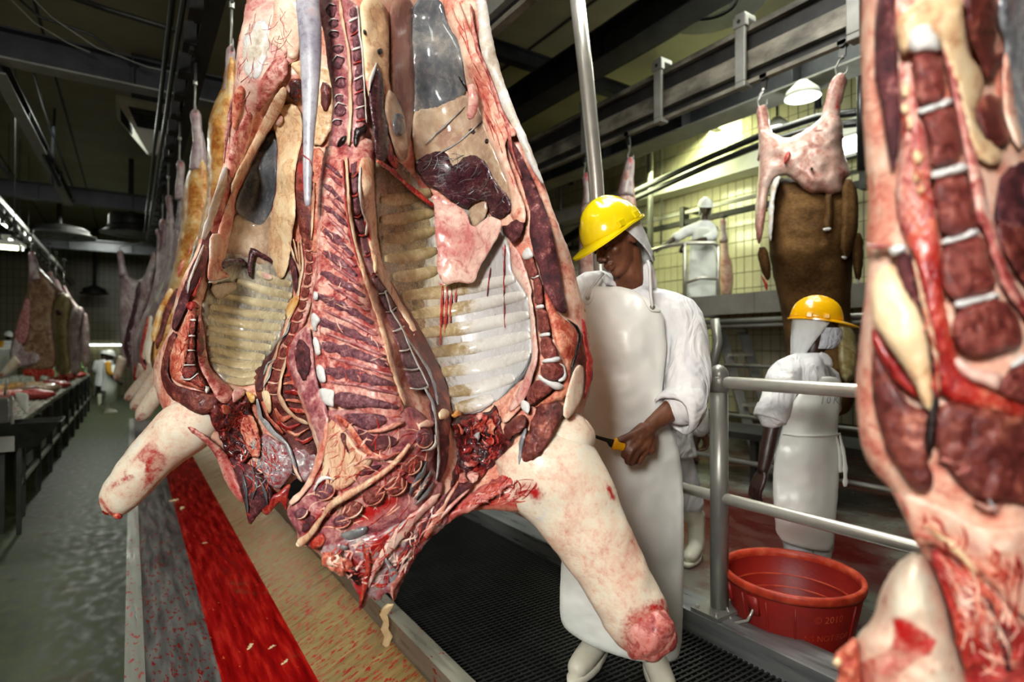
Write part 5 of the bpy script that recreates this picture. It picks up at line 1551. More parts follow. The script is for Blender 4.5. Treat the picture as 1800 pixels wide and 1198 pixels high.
fibres('pale_strands', A2('215,830 380,800 520,800 700,1030 700,1120 480,1090 250,950'), dA, M['silver_dark'], CA, 40, -0.65, (14, 44), (0.3, 0.9), 0.018, 12, 0.2)
fibres('red_strands', A6('160,230 380,170 420,420 260,620 150,540'), dA, M['redflesh'], CA, 50, 1.2, (8, 26), (0.8, 2.4), 0.028, 14, 0.8)
hook(740, -480, 1.555, LZ, 'hook above the front carcass half', LX)
# ================================================================ left half carcass (behind the front one)
C5, B7, B8, B9, D6 = cr(250, 0, 2.995), cr(250, 420, 3.99), cr(160, 640, 3.99), cr(430, 640, 4.28), cr(250, 380, 2.853)
dB = tps([(434, 0, 1.82), (520, 0, 1.79), (590, 0, 1.84), (515, -340, 1.9), (460, -160, 1.86), (405, 180, 1.83), (450, 150, 1.78), (500, 150, 1.78), (560, 200, 1.82), (365, 380, 1.80), (395, 330, 1.79), (415, 300, 1.82),
          (450, 330, 1.98), (470, 260, 1.97), (430, 420, 2.0), (480, 420, 1.97), (500, 300, 1.84), (510, 380, 1.85), (545, 350, 1.83), (540, 500, 1.80), (310, 520, 1.80), (340, 500, 1.75), (355, 560, 1.76), (372, 470, 1.84), (380, 540, 1.94), (420, 540, 2.03), (480, 520, 1.98), (420, 620, 2.0), (470, 620, 1.90), (378, 640, 1.84), (440, 672, 1.88), (500, 600, 1.80),
          (270, 650, 1.82), (300, 650, 1.75), (335, 620, 1.75), (330, 690, 1.74), (400, 700, 1.79), (380, 760, 1.77), (430, 740, 1.87), (480, 700, 1.80), (520, 700, 1.80), (450, 850, 1.77), (410, 850, 1.79), (500, 850, 1.79), (540, 820, 1.82), (437, 920, 1.79), (590, 600, 1.84), (590, 750, 1.86)])
oB = P(430, 920, 1.80)
CB = thing('half_carcass', 'left split beef half with cream rib cage and foreleg pointing down left', 'carcass', (oB.x, oB.y, oB.z))
outB = FULL('434,0 430,27 424,50 416,83 414,134 407,167 403,200 400,234 396,267 390,300 380,334 370,367 360,400 341,450 320,489 308,520 303,562 292,597 275,622 269,646 270,678 283,715 295,735 315,743 333,753 355,765 373,785 381,805 401,850 426,880 460,885 493,870 521,838 551,828 575,780 590,700 600,600 604,450 602,300 598,100 592,-40 575,-150 545,-270 518,-348 498,-340 478,-260 455,-160 440,-60')
slab('outer_fat', outB, dB, M['fat'], CB, proud=0.0, thick=0.14, res=8, w=36, sink=0.02, base=0.007, pillow=True, amp=0.004, freq=30, stains=[(FULL('381,805 430,885'), 16, 0.5), (FULL('434,0 428,30 436,60'), 14, 0.5)], label='pink outer fat of the side')
slab('thigh_lining', C5('548,-20 800,-20 835,120 835,300 760,350 690,470 610,560 540,830 470,1010 440,960 455,760 470,560 500,420 500,260 530,130'), dB, M['membrane_pink'], CB, proud=0.008, res=7, w=14, stains=[(C5('560,0 545,80'), 18, 0.6), (C5('640,40 700,15'), 8, 0.5)])
slab('thigh_fat', C5('690,-20 792,-20 832,120 832,290 780,320 720,250 640,210 690,120'), dB, M['fat_white'], CB, proud=0.014, res=6, w=14, label='bright white thigh fat')
slab('thigh_streaks', C5('540,150 640,90 690,160 660,300 620,420 560,430 520,330'), dB, M['pearl'], CB, proud=0.012, res=6, w=14)
slab('torn_fat', C5('610,440 660,360 720,280 770,310 765,400 700,470 640,560 610,600 600,530'), dB, M['fat_red'], CB, proud=0.018, res=5, w=10, amp=0.008, freq=8, rag=3, stains=[(C5('640,380 620,500'), 12, 0.5)])
slab('thigh_muscle', C5('480,470 540,440 530,560 500,660 480,690 470,620'), dB, M['fat_orange'], CB, proud=0.02, res=5, w=10, amp=0.004)
slab('thigh_muscle', C5('520,620 590,560 560,740 500,880 465,960 450,880 470,740'), dB, M['fat_red'], CB, proud=0.012, res=5, w=10)
band('outer_strip', C5('440,880 420,960 390,1060 350,1180 320,1260'), [8, 14, 16, 14, 10], dB, M['pearl'], CB, h=0.02, under=0.0)
band('purple_strip', C5('470,520 458,640 440,760 430,860'), [4, 7, 6, 3], dB, M['muscle_pale'], CB, h=0.012, under=0.0)
slab('pubic_strip', C5('738,448 766,475 745,560 700,640 650,720 600,800 552,890 505,980 470,1030 465,990 500,890 560,790 620,660 690,520'), dB, M['ligament'], CB, proud=0.055, thick=0.03, res=5, w=8, label='cream strip crossing the flank')
slab('flank_rim', C5('470,990 510,960 490,1060 475,1198 440,1340 400,1500 360,1498 350,1380 380,1280 430,1120'), dB, M['fat'], CB, proud=0.03, res=6, w=14, stains=[(C5('470,1030 480,1080'), 10, 0.6)])
slab('flank_wall', C5('690,670 712,760 708,900 695,1060 640,1198 570,1180 490,1120 490,1060 540,950 600,820 650,730'), dB, M['silver_dark'], CB, proud=0.004, res=6, w=12, label='dark blue-grey flank wall')
slab('flank_wall', C5('490,1110 570,1170 640,1190 690,1080 690,1300 660,1420 500,1340 420,1340 470,1200'), dB, M['membrane'], CB, proud=0.006, res=6, w=12, label='beige flank lining above the ribs')
slab('kidney_fat', C5('700,600 760,540 830,560 850,700 815,840 800,960 810,1100 790,1240 770,1400 735,1480 700,1440 670,1330 665,1230 690,1100 715,960 718,760 688,650'), dB, M['fat_cream'], CB, proud=0.03, res=5, w=14, amp=0.008, freq=14, stains=[(C5('780,600 800,760'), 14, 0.35)], label='long beige kidney fat')
slab('kidney_lobe', C5('690,630 720,600 745,620 730,665 700,660'), dB, M['membrane_pink'], CB, proud=0.045, res=4, w=7)
slab('pelvis_dark', C5('770,430 840,400 850,520 800,540 775,500'), dB, M['clot'], CB, proud=0.02, res=4, w=7, rag=3)
slab('pelvic_fat', C5('770,330 850,320 1000,360 1010,520 1000,640 980,720 920,780 860,700 850,560 840,420'), dB, M['fat_cream'], CB, proud=0.018, res=5, w=10, amp=0.01, freq=9, rag=3, stains=[(C5('900,700 960,760'), 12, 0.5), (C5('950,560 990,600'), 10, 0.5)])
slab('pelvic_fat', C5('940,430 990,440 995,520 960,600 935,540'), dB, M['muscle_brown'], CB, proud=0.03, res=4, w=7, rag=2)
slab('spine_debris', C5('800,790 850,740 905,860 905,1050 890,1270 850,1300 820,1180 800,1000'), dB, M['muscle_brown'], CB, proud=0.02, res=5, w=10, amp=0.008, freq=7, rag=3, stains=[(C5('830,800 850,1000'), 14, 0.5)])
slab('spine_debris', C5('885,780 960,780 950,960 945,1200 930,1330 880,1330 895,1100'), dB, M['fat_orange'], CB, proud=0.02, res=5, w=10, amp=0.008, freq=7, rag=3)
band('spine_ligament', C5('905,960 900,1080 895,1180 890,1260'), [4, 5, 5, 3], dB, M['ligament'], CB, h=0.03, under=0.0)
# rib cage
slab('rib_lining', B7('470,270 455,380 412,480 430,600 450,750 470,870 540,960 600,1012 690,1032 790,1012 840,860 900,810 960,700 1010,560 1000,470 1062,390 1045,240 990,190 960,140 900,60 800,-60 560,-60 540,60 520,150'), dB, M['intercostal'], CB, proud=0.003, res=6, w=10, label='grey membrane between the ribs')
for (x0, y0, x1, y1) in ((800, 230, 1045, 320), (660, 290, 1050, 400), (560, 390, 1030, 470), (470, 470, 1005, 545), (460, 545, 975, 622), (455, 618, 940, 692), (458, 692, 905, 762), (465, 766, 860, 828), (478, 840, 842, 886), (525, 912, 828, 946), (590, 985, 800, 988)):
    q = B7('%d,%d %d,%d %d,%d' % (x0, y0, (x0 + x1) / 2, (y0 + y1) / 2 + 14, x1, y1))
    band('rib', q, [12, 16, 15], dB, M['rib_cream'], CB, h=0.014, under=0.006, res=5, n=11, soft=True, jit=0)
slab('diaphragm_scrap', B7('538,155 600,133 700,133 735,160 725,195 650,175 600,192 570,218'), dB, M['liver_dark'], CB, proud=0.03, res=4, w=6, rag=2)
slab('diaphragm_scrap', B7('755,58 778,60 850,100 965,178 945,192 840,135 780,105 768,262 745,268 735,180'), dB, M['liver_dark'], CB, proud=0.03, res=4, w=5)
slab('diaphragm_flap', B7('470,-40 560,-40 545,70 530,160 560,220 622,256 600,272 540,290 470,310 455,250 470,120'), dB, M['fat'], CB, proud=0.05, res=4, w=8, stains=[(B7('535,150 560,220 622,256 560,270'), 6, 0.7), (B7('540,60 530,160'), 4, 0.5)])
band('white_edge', B7('465,305 540,292 600,272'), [4, 5, 2], dB, M['cartilage'], CB, h=0.055, under=0.0)
slab('fat_knob', B7('470,330 560,305 640,298 670,345 620,380 590,400 545,428 505,405'), dB, M['membrane'], CB, proud=0.035, res=4, w=12)
slab('fat_knob', B7('830,230 900,240 920,290 850,285'), dB, M['membrane_pink'], CB, proud=0.025, res=4, w=8)
# rim and sternum
slab('rim_muscle', B7('480,-70 495,0 465,100 440,230 405,330 340,390 315,460 280,540 235,640 205,640 215,550 250,440 300,300 340,200 400,80 440,-70'), dB, M['muscle_dark'], CB, proud=0.018, res=5, w=9)
band('white_streak', B7('432,40 400,120 365,210 330,290 318,380'), [3, 5, 5, 6, 3], dB, M['pearl'], CB, h=0.024, under=0.0)
band('rim_red', B7('410,270 400,330 360,400'), [4, 9, 7], dB, M['redflesh'], CB, h=0.024, under=0.0)
slab('brisket_muscle', B7('205,640 250,680 215,760 185,850 178,950 220,1020 330,1050 430,1075 500,1075 545,1140 500,1210 400,1240 290,1170 190,1110 135,1010 128,900 150,800'), dB, M['muscle_brown'], CB, proud=0.018, res=5, w=9, amp=0.005)
slab('sternum_fat', B7('335,480 305,560 265,650 215,740 190,850 192,955 240,1008 340,1030 440,1072 440,1000 330,975 285,930 305,850 325,750 332,620 352,500'), dB, M['fat_orange'], CB, proud=0.02, res=5, w=9, amp=0.004)
slab('torn_fat', B7('300,475 330,428 400,448 408,492 370,480 335,505'), dB, M['redflesh'], CB, proud=0.03, res=4, w=7, rag=2)
slab('inner_rim', B7('405,490 432,620 445,760 462,850 462,900 520,960 600,1020 640,1060 610,1160 530,1140 470,1020 400,900 378,800 382,640'), dB, M['fat_red'], CB, proud=0.022, res=5, w=9, amp=0.006)
slab('inner_muscle', B7('390,650 430,700 440,780 400,830 380,760'), dB, M['muscle_brown'], CB, proud=0.03, res=4, w=7, rag=2)
for q in ('345,490 382,485 376,560 340,560', '335,575 373,572 371,670 330,668', '328,685 371,685 371,775 322,775', '318,790 371,790 373,875 300,880', '280,897 370,890 386,930 330,980 290,975 275,940', '330,987 395,945 430,980 446,1030 420,1050 350,1010'):
    slab('sternum_bone', B7(q), dB, M['bone'], CB, proud=0.034, res=3.5, w=5)
for q in ('335,567 378,567', '325,678 372,678', '318,782 372,782', '290,886 372,882', '275,960 290,985 340,983 395,940', '445,1030 460,1050 455,1075'):
    p = B7(q)
    band('sternum_cartilage', p, [3, 4, 3] if len(p) < 4 else [4, 4, 3, 4], dB, M['cartilage'], CB, h=0.037, under=0.0, res=3)
slab('sternum_cartilage', B7('440,1040 470,1030 476,1060 452,1088 438,1070'), dB, M['cartilage'], CB, proud=0.034, res=3.5, w=5)
slab('gland', B7('640,1060 700,1035 725,1070 690,1110 640,1160 630,1110'), dB, M['membrane_pink'], CB, proud=0.035, res=4, w=8)
# spine
sl = B7('1130,0 1135,80 1145,160 1140,240 1120,330 1105,420 1085,500 1050,570 1015,660 975,740 950,830 910,900 880,1000 870,1080')
sr = B7('1195,0 1198,80 1200,160 1195,240 1180,330 1160,420 1140,500 1110,580 1080,670 1035,760 1010,840 985,920 960,1010 950,1090')
slab('spine_cut', [(x - 8, y) for x, y in sl] + [(x + 8, y) for x, y in sr[::-1]], dB, M['fat_red'], CB, proud=0.014, res=5, w=8)
for i in range(len(sl) - 1):
    q = [(sl[i][0] + 1, sl[i][1] + 2), (sr[i][0] - 1, sr[i][1] + 3), (sr[i + 1][0] - 1, sr[i + 1][1] - 1), (sl[i + 1][0] + 1, sl[i + 1][1] - 2)]
    slab('vertebra', q, dB, M['bone'], CB, proud=0.022, res=3.5, w=4)
    band('disc', [sl[i + 1], ((sl[i + 1][0] + sr[i + 1][0]) / 2, (sl[i + 1][1] + sr[i + 1][1]) / 2 + 2), sr[i + 1]], [2, 2.5, 2], dB, M['fat'], CB, h=0.024, under=0.0, res=4)
band('spinal_ligament', [(x - 5, y) for x, y in sl], [3, 5, 5, 3, 4, 5, 4], dB, M['ligament'], CB, h=0.026, under=0.0)
slab('yellow_leaf', B7('1102,388 1095,450 1050,520 1022,582 1000,500 1040,420'), dB, M['fat_yellow'], CB, proud=0.035, res=4, w=7)
slab('pillar_muscle', B7('1015,90 1060,140 1090,260 1100,350 1070,392 1042,240'), dB, M['muscle_dark'], CB, proud=0.03, res=4, w=7)
for q in ('1030,20 1050,90 1080,160', '1060,0 1075,80 1095,170', '1090,20 1100,120 1110,220'):
    band('ligament_string', B7(q), [2, 4, 2], dB, M['ligament'], CB, h=0.036, under=0.0)
slab('long_neck_muscle', B7('1050,555 1010,640 950,720 900,810 850,850 800,990 790,1080 850,1060 900,870 960,760 1020,665'), dB, M['muscle_dark'], CB, proud=0.024, res=4, w=8)
for q in ('1040,580 1010,660 950,720', '930,840 880,870 850,950', '910,870 890,960 850,1040'):
    band('ligament_string', B7(q), [2, 4, 2], dB, M['silver'], CB, h=0.032, under=0.0)
# neck
slab('neck_base', B9('60,60 130,0 330,-20 420,120 470,330 520,520 560,680 540,760 440,860 390,800 340,640 250,500 150,420 90,250'), dB, M['muscle_brown'], CB, proud=0.014, res=5, w=10, amp=0.005)
band('spinal_cord', B9('320,-60 295,20 270,120 258,220 300,320 380,400 480,450'), [5, 6, 7, 8, 7, 6], dB, M['ligament'], CB, h=0.034, under=0.0)
for k, q in enumerate(('300,90 360,70 420,80', '290,150 360,140 440,160', '300,210 370,200 450,230', '310,270 380,270 460,300', '330,330 400,350 470,370', '230,330 280,420 370,380', '250,430 330,490 420,450', '320,500 390,540 480,480', '380,560 440,590 520,540')):
    band('neck_bar', B9(q), [4, 9, 5], dB, M['redflesh'] if k % 2 == 0 else M['fat_orange'], CB, h=0.026, under=0.0, jit=3)
slab('neck_fat', B9('130,200 170,190 200,250 200,350 180,380 150,300 130,240'), dB, M['fat_cream'], CB, proud=0.03, res=4, w=6, rag=2)
slab('neck_fat', B9('0,200 60,210 90,250 60,300 20,260'), dB, M['fat_yellow'], CB, proud=0.03, res=4, w=6, rag=2)
band('neck_strap', B9('90,260 120,400 220,520 320,600 350,680 390,800'), [5, 8, 9, 8, 8, 6], dB, M['silver'], CB, h=0.03, under=0.0)
band('neck_strap', B9('130,280 180,400 290,520'), [4, 7, 5], dB, M['fat_orange'], CB, h=0.032, under=0.0)
# throat
slab('throat_clot', B8('835,285 920,260 1000,250 1060,205 1112,225 1112,320 1160,420 1185,500 1130,650 1050,700 960,650 900,500 830,400'), dB, M['clot'], CB, proud=0.02, res=5, w=10, amp=0.02, freq=8, rag=4)
slab('torn_fat', B8('1050,380 1130,345 1165,430 1195,560 1180,660 1120,640 1060,520'), dB, M['fat_orange'], CB, proud=0.035, res=4, w=8, amp=0.014, freq=6, rag=3)
slab('torn_fat', B8('900,280 980,290 985,340 930,360'), dB, M['fat_orange'], CB, proud=0.032, res=4, w=6, rag=2)
slab('gland', B8('985,180 1060,165 1090,200 1040,250 995,280'), dB, M['membrane_pink'], CB, proud=0.035, res=4, w=8)
slab('fat_edge', B8('520,330 620,400 720,445 800,495 870,555 930,600 1000,720 1085,985 1020,945 950,850 890,680 830,575 700,475 560,410'), dB, M['fat_red'], CB, proud=0.022, res=5, w=8, stains=[(B8('940,680 1000,850 1070,970'), 14, 0.6), (B8('820,540 880,640'), 10, 0.5)])
slab('throat_muscle', B8('960,640 1060,690 1120,700 1200,800 1290,900 1240,1000 1180,1040 1105,1150 1085,1000 1040,850 1000,720'), dB, M['muscle_dark'], CB, proud=0.024, thick=0.03, res=5, w=9, stains=[(B8('1090,1000 1110,1130'), 10, 0.4)])
for q in ('1130,720 1150,850 1130,950', '1180,800 1230,920 1240,980', '1060,740 1090,900 1100,1040'):
    band('muscle_strip', B8(q), [3, 7, 4], dB, M['silver_dark'], CB, h=0.032, under=0.0)
slab('silver_sheet', B8('1190,470 1290,520 1390,590 1430,720 1380,810 1300,890 1210,790 1185,650'), dB, M['silver_red'], CB, proud=0.02, thick=0.02, res=5, w=9, amp=0.006)
slab('silver_sheet', B8('1400,560 1560,620 1600,680 1565,760 1500,840 1440,800 1425,680'), dB, M['silver_red'], CB, proud=0.018, thick=0.02, res=5, w=9, amp=0.006)
band('sheet_rim', B8('1380,570 1410,650 1440,760 1480,820'), [4, 6, 6, 4], dB, M['fat'], CB, h=0.03, under=0.0)
slab('red_fringe', B8('1170,1010 1250,930 1330,890 1405,815 1390,900 1372,1045 1350,990 1320,955 1245,1070 1205,1040'), dB, M['redflesh'], CB, proud=0.02, thick=0.02, res=4, w=6, rag=2)
stB = [(B8('270,690 320,660 400,700 380,790 360,880 420,820 520,720 540,640 480,620 430,540 370,590 330,640'), 8, 0.62, 1), (B8('120,880 200,820 280,800'), 12, 0.6), (B8('70,950 130,1040 200,1080'), 9, 0.8), (B8('220,760 240,740'), 6, 0.6), (B8('440,760 480,800 400,900'), 10, 0.5)]
limb('foreleg', [(370, 715, 1.80, 40), (325, 752, 1.79, 48), (288, 783, 1.78, 43), (258, 815, 1.77, 40), (232, 846, 1.76, 38), (210, 872, 1.755, 33), (195, 886, 1.75, 25), (184, 893, 1.75, 8)], M['fat_white'], CB, n=28, flat=0.85, stains=stB, amp=0.004, label='white fat-covered foreleg smeared with blood')
for x, y, r_ in ((182, 884, 7), (190, 896, 8), (206, 905, 6)):
    limb('raw_end', [(x - r_, y, 1.735, 2), (x - r_ * 0.4, y, 1.728, r_ * 0.8), (x + r_ * 0.5, y + 2, 1.73, r_ * 0.8), (x + r_, y + 3, 1.74, 2)], M['redflesh'], CB, n=10, amp=0.003)
fibres('red_strands', B8('850,280 1100,240 1180,480 1420,700 1300,880 1120,960 1000,700 900,520'), dB, M['redflesh'], CB, 90, 1.1, (10, 34), (0.7, 2.2), 0.034, 21, 0.5)
fibres('pale_strands', B8('1000,500 1190,470 1420,640 1500,800 1300,880 1180,1000 1060,760'), dB, M['silver'], CB, 50, 1.1, (12, 40), (0.7, 2.0), 0.034, 22, 0.4)
fibres('red_strands', C5('560,20 780,20 820,280 640,420 520,860 470,900 500,400'), dB, M['fat_red'], CB, 40, 1.75, (16, 44), (0.4, 1.2), 0.0135, 23, 0.25)
fibres('red_strands', B7('310,480 420,480 460,880 600,1040 440,1060 220,1000 200,800'), dB, M['redflesh'], CB, 60, 1.3, (8, 24), (0.6, 1.8), 0.026, 25, 0.5)
hook(510, -338, 1.895, LZ, 'hook above the left carcass half', LX)

# ================================================================ blurred half carcass at the right edge
Q1, Q2, Q3 = cr(1500, 0, 2.993), cr(1500, 380, 2.993), cr(1460, 760, 2.735)
dC = tps([(1515, 0, 0.635), (1560, 0, 0.60), (1640, 0, 0.585), (1740, 0, 0.60), (1790, 0, 0.66), (1900, 0, 0.72), (1516, 200, 0.63), (1600, 150, 0.595), (1640, 200, 0.58), (1730, 250, 0.60), (1800, 150, 0.68), (1800, 300, 0.63), (1525, 400, 0.625), (1600, 400, 0.59), (1690, 450, 0.575), (1800, 450, 0.60), (1900, 300, 0.72), (2000, 300, 0.76), (2000, 700, 0.72),
          (1506, 650, 0.63), (1560, 600, 0.59), (1680, 650, 0.57), (1800, 650, 0.575), (1520, 790, 0.625), (1600, 800, 0.585), (1700, 800, 0.565), (1800, 800, 0.57), (1600, 920, 0.60), (1700, 950, 0.58), (1800, 950, 0.57), (1660, 1050, 0.60), (1720, 1150, 0.59), (1800, 1150, 0.58), (1720, 1300, 0.61), (1850, 1350, 0.61), (1950, 1100, 0.66), (1620, -1200, 0.76), (1700, -1900, 0.82), (1900, -1000, 0.78), (1560, -600, 0.70), (2080, -200, 0.78)])
oC = P(1720, 1300, 0.62)
CC = thing('half_carcass', 'blurred nearest beef half filling the right picture edge', 'carcass', (oC.x, oC.y, oC.z))
outC = FULL('1515,0 1512,60 1514,130 1516,200 1519,250 1525,330 1525,380 1523,430 1526,463 1520,530 1513,580 1507,634 1503,680 1507,730 1510,764 1515,789 1533,829 1559,851 1573,873 1595,921 1606,946 1613,961 1632,987 1650,1016 1665,1071 1679,1125 1694,1162 1701,1198 1712,1300 1780,1400 1900,1350 2000,1100 2080,700 2110,200 2070,-200 1980,-700 1850,-1300 1745,-1930 1690,-1930 1630,-1300 1560,-700 1522,-200')
slab('outer_fat', outC, dC, M['fat'], CC, proud=0.0, thick=0.10, res=13, w=60, sink=0.015, base=0.006, pillow=True, amp=0.002, freq=30, stains=[(FULL('1510,560 1506,700 1512,770'), 22, 0.42), (FULL('1523,430 1530,440'), 8, 0.6)], label='pale pink outer fat of the side')
def sc(n, q, m, **k):
    d = dict(proud=0.008, res=9, w=14, thick=0.01, rag=2.0, amp=0.0015, freq=16)
    d.update(k)
    return slab(n, q, dC, M[m], CC, **d)
sc('rim_muscle', Q1('125,-60 225,-60 215,100 235,300 242,500 248,700 228,850 205,920 170,750 150,550 112,430 110,200'), 'muscle_dark', label='long dark muscle behind the outer fat')
sc('mixed_fat', Q1('225,320 330,360 345,600 390,700 405,950 445,1150 440,1240 300,1300 250,1230 215,1040 240,850 255,600'), 'fat_red', proud=0.007)
for x, y, rx, ry in ((275, 480, 24, 40), (272, 575, 24, 30), (292, 650, 26, 46), (338, 830, 32, 46), (335, 925, 28, 40), (352, 1000, 26, 30)):
    sc('fat_lobe', Q1(ell(x, y, rx, ry)), 'fat_cream', proud=0.013, res=6, w=8)
sc('upper_fat', Q1('215,110 300,40 420,-60 570,-60 580,130 600,280 680,380 690,470 640,560 660,700 800,800 760,890 640,830 590,700 545,480 480,300 440,180 300,260 250,315'), 'fat_cream', proud=0.010, label='lumpy cream fat around the breastbone')
sc('red_margin', Q1('462,240 505,400 545,600 590,800 625,1000 650,1198 730,1198 700,1000 650,820 600,620 550,400 500,240'), 'fat_red', proud=0.012)
sc('sternum_cartilage', Q1('300,150 380,110 440,160 465,290 400,268 300,292 283,220'), 'cartilage', proud=0.014)
for q in ('300,300 390,276 465,300 497,490 440,540 335,560 320,420', '358,612 420,578 510,560 548,640 578,810 540,850 410,890 402,760 390,680', '415,955 500,928 602,912 642,1060 660,1195 640,1210 470,1250 440,1100'):
    sc('sternum_bone', Q1(q), 'bone', proud=0.014)
for q in ('465,152 560,132 690,92 722,250 768,390 640,422 510,440 460,330', '545,492 640,462 780,422 880,540 905,680 820,700 680,742 560,712 510,600', '770,860 840,800 960,740 960,1010 780,945'):
    sc('sternum_bone', Q2(q), 'bone', proud=0.014)
for q in ('330,570 430,552 520,500 526,555 430,576 345,610', '400,905 500,880 600,845 606,905 500,922 410,952'):
    sc('sternum_cartilage', Q1(q), 'cartilage', proud=0.016, res=6, w=6)
for q in ('455,122 560,105 640,58 682,90 560,126 475,157', '525,447 640,430 770,395 782,420 640,460 545,490', '820,782 898,720 960,690 960,740 840,802'):
    sc('sternum_cartilage', Q2(q), 'cartilage', proud=0.016, res=6, w=6)
sc('pink_cartilage', Q2('540,730 620,790 650,800 740,815 792,830 765,935 690,885 600,862 530,790'), 'membrane_pink', proud=0.015)
sc('sternum_fat', Q2('265,90 330,60 435,-20 455,110 462,330 510,600 545,740 600,862 765,940 960,1010 960,1090 700,1015 450,965 425,760 365,400 330,250'), 'redflesh', proud=0.010, label='bright red fat left of the breastbone')
sc('red_margin', Q2('655,-20 730,-20 770,160 830,320 960,520 960,600 880,500 800,400 740,240 690,80'), 'fat_red', proud=0.012)
sc('dark_muscle', Q1('570,-60 750,-60 765,150 730,300 800,250 785,360 705,440 665,340 605,180'), 'muscle_brown', proud=0.011, rag=5)
sc('dark_muscle', Q1('650,520 765,480 805,640 845,740 765,792 685,700 645,600'), 'muscle_brown', proud=0.012, rag=5)
sc('dark_muscle', Q1('775,900 960,820 960,1260 740,1198 755,1000'), 'muscle_dark', proud=0.012, rag=5)
sc('dark_muscle', Q2('740,20 960,0 960,420 840,280 760,120'), 'muscle_brown', proud=0.012, rag=4)
sc('cavity_wall', Q1('765,-60 1200,-60 1300,900 960,820 850,720 805,560 785,380 805,240 765,130'), 'silver', proud=0.006, res=12, label='blue-grey cavity wall')
sc('cavity_lip', Q1('800,250 830,350 850,560 900,760 880,800 840,740 800,620 780,480 785,360'), 'fat', proud=0.012)
sc('fat_lobe', Q2('98,340 150,268 212,243 245,330 285,415 345,490 385,640 412,820 418,1012 382,1022 330,890 240,760 160,640 105,560 88,430'), 'fat_cream', proud=0.024, w=30, label='large smooth cream fat lobe')
sc('cleft', Q2('225,195 295,185 315,280 358,480 345,492 270,380 232,300'), 'muscle_dark', proud=0.014)
sc('white_knot', Q2('175,170 230,145 290,150 270,190 210,215'), 'pearl', proud=0.02, res=6, w=8)
band('red_thread', Q2('70,150 130,160 200,150'), [5, 9, 6], dC, M['redflesh'], CC, h=0.016, under=0.0)
band('deep_slit', Q2('300,170 335,300 372,520 402,760 428,960 412,1080 395,1250'), [5, 8, 9, 9, 16, 20, 12], dC, M['black_hole'], CC, h=0.017, under=0.0)
band('slit_lip', Q2('318,230 362,420 395,560 432,720 452,930'), [6, 9, 10, 10, 6], dC, M['ligament'], CC, h=0.02, under=0.0)
sc('red_rim', Q2('98,560 160,680 250,800 335,905 362,960 300,945 200,850 140,770 95,650'), 'redflesh', proud=0.013)
sc('brisket_muscle', Q2('105,650 140,770 200,860 300,1000 405,1020 400,1150 420,1290 330,1300 220,1230 165,1198 115,1050 98,900'), 'muscle_brown', proud=0.009, amp=0.004)
sc('brisket_muscle', Q3('235,40 330,0 440,20 450,120 505,220 475,295 400,285 330,180'), 'muscle_brown', proud=0.010, amp=0.004)
sc('shoulder_muscle', Q2('430,968 700,1012 980,1080 980,1560 880,1500 700,1510 590,1440 500,1330 440,1230 425,1100'), 'muscle_brown', proud=0.009, amp=0.005, freq=20, label='large dark shoulder muscle')
for q in ('690,330 760,370 830,350', '760,320 800,390', '600,200 680,170', '520,120 600,150'):
    band('muscle_seam', Q3(q), [4, 10, 4], dC, M['silver'] if q[0] == '7' else M['fat_red'], CC, h=0.012, under=0.0)
sc('lower_fat', Q3('340,290 440,310 560,350 640,412 760,462 860,442 1100,430 1100,1000 900,880 760,700 600,600 480,520 420,560 370,440'), 'fat', proud=0.009, stains=[(Q3('600,500 760,640 880,800'), 30, 0.4), (Q3('440,340 520,420'), 16, 0.3)])
band('cream_fold', Q3('450,440 560,520 640,600 700,680'), [8, 16, 14, 8], dC, M['fat_cream'], CC, h=0.013, under=0.0)
sc('raw_neck', Q3('470,540 560,600 700,700 800,780 900,900 1000,1000 1000,1500 700,1500 650,1180 600,980 560,820 510,680'), 'muscle_red', proud=0.010, amp=0.006, freq=26, stains=[(Q3('560,680 620,900 700,1100'), 40, 0.4)], label='raw red neck behind the foreleg')
for q, m_ in (('560,660 640,820 680,1000', 'fat_red'), ('640,700 720,860 760,1040', 'muscle_pale'), ('740,800 830,960 860,1150', 'muscle_dark'), ('600,880 640,1020 660,1140', 'redflesh')):
    band('neck_strand', Q3(q), [10, 26, 12], dC, M[m_], CC, h=0.016, under=0.0, jit=4)
stC = [(Q3('300,890 380,905 500,1000 480,1060 400,1100 330,1160 300,1320 130,1320 145,1110 300,1030 312,950'), 10, 0.75, 1), (Q3('460,1130 490,1150'), 9, 0.8), (Q3('470,740 490,760'), 8, 0.5), (Q3('380,600 440,640'), 20, 0.3), (Q3('510,1080 560,1140'), 16, 0.5), (Q3('440,890 480,940'), 8, 0.5)]
slab('foreleg', Q3('422,552 300,640 230,780 205,900 135,955 110,1040 115,1320 300,1480 600,1420 700,1300 655,1150 605,1000 565,850 515,690'), dC, M['fat_white'], CC, proud=0.035, thick=0.09, res=9, w=60, base=-0.012, pillow=True, sink=0.03, stains=stC, amp=0.004, freq=30, label='white foreleg with a large red smear')
sc('raw_end', Q3('60,1030 130,965 140,1100 150,1320 60,1400 0,1300 20,1210 50,1150 5,1110 18,1060'), 'fat_orange', proud=0.035, amp=0.012, freq=18, thick=0.03)
sc('raw_end', Q3('5,1090 40,1075 60,1110 30,1140'), 'fat_cream', proud=0.045, res=6)
fibres('red_strands', FULL('1520,780 1560,850 1640,900 1800,960 1800,1190 1700,1190 1640,1000 1590,900'), dC, M['redflesh'], CC, 70, 0.9, (30, 90), (1.5, 5), 0.014, 31)
fibres('pale_strands', FULL('1650,960 1800,1040 1800,1190 1700,1190'), dC, M['fat'], CC, 36, 0.9, (30, 90), (1.5, 5), 0.016, 32)
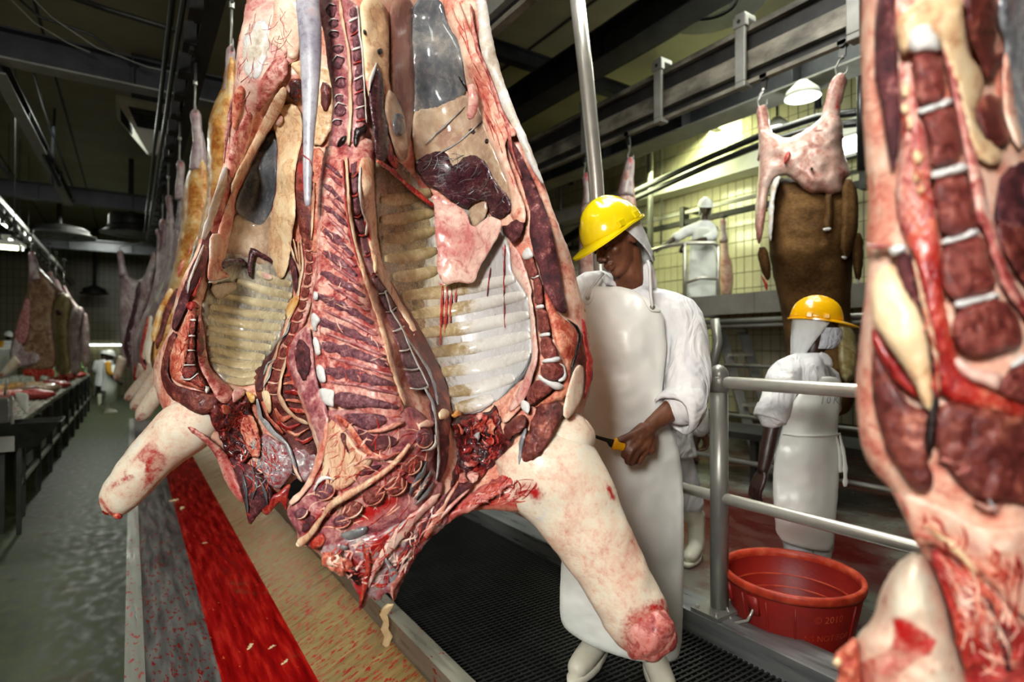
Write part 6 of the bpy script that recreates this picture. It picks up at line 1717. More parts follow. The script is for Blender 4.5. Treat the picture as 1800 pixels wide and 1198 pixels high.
fibres('red_strands', FULL('1580,100 1650,330 1640,420 1680,700 1630,700 1590,420'), dC, M['redflesh'], CC, 50, 1.4, (20, 60), (1.5, 4), 0.0125, 33)
# inner side that the photograph only grazes: rib cage and split spine beyond the frame
sc('rib_lining', FULL('1800,-60 1990,-60 2030,200 2030,600 1990,900 1900,960 1840,900 1820,700 1830,420 1812,250'), 'intercostal', proud=0.004, res=12)
for k in range(10):
    y = 20 + k * 92
    band('rib', FULL('%d,%d 1920,%d 2025,%d' % (1815 + 8 * (k > 3), y + 20, y + 14, y - 20)), [44, 56, 50], dC, M['rib_cream'], CC, h=0.012, under=0.004, res=12, n=11, soft=True)
sc('spine_cut', FULL('1990,-300 2085,-250 2105,200 2085,700 2010,1050 1960,1000 2000,800 2030,500 2030,200'), 'fat_red', proud=0.008, res=12)
for k in range(12):
    y = -160 + k * 92
    x = 2062 - 0.00006 * (y - 250) ** 2
    sc('vertebra', FULL('%d,%d %d,%d %d,%d %d,%d' % (x - 22, y, x + 22, y - 6, x + 22, y + 74, x - 22, y + 80)), 'bone', proud=0.014, res=10, w=8)
hook(1715, -1920, 0.815, LZ, 'hook above the blurred right carcass half', LX)
# ================================================================ the row of carcasses behind, the far sides, the hide-on carcass
E2, E3, L1, H7, W4 = cr(180, 180, 3.742), cr(190, 450, 4.13), cr(0, 400, 3.63), cr(1300, 120, 2.217), cr(1100, 320, 3.152)
def flat_depth(z, cx_=None, k=0.0):
    return lambda p: z + (0 if cx_ is None else k * np.abs(np.atleast_2d(p)[:, 0] - cx_))
def row_side(label, outline, z, mat, hock, leg, legmat, extra=(), group='carcasses hanging in the row', thick=0.20, rail=(None, None), st=None, hl=None):
    base = P(*leg[-1][:2], z) if leg else P(outline[0][0], max(q[1] for q in outline), z)
    root = thing('beef_side', label, 'carcass', base, group)
    d = flat_depth(z)
    slab('body', outline, d, M[mat], root, proud=0.06, thick=thick, res=5 if z < 6 else 4, w=22 if z < 6 else 14, sink=0.05, pillow=True, amp=0.02, freq=24, rag=1.0, stains=st)
    if hock:
        limb('hock', [(x, y, z, r_) for x, y, r_ in hock], M['side_skin'], root, n=12, amp=0.006, sub=4, stains=[([(hock[0][0], hock[0][1]), (hock[1][0], hock[1][1])], 8, 0.6)])
    if leg:
        limb('foreleg', [(x, y, z - 0.03, r_ * 0.84) for x, y, r_ in leg], M[legmat], root, n=14, amp=0.006, sub=4, stains=[([(leg[-1][0], leg[-1][1]), (leg[-2][0], leg[-2][1])], 10, 0.55)])
    for nm, poly, mt, pr in extra:
        slab(nm, poly, d, M[mt], root, proud=0.06 + pr, res=4, w=8, rag=1.5)
    if hl:
        hook(hock[0][0], hock[0][1] + 2, z, rail[1] or LZ, hl, rail[0] if rail[0] is not None else (LX if label[0] == 'd' else None))
    return root
row_side('yellow-fat beef side hanging directly behind the left half carcass', FULL('396,110 400,95 407,90 415,100 418,140 428,210 434,300 426,400 405,490 380,570 352,650 325,690 298,676 286,645 290,600 305,560 318,520 330,470 345,420 358,370 366,330 364,250 367,207 377,180 392,150'), 3.2, 'fat_yellow',
         [(407, 82, 5), (406, 92, 8), (405, 115, 8), (404, 140, 9), (405, 160, 12)], [(312, 640, 22), (288, 676, 18), (266, 706, 17), (250, 728, 15), (242, 737, 7)], 'fat_white',
         (('orange_strip', E3('440,230 480,240 440,330 390,420 360,560 330,640 310,600 330,480 380,340'), 'fat_yellow', 0.02), ('dark_strip', E3('480,240 520,230 490,340 450,420 420,520 390,620 350,700 340,620 380,520 400,400'), 'muscle_brown', 0.022), ('orange_patch', E2('500,1060 560,1020 590,960 600,880 560,1000 520,1120 490,1170'), 'fat_orange', 0.03)), st=[(FULL('375,250 385,330'), 14, 0.3)], hl='hook holding the yellow-fat beef side')
row_side('beef side with bare grey hock, second behind the left half carcass', FULL('336,290 344,275 356,265 366,280 374,340 376,420 360,510 340,600 312,662 280,668 268,650 263,624 267,595 272,560 285,530 298,500 311,437 319,388 322,340 328,308'), 4.2, 'fat_yellow',
         [(343, 193, 5), (344, 202, 9), (346, 225, 8), (350, 250, 10), (350, 280, 14), (350, 300, 16)], [(292, 640, 17), (270, 668, 14), (250, 694, 12), (238, 712, 11), (233, 719, 5)], 'fat_white',
         (('lower_skin', E3('320,500 350,480 330,600 310,700 300,800 270,760 258,680 280,600'), 'fat_white', 0.02),), hl='hook holding the grey-hocked beef side')
row_side('pale beef side, third behind the left half carcass', FULL('314,340 322,330 330,345 338,400 335,470 320,540 300,600 284,650 258,654 250,644 247,624 253,586 260,556 287,494 300,460 303,420 308,394 312,362'), 5.3, 'side_skin',
         [(316, 282, 4), (318, 290, 7), (318, 305, 6), (316, 325, 7), (318, 350, 10)], [(275, 640, 14), (258, 658, 11), (240, 680, 10), (226, 697, 9), (221, 702, 4)], 'fat_white',
         (('lower_skin', E3('290,440 330,420 310,560 290,700 260,760 240,740 245,640 265,540'), 'fat_white', 0.02), ('red_edge', E3('270,480 300,420 290,500 260,640 240,740 280,820 260,830 228,740 240,620'), 'redflesh', 0.03)), hl='hook holding the third beef side')
row_side('narrow pinkish beef side, fourth behind the left half carcass', FULL('294,380 300,372 306,385 308,440 300,500 282,560 262,640 242,655 236,632 240,600 250,570 268,530 284,490 292,440'), 6.5, 'side_skin',
         [(296, 344, 4), (297, 350, 6), (299, 368, 5), (300, 395, 7)], [(252, 640, 10), (246, 655, 8), (242, 664, 4)], 'fat_white', hl='hook holding the fourth beef side')
row_side('grey beef side with two hocks, fifth behind the left half carcass', FULL('276,420 284,408 292,412 296,440 290,500 272,560 255,630 242,668 233,658 230,634 232,607 241,578 262,530 273,486 276,450'), 7.8, 'side_skin',
         [(286, 386, 4), (287, 393, 7), (288, 410, 6), (287, 430, 8)], [(246, 640, 9), (241, 658, 8), (238, 668, 4)], 'redflesh',
         (('second_hock', FULL('272,405 278,400 281,410 281,440 275,440 276,420'), 'side_skin', 0.03),), hl='hook holding the fifth beef side')
row_side('distant grey carcass with two hind legs and a dark opening, farthest in the row', FULL('207,450 212,440 218,452 224,480 240,494 254,486 262,462 268,446 274,452 274,480 266,520 252,560 244,600 240,640 230,650 219,641 214,624 213,607 211,571 209,530 212,498'), 10.5, 'side_skin',
         [(211, 441, 4), (212, 447, 5), (214, 462, 5), (218, 485, 8)], [(218, 628, 11), (211, 645, 9), (206, 660, 8), (204, 668, 4)], 'fat_white',
         (('dark_opening', E3('215,185 238,180 225,300 190,470 155,600 170,720 165,800 140,780 115,700 110,620 150,480 190,330'), 'liver_dark', 0.02), ('second_hock', FULL('266,444 272,440 275,450 274,470 262,480'), 'side_skin', 0.02)), hl='hook holding the farthest carcass')

# ---- sides over the left table
SR = thing('table_rail', 'overhead rail with hooks above the left inspection table', 'rail', (-1.3, 11, 3.75))
ra, rb = P(35, 412, 11.0), P(196, 578, 30.0)
rb = ra + Vector((0.02, 14, 0))
for dx, dz, w_ in ((0, 0, 0.035), (0.12, 0.06, 0.02)):
    MB().box((ra.x + dx - w_, 7.0, ra.z + dz - 0.03), (ra.x + dx + w_, 25.5, ra.z + dz + 0.05)).build('track', M['steel'], SR)
for i in range(14):
    MB().box((ra.x - 0.03, 10.5 + i * 0.7, ra.z - 0.10), (ra.x + 0.02, 10.6 + i * 0.7, ra.z + 0.22)).build('hanger', M['steel_dark'], SR)
def far_side(label, outline, z, mat, hock, leg=None, extra=()):
    r = row_side(label, outline, z, mat, hock, leg, 'fat_white', extra, 'beef sides over the inspection table', 0.25, (None, ra.z), None, None)
    hook(hock[0][0], hock[0][1] + 1, z, ra.z, 'hook above ' + label.split(',')[0].replace('beef side', 'the beef side'), None, 'hooks over the inspection table')
    return r
far_side('brown and purple beef side, largest over the left table', L1('185,200 215,190 240,230 270,280 330,335 372,400 365,450 342,500 338,600 352,720 366,830 350,900 280,920 230,930 150,890 100,885 64,850 62,790 90,660 120,560 170,430 175,350 190,280'), 10.8, 'side_brown',
         [(55, 443, 3), (56, 447, 5), (58, 460, 6), (62, 478, 9), (66, 492, 12)], [(36, 630, 13), (24, 640, 11), (12, 652, 8), (3, 659, 5), (0, 660, 2)],
         (('purple_flank', L1('165,440 195,470 190,560 190,640 170,720 130,760 90,720 100,640 130,560'), 'muscle_pale', 0.03), ('pale_brisket', L1('90,690 140,740 160,800 240,790 260,860 160,880 100,880 66,830 70,770'), 'side_skin', 0.03), ('red_drip', L1('150,895 280,910 350,890 350,960 300,950 270,935 245,985 225,985 215,940 160,950 140,930'), 'redflesh', 0.0)))
far_side('yellowish beef side with a round hole, second over the left table', L1('340,520 372,430 420,412 470,470 445,560 438,650 442,800 462,900 430,935 360,938 348,880 366,830 350,700'), 12.0, 'side_yellow',
         [(87, 478, 3), (88, 482, 4), (93, 498, 6), (100, 515, 9)], None, (('round_hole', L1(ell(375, 540, 22, 24)), 'liver_dark', 0.02), ('red_drip', L1('380,935 440,930 450,970 425,990 410,950'), 'redflesh', 0.0)))
far_side('dull purple beef side, third over the left table', L1('432,600 445,550 470,505 520,500 545,535 520,640 510,760 520,880 500,935 460,940 445,880 440,760'), 13.2, 'side_skin',
         [(98, 492, 2.5), (100, 497, 3.5), (110, 520, 5), (120, 536, 8)])
far_side('darkest narrow beef side, last over the left table', L1('505,640 520,560 545,535 562,570 572,680 576,830 560,885 530,890 515,850 508,740'), 14.4, 'side_skin',
         [(112, 503, 2), (114, 508, 3), (124, 528, 4), (142, 552, 6)])

# ---- hide-on carcass at the right
M['hide'] = flesh('brown_hide', [(0.24, S(46, 30, 14)), (0.42, S(78, 54, 28)), (0.58, S(104, 76, 42)), (0.78, S(132, 102, 62))], scale=3.0, stretch=(1, 1, 1.6), fine=14, rough=0.75, bump=0.4, coat=0.0, spec=0.15, stain=None)
M['flayed'] = flesh('flayed_skin', [(0.24, S(150, 92, 84)), (0.42, S(184, 140, 126)), (0.58, S(204, 172, 158)), (0.78, S(216, 196, 184))], scale=5, fine=6, dist=1.0, vein=S(170, 50, 40))
zh = 4.72
dH = tps([(1330, 200, 4.9), (1340, 300, 4.75), (1475, 150, 4.4), (1420, 300, 4.5), (1490, 300, 4.45), (1400, 450, 4.45), (1350, 500, 4.75), (1490, 480, 4.5), (1430, 650, 4.45), (1370, 560, 4.7), (1500, 600, 4.55), (1400, 350, 4.5)])
oh = P(1430, 720, 4.7)
HC = thing('hide_on_carcass', 'half-flayed brown carcass hung by both hind legs behind the masked worker', 'carcass', oh)
slab('hide', H7('120,560 138,450 175,415 330,485 405,470 450,440 466,530 460,640 440,760 435,860 430,950 450,1050 462,1130 455,1290 410,1360 230,1360 190,1200 165,950 135,830 112,700'), dH, M['hide'], HC, proud=0.16, thick=0.30, res=6, w=40, sink=0.10, pillow=True, amp=0.02, freq=30, label='short brown hide')
slab('flayed_skin', H7('75,230 120,245 180,278 260,240 320,190 350,170 405,190 402,300 412,350 440,415 405,432 412,480 370,490 350,503 330,482 270,492 210,432 172,412 135,432 112,470 102,560 92,650 72,700 58,600 65,500 75,400 75,300'), dH, M['flayed'], HC, proud=0.20, thick=0.10, res=5, w=26, drop=0.12, amp=0.03, freq=24, stains=[(H7('340,330 400,420'), 26, 0.3), (H7('380,80 395,140'), 8, 0.5), (H7('70,600 80,680'), 10, 0.5), (H7('300,440 360,480'), 14, 0.35)], label='pinkish flayed skin of the hindquarters')
limb('hind_leg', [(1338, 186, 4.90, 5), (1340, 195, 4.90, 9), (1344, 225, 4.88, 10), (1348, 245, 4.82, 14), (1356, 275, 4.72, 24)], M['flayed'], HC, n=14, amp=0.01)
limb('hind_leg', [(1478, 130, 4.36, 5), (1474, 145, 4.36, 13), (1466, 172, 4.36, 13), (1460, 205, 4.38, 16), (1452, 240, 4.38, 28)], M['flayed'], HC, n=14, amp=0.012, stains=[(FULL('1476,135 1472,190'), 9, 0.6)])
slab('skin_curl', H7('128,432 165,414 150,450 136,500 130,600 122,682 112,650 114,520'), dH, M['pearl'], HC, proud=0.24, thick=0.03, res=4, w=5, label='white curled skin edge')
slab('skin_slit', H7('175,345 190,315 200,330 185,365 170,375'), dH, M['muscle_red'], HC, proud=0.235, thick=0.02, res=4, w=4)
slab('skin_hole', H7('276,385 288,385 288,398 278,396'), dH, M['black_hole'], HC, proud=0.235, thick=0.02, res=3, w=3)
for nm, q, pr, lab in (('foreleg', '400,430 445,430 466,520 462,620 440,700 425,742 390,735 398,600', 0.24, 'folded brown foreleg'), ('foreleg', '440,640 482,640 482,760 472,830 450,830 438,740', 0.20, None), ('udder_flap', '330,490 366,490 366,600 362,630 322,628 336,560', 0.22, None), ('foreleg', '66,700 108,690 124,800 112,835 84,795', 0.08, None)):
    slab(nm, H7(q), dH, M['hide'], HC, proud=pr, thick=0.05, res=4, w=9, drop=0.05, label=lab)
for q, pr in (('322,620 364,620 350,634 326,632', 0.23), ('452,820 470,825 466,845 455,840', 0.21), ('390,728 424,735 408,748', 0.25)):
    slab('hoof', H7(q), dH, M['cartilage'], HC, proud=pr, thick=0.03, res=3, w=4)
slab('red_shred', H7('80,800 100,825 112,838 108,875 96,845'), dH, M['redflesh'], HC, proud=0.09, thick=0.03, res=3, w=4)
slab('lit_hide_patch', H7('385,980 430,1005 462,1060 458,1200 400,1240 380,1100'), dH, M['side_yellow'], HC, proud=0.20, thick=0.04, res=5, w=12, drop=0.05)  # yellow lamplight on the brown hide, painted as a separate piece
hook(1339, 184, 4.90, 4.16, 'hook in the left hock of the hide-on carcass', 4.55, 'hooks of the right rail')
hook(1478, 128, 4.36, 4.16, 'hook in the right hock of the hide-on carcass', 4.55, 'hooks of the right rail')
# two hocks rising behind the helmet
row_side('pinkish carcass hind leg rising right of the yellow helmet crown', FULL('1094,300 1104,290 1112,300 1116,340 1122,400 1120,520 1080,560 1066,480 1074,400 1086,340'), 6.3, 'flayed', [(1108, 277, 4), (1108, 285, 8), (1104, 310, 9), (1100, 345, 14)], None, 'flayed', (), 'carcasses behind the knife worker', 0.2, (4.55, 4.16), None, 'hook right of the yellow helmet')
row_side('pinkish carcass hind leg rising left of the stainless pole', FULL('1024,330 1032,320 1040,335 1044,400 1050,520 1020,540 1016,430'), 6.9, 'flayed', [(1030, 304, 3), (1031, 312, 7), (1033, 335, 7), (1034, 360, 10)], None, 'flayed', (), 'carcasses behind the knife worker', 0.2, (4.55, 4.16), None, 'hook left of the stainless pole')
row_side('small pink carcass hanging beside the worker on the platform', W4('530,225 552,225 556,300 572,400 592,450 596,540 584,640 526,640 520,500 524,350'), 8.75, 'flayed', [(1270, 385, 3), (1271, 390, 5), (1271, 405, 5), (1272, 425, 8)], None, 'flayed', (), 'carcasses by the tiled wall', 0.2, (7.61, 3.84), None, 'hook beside the platform worker')

# ================================================================ left table, offal, crates
tb = thing('inspection_table', 'long dark inspection table with steel top along the left', 'table', (-1.7, 11, 0))
M['table_top'] = splat_mat('table_top', [(0.25, S(112, 116, 104)), (0.5, S(146, 150, 136)), (0.75, S(170, 174, 160))], S(150, 60, 50), 0.4, rough=0.3, metal=0.3, scale=9)
MB().box((-2.6, 8.0, 0.98), (-0.98, 20.5, 1.04)).build('table_top', M['table_top'], tb)
MB().box((-1.03, 8.0, 0.42), (-1.01, 20.5, 0.98)).build('side_panel', M['iron'], tb)
MB().box((-1.0, 8.0, 0.36), (-0.96, 20.5, 0.41)).build('lower_rail', M['steel_bright'], tb)
for i in range(10):
    yy = 8.1 + i * 1.3
    MB().box((-1.0, yy, 0.0), (-0.95, yy + 0.06, 0.98)).build('leg', M['steel_dark'], tb)
    MB().box((-2.55, yy, 0.0), (-2.5, yy + 0.06, 0.98)).build('leg', M['steel_dark'], tb)
    g_ = MB()
    for j in range(6):
        g_.box((-0.995, yy + 0.45 + j * 0.07, 0.47), (-0.975, yy + 0.49 + j * 0.07, 0.60))
    g_.build('vent_comb', M['steel'], tb)
    MB().tube([(-0.97, yy + 0.03, 0.95), (-0.97, yy + 1.3, 0.62)], 0.012, 6).build('brace', M['iron'], tb)
rnd = random.Random(3)
off = [(8, 690, 0.16, 'fat_yellow'), (30, 684, 0.14, 'fat_yellow'), (60, 702, 0.17, 'muscle_red'), (45, 692, 0.13, 'side_brown'), (62, 682, 0.13, 'fat_cream'), (82, 688, 0.16, 'membrane'), (75, 676, 0.12, 'side_yellow'), (98, 675, 0.16, 'redflesh'), (92, 681, 0.16, 'muscle_red'), (108, 682, 0.13, 'redflesh'), (118, 668, 0.17, 'muscle_red'), (136, 664, 0.16, 'redflesh'), (112, 664, 0.14, 'fat_red'), (20, 700, 0.13, 'fat_red')]
oname = ['yellow fatty offal piece at the left picture edge', 'yellow offal piece second from the left edge', 'long dark red liver nearest on the table', 'brown offal lump behind the long red liver', 'cream tripe piece in the middle of the table', 'beige tripe fold right of the cream piece', 'olive offal lump farther back on the table', 'shiny red organ highest in the red heap', 'dark red organ under the shiny one', 'glossy red organ at the right of the red heap', 'dark red organ below the yellowish beef side', 'flat red organ closest to the green crates', 'pink-streaked organ behind the dark red one', 'pink-streaked piece near the white board']
for (x, y, r_, mt), lab in zip(off, oname):
    c = PZ(x, y, 1.04)
    mb = MB()
    ro = rnd.uniform(0, 3)
    rr = Vector((r_ * rnd.uniform(1.0, 1.7), r_ * rnd.uniform(0.8, 1.1), 0.045 + r_ * 0.22))
    m_ = Matrix.Rotation(ro, 3, 'Z')
    mb.sphere(c + Vector((0, 0, rr.z * 0.92)), rr, 18, 10, m_)
    for v in mb.v:
        d_ = noise.noise_vector(v * 9) * 0.035
        v += Vector((d_.x, d_.y, 0))
        v.z = max(v.z + d_.z * 0.6, 1.042)
    tag(mb.build('offal', M[mt], None, True), lab, 'offal', 'offal on the inspection table')
def crate(c, lx, ly, h, label):
    root = thing('plastic_crate', label, 'crate', c, 'green crates at the table end')
    x0, y0, z0 = c
    t = 0.025
    MB().box((x0 - lx, y0 - ly, z0), (x0 + lx, y0 + ly, z0 + t)).build('bottom', M['green_plastic'], root)
    for a, b in (((-lx, -ly), (lx, -ly + t)), ((-lx, ly - t), (lx, ly)), ((-lx, -ly + t), (-lx + t, ly - t)), ((lx - t, -ly + t), (lx, ly - t))):
        MB().box((x0 + a[0], y0 + a[1], z0 + t), (x0 + b[0], y0 + b[1], z0 + h)).build('side', M['green_plastic'], root)
    f_ = MB()
    f_.box((x0 - lx - 0.03, y0 - ly - 0.03, z0 + h), (x0 + lx + 0.03, y0 - ly + 0.03, z0 + h + 0.03)).box((x0 - lx - 0.03, y0 + ly - 0.03, z0 + h), (x0 + lx + 0.03, y0 + ly + 0.03, z0 + h + 0.03))
    f_.box((x0 - lx - 0.03, y0 - ly + 0.03, z0 + h), (x0 - lx + 0.03, y0 + ly - 0.03, z0 + h + 0.03)).box((x0 + lx - 0.03, y0 - ly + 0.03, z0 + h), (x0 + lx + 0.03, y0 + ly - 0.03, z0 + h + 0.03))
    f_.build('rim', M['green_plastic'], root)
    return root
crate((-1.45, 20.0, 1.042), 0.42, 0.42, 0.30, 'lower pale green crate at the end of the table')
crate((-1.32, 18.7, 1.042), 0.30, 0.42, 0.22, 'nearer pale green crate below the narrow beef sides')
# steel tank at the left edge
tk = thing('steel_tank', 'tall stainless tank behind the table at the left edge', 'tank', (-3.4, 19.4, 0))
MB().box((-4.2, 17.0, 0.0), (-2.75, 21.8, 1.75)).build('body', M['steel'], tk)
MB().box((-4.25, 16.95, 1.75), (-2.72, 21.85, 1.80)).build('lid', M['steel_bright'], tk)
# wash station at the near end of the table
ws = thing('wash_station', 'grey wash basin with a white cutting board bracket at the left edge', 'basin', P(20, 800, 5.6))
dW = flat_depth(5.6)
slab('board', cr(0, 640, 5.445)('145,270 200,265 262,280 275,300 275,470 240,475 205,430 150,310'), dW, M['white_plastic'], ws, proud=0.03, thick=0.04, res=4, w=4, smooth=0, rag=0, amp=0, label='white plastic board')
slab('panel', cr(0, 640, 5.445)('-60,320 95,320 100,560 -60,570'), dW, M['steel'], ws, proud=0.0, thick=0.05, res=5, w=4, smooth=0, rag=0, amp=0)
slab('upright', cr(0, 640, 5.445)('100,300 135,295 138,575 100,575'), dW, M['steel_bright'], ws, proud=0.05, thick=0.05, res=4, w=4, smooth=0, rag=0, amp=0)
cb = P(30, 760, 5.6)
MB().box(cb + Vector((-0.28, -0.15, -0.16)), cb + Vector((0.0, 0.15, 0.07))).build('basin', M['steel'], ws)
MB().loft([[cb + Vector((0.30 * sx * k + 0.06, 0.22 * sy * k, z_)) for sx, sy in ((-1, -1), (1, -1), (1, 1), (-1, 1))] for k, z_ in ((0.35, -0.14), (1.0, 0.11), (0.97, 0.11), (0.34, -0.12))], False).build('bowl', M['steel_dark'], ws)
MB().tube([P(12, 688, 5.55), P(8, 694, 5.55), P(12, 672, 5.55), P(12, 664, 5.55)], 0.01, 8).build('tap', M['steel_bright'], ws, True)
for px_ in (4, 34):
    c = P(px_, 800, 5.6)
    MB().box((c.x - 0.02, c.y - 0.02, 0), (c.x + 0.02, c.y + 0.02, c.z + 0.1)).build('leg', M['steel_dark'], ws)
# ================================================================ red bucket
M['red_plastic'] = surf('red_plastic', [(0.3, S(118, 20, 14)), (0.5, S(142, 26, 18)), (0.7, S(160, 34, 22))], scale=3, rough=0.5, bump=0.12, bscale=60)
M['red_rim'] = surf('red_rim', [(0.3, S(150, 40, 22)), (0.5, S(186, 58, 32)), (0.7, S(206, 92, 60))], scale=18, rough=0.45, bump=0.15, bscale=60)
bc = P(1391, 1003, 2.54)
BR = 0.292
bz, rz = ZR + 0.002, bc.z
bk = thing('red_bucket', 'large round red plastic tub with wire handle beside the rail post', 'bucket', (bc.x, bc.y, ZR))
hB = rz - bz
cB = Vector((bc.x, bc.y, bz))
bo = MB()
n = 64
prof = [(0.01, 0.0), (BR * 0.76, 0.0), (BR * 0.78, 0.012), (BR * 0.955, hB - 0.045), (BR * 0.94, hB - 0.02), (BR * 0.925, hB - 0.02), (BR * 0.90, hB - 0.11), (BR * 0.885, hB - 0.115), (BR * 0.86, hB - 0.165), (BR * 0.85, hB - 0.17), (BR * 0.74, 0.02), (0.01, 0.015)]
bo.lathe(cB, prof, n, False)
b0 = bo.build('shell', M['red_plastic'], bk, True)
auto_smooth(b0, 50)
MB().lathe(cB, [(BR * 0.92, hB - 0.03), (BR * 0.985, hB - 0.035), (BR, hB - 0.02), (BR * 1.0, hB - 0.004), (BR * 0.985, hB + 0.004), (BR * 0.93, hB + 0.002), (BR * 0.915, hB - 0.02), (BR * 0.92, hB - 0.03)], n, False).build('rim', M['red_rim'], bk, True)
for z_ in (hB - 0.112, hB - 0.168):
    rr_ = BR * (0.745 + 0.20 * (z_ / hB))
    MB().lathe(cB, [(rr_ + 0.004, z_ - 0.004), (rr_ - 0.004, z_), (rr_ + 0.004, z_ + 0.004)], n, False).build('inner_ring', M['red_rim'], bk, True)
camdir = math.atan2(EYE.y - bc.y, EYE.x - bc.x)
def on_bucket(ang, z, out=0.0):
    r_ = BR * (0.78 + 0.175 * z / (hB - 0.045)) + out
    return Vector((cB.x + r_ * math.cos(ang), cB.y + r_ * math.sin(ang), bz + z))
for a in (-0.75, -0.35, 0.05, 1.0):
    an = camdir + a
    MB().loft([[on_bucket(an - 0.02, z, -0.006), on_bucket(an - 0.012, z, 0.005), on_bucket(an + 0.012, z, 0.005), on_bucket(an + 0.02, z, -0.006)] for z in (0.01, 0.1, 0.2, hB - 0.05)]).build('rib', M['red_plastic'], bk, True)
# handle lugs and wire
for a0, a1 in ((-1.15, -0.55),):
    h_ = [on_bucket(camdir + a0, hB - 0.10, 0.004), on_bucket(camdir + a0 + 0.05, hB - 0.15, 0.035), on_bucket(camdir + (a0 + a1) / 2, hB - 0.195, 0.055), on_bucket(camdir + a1 - 0.05, hB - 0.15, 0.035), on_bucket(camdir + a1, hB - 0.10, 0.004)]
    MB().tube(h_, 0.006, 8).build('wire_handle', M['steel_bright'], bk, True)
    for a in (a0, a1):
        MB().loft([[on_bucket(camdir + a - 0.09, z, -0.004), on_bucket(camdir + a - 0.08, z, 0.012), on_bucket(camdir + a + 0.08, z, 0.012), on_bucket(camdir + a + 0.09, z, -0.004)] for z in (hB - 0.125, hB - 0.09, hB - 0.045)]).build('lug', M['red_plastic'], bk, True)
def wrap_text(body, z, a0, size, slant):
    cu = bpy.data.curves.new('txt', 'FONT')
    cu.body = body
    cu.size = size
    cu.extrude = 0.0
    cu.resolution_u = 2
    t = bpy.data.objects.new('txt', cu)
    COL.objects.link(t)
    dg = bpy.context.evaluated_depsgraph_get()
    me = bpy.data.meshes.new_from_object(t.evaluated_get(dg))
    bpy.data.objects.remove(t, do_unlink=True)
    vs = [on_bucket(camdir + a0 + v.co.x / BR, z + v.co.y + v.co.x * slant, 0.0055) for v in me.vertices]
    fs = [tuple(p.vertices) for p in me.polygons]
    bpy.data.meshes.remove(me)
    nv = len(vs)
    o2 = [v - (v - Vector((cB.x, cB.y, v.z))).normalized() * 0.016 for v in vs]
    m2 = mesh_from('embossed_text', vs + o2, fs + [tuple(nv + i for i in reversed(f)) for f in fs], bk)
    obj('embossed_text', m2, M['red_rim'], bk, False)  # lighter red paints in the light that the raised letters catch
wrap_text('\u00a9 2010', hB - 0.105, 0.30, 0.042, 0.06)
wrap_text('NS NOT FOR', hB - 0.185, 0.17, 0.036, 0.06)

# ================================================================ upper platform, ladder
PL, ZP = 5.70, 2.43
pf = thing('work_platform', 'raised stainless work platform carrying the white-capped worker', 'platform', (6.6, 3.5, ZP))
MB().box((PL + 0.02, 1.0, ZP - 0.06), (8.2, 4.62, ZP)).box((6.3, 4.62, ZP - 0.06), (8.2, 6.2, ZP)).build('deck', M['steel_dark'], pf)
for i in range(4):
    MB().box((PL, 1.0 + i * 0.906, ZP - 0.22), (PL + 0.02, 1.0 + (i + 1) * 0.906 - 0.006, ZP + 0.01)).build('skirt_panel', M['steel'], pf)
MB().box((6.28, 4.63, ZP - 0.22), (6.30, 6.2, ZP + 0.01)).build('skirt_panel', M['steel'], pf)
for z_, r_ in ((ZP - 0.30, 0.03), (ZP - 0.36, 0.022)):
    MB().tube([(PL + 0.02, 1.0, z_), (PL + 0.02, 4.6, z_)], r_, 10).build('edge_pipe', M['steel'], pf, True)
for yy in (1.1, 2.9, 4.55):
    MB().tube([(PL + 0.05, yy, ZR), (PL + 0.05, yy, ZP - 0.06)], 0.04, 10).build('leg', M['steel'], pf, True)
    MB().tube([(8.1, yy, ZR), (8.1, yy, ZP - 0.06)], 0.04, 10).build('leg', M['steel'], pf, True)
for z_ in (1.05, 1.62):
    MB().tube([(PL + 0.05, 1.1, z_), (PL + 0.05, 4.55, z_)], 0.022, 10).build('cross_tube', M['steel'], pf, True)
# guard rail around the platform worker
gz = 7.75
gp = [P(1140, 441, gz + 0.3), P(1175, 432, gz + 0.1), P(1205, 427, gz), P(1254, 427, gz - 0.1), P(1262, 432, gz - 0.1)]
MB().tube(gp, 0.026, 10).build('guard_rail', M['steel_bright'], pf, True)
MB().tube([P(1203, 427, gz), P(1204, 540, gz)], 0.026, 10).build('guard_post', M['steel_bright'], pf, True)
MB().tube([P(1262, 432, gz - 0.1), P(1262, 535, gz - 0.1)], 0.026, 10).build('guard_post', M['steel_bright'], pf, True)
MB().tube([P(1204, 497, gz), P(1232, 488, gz - 0.1), P(1262, 490, gz - 0.1)], 0.022, 10).build('guard_rail', M['steel_bright'], pf, True)
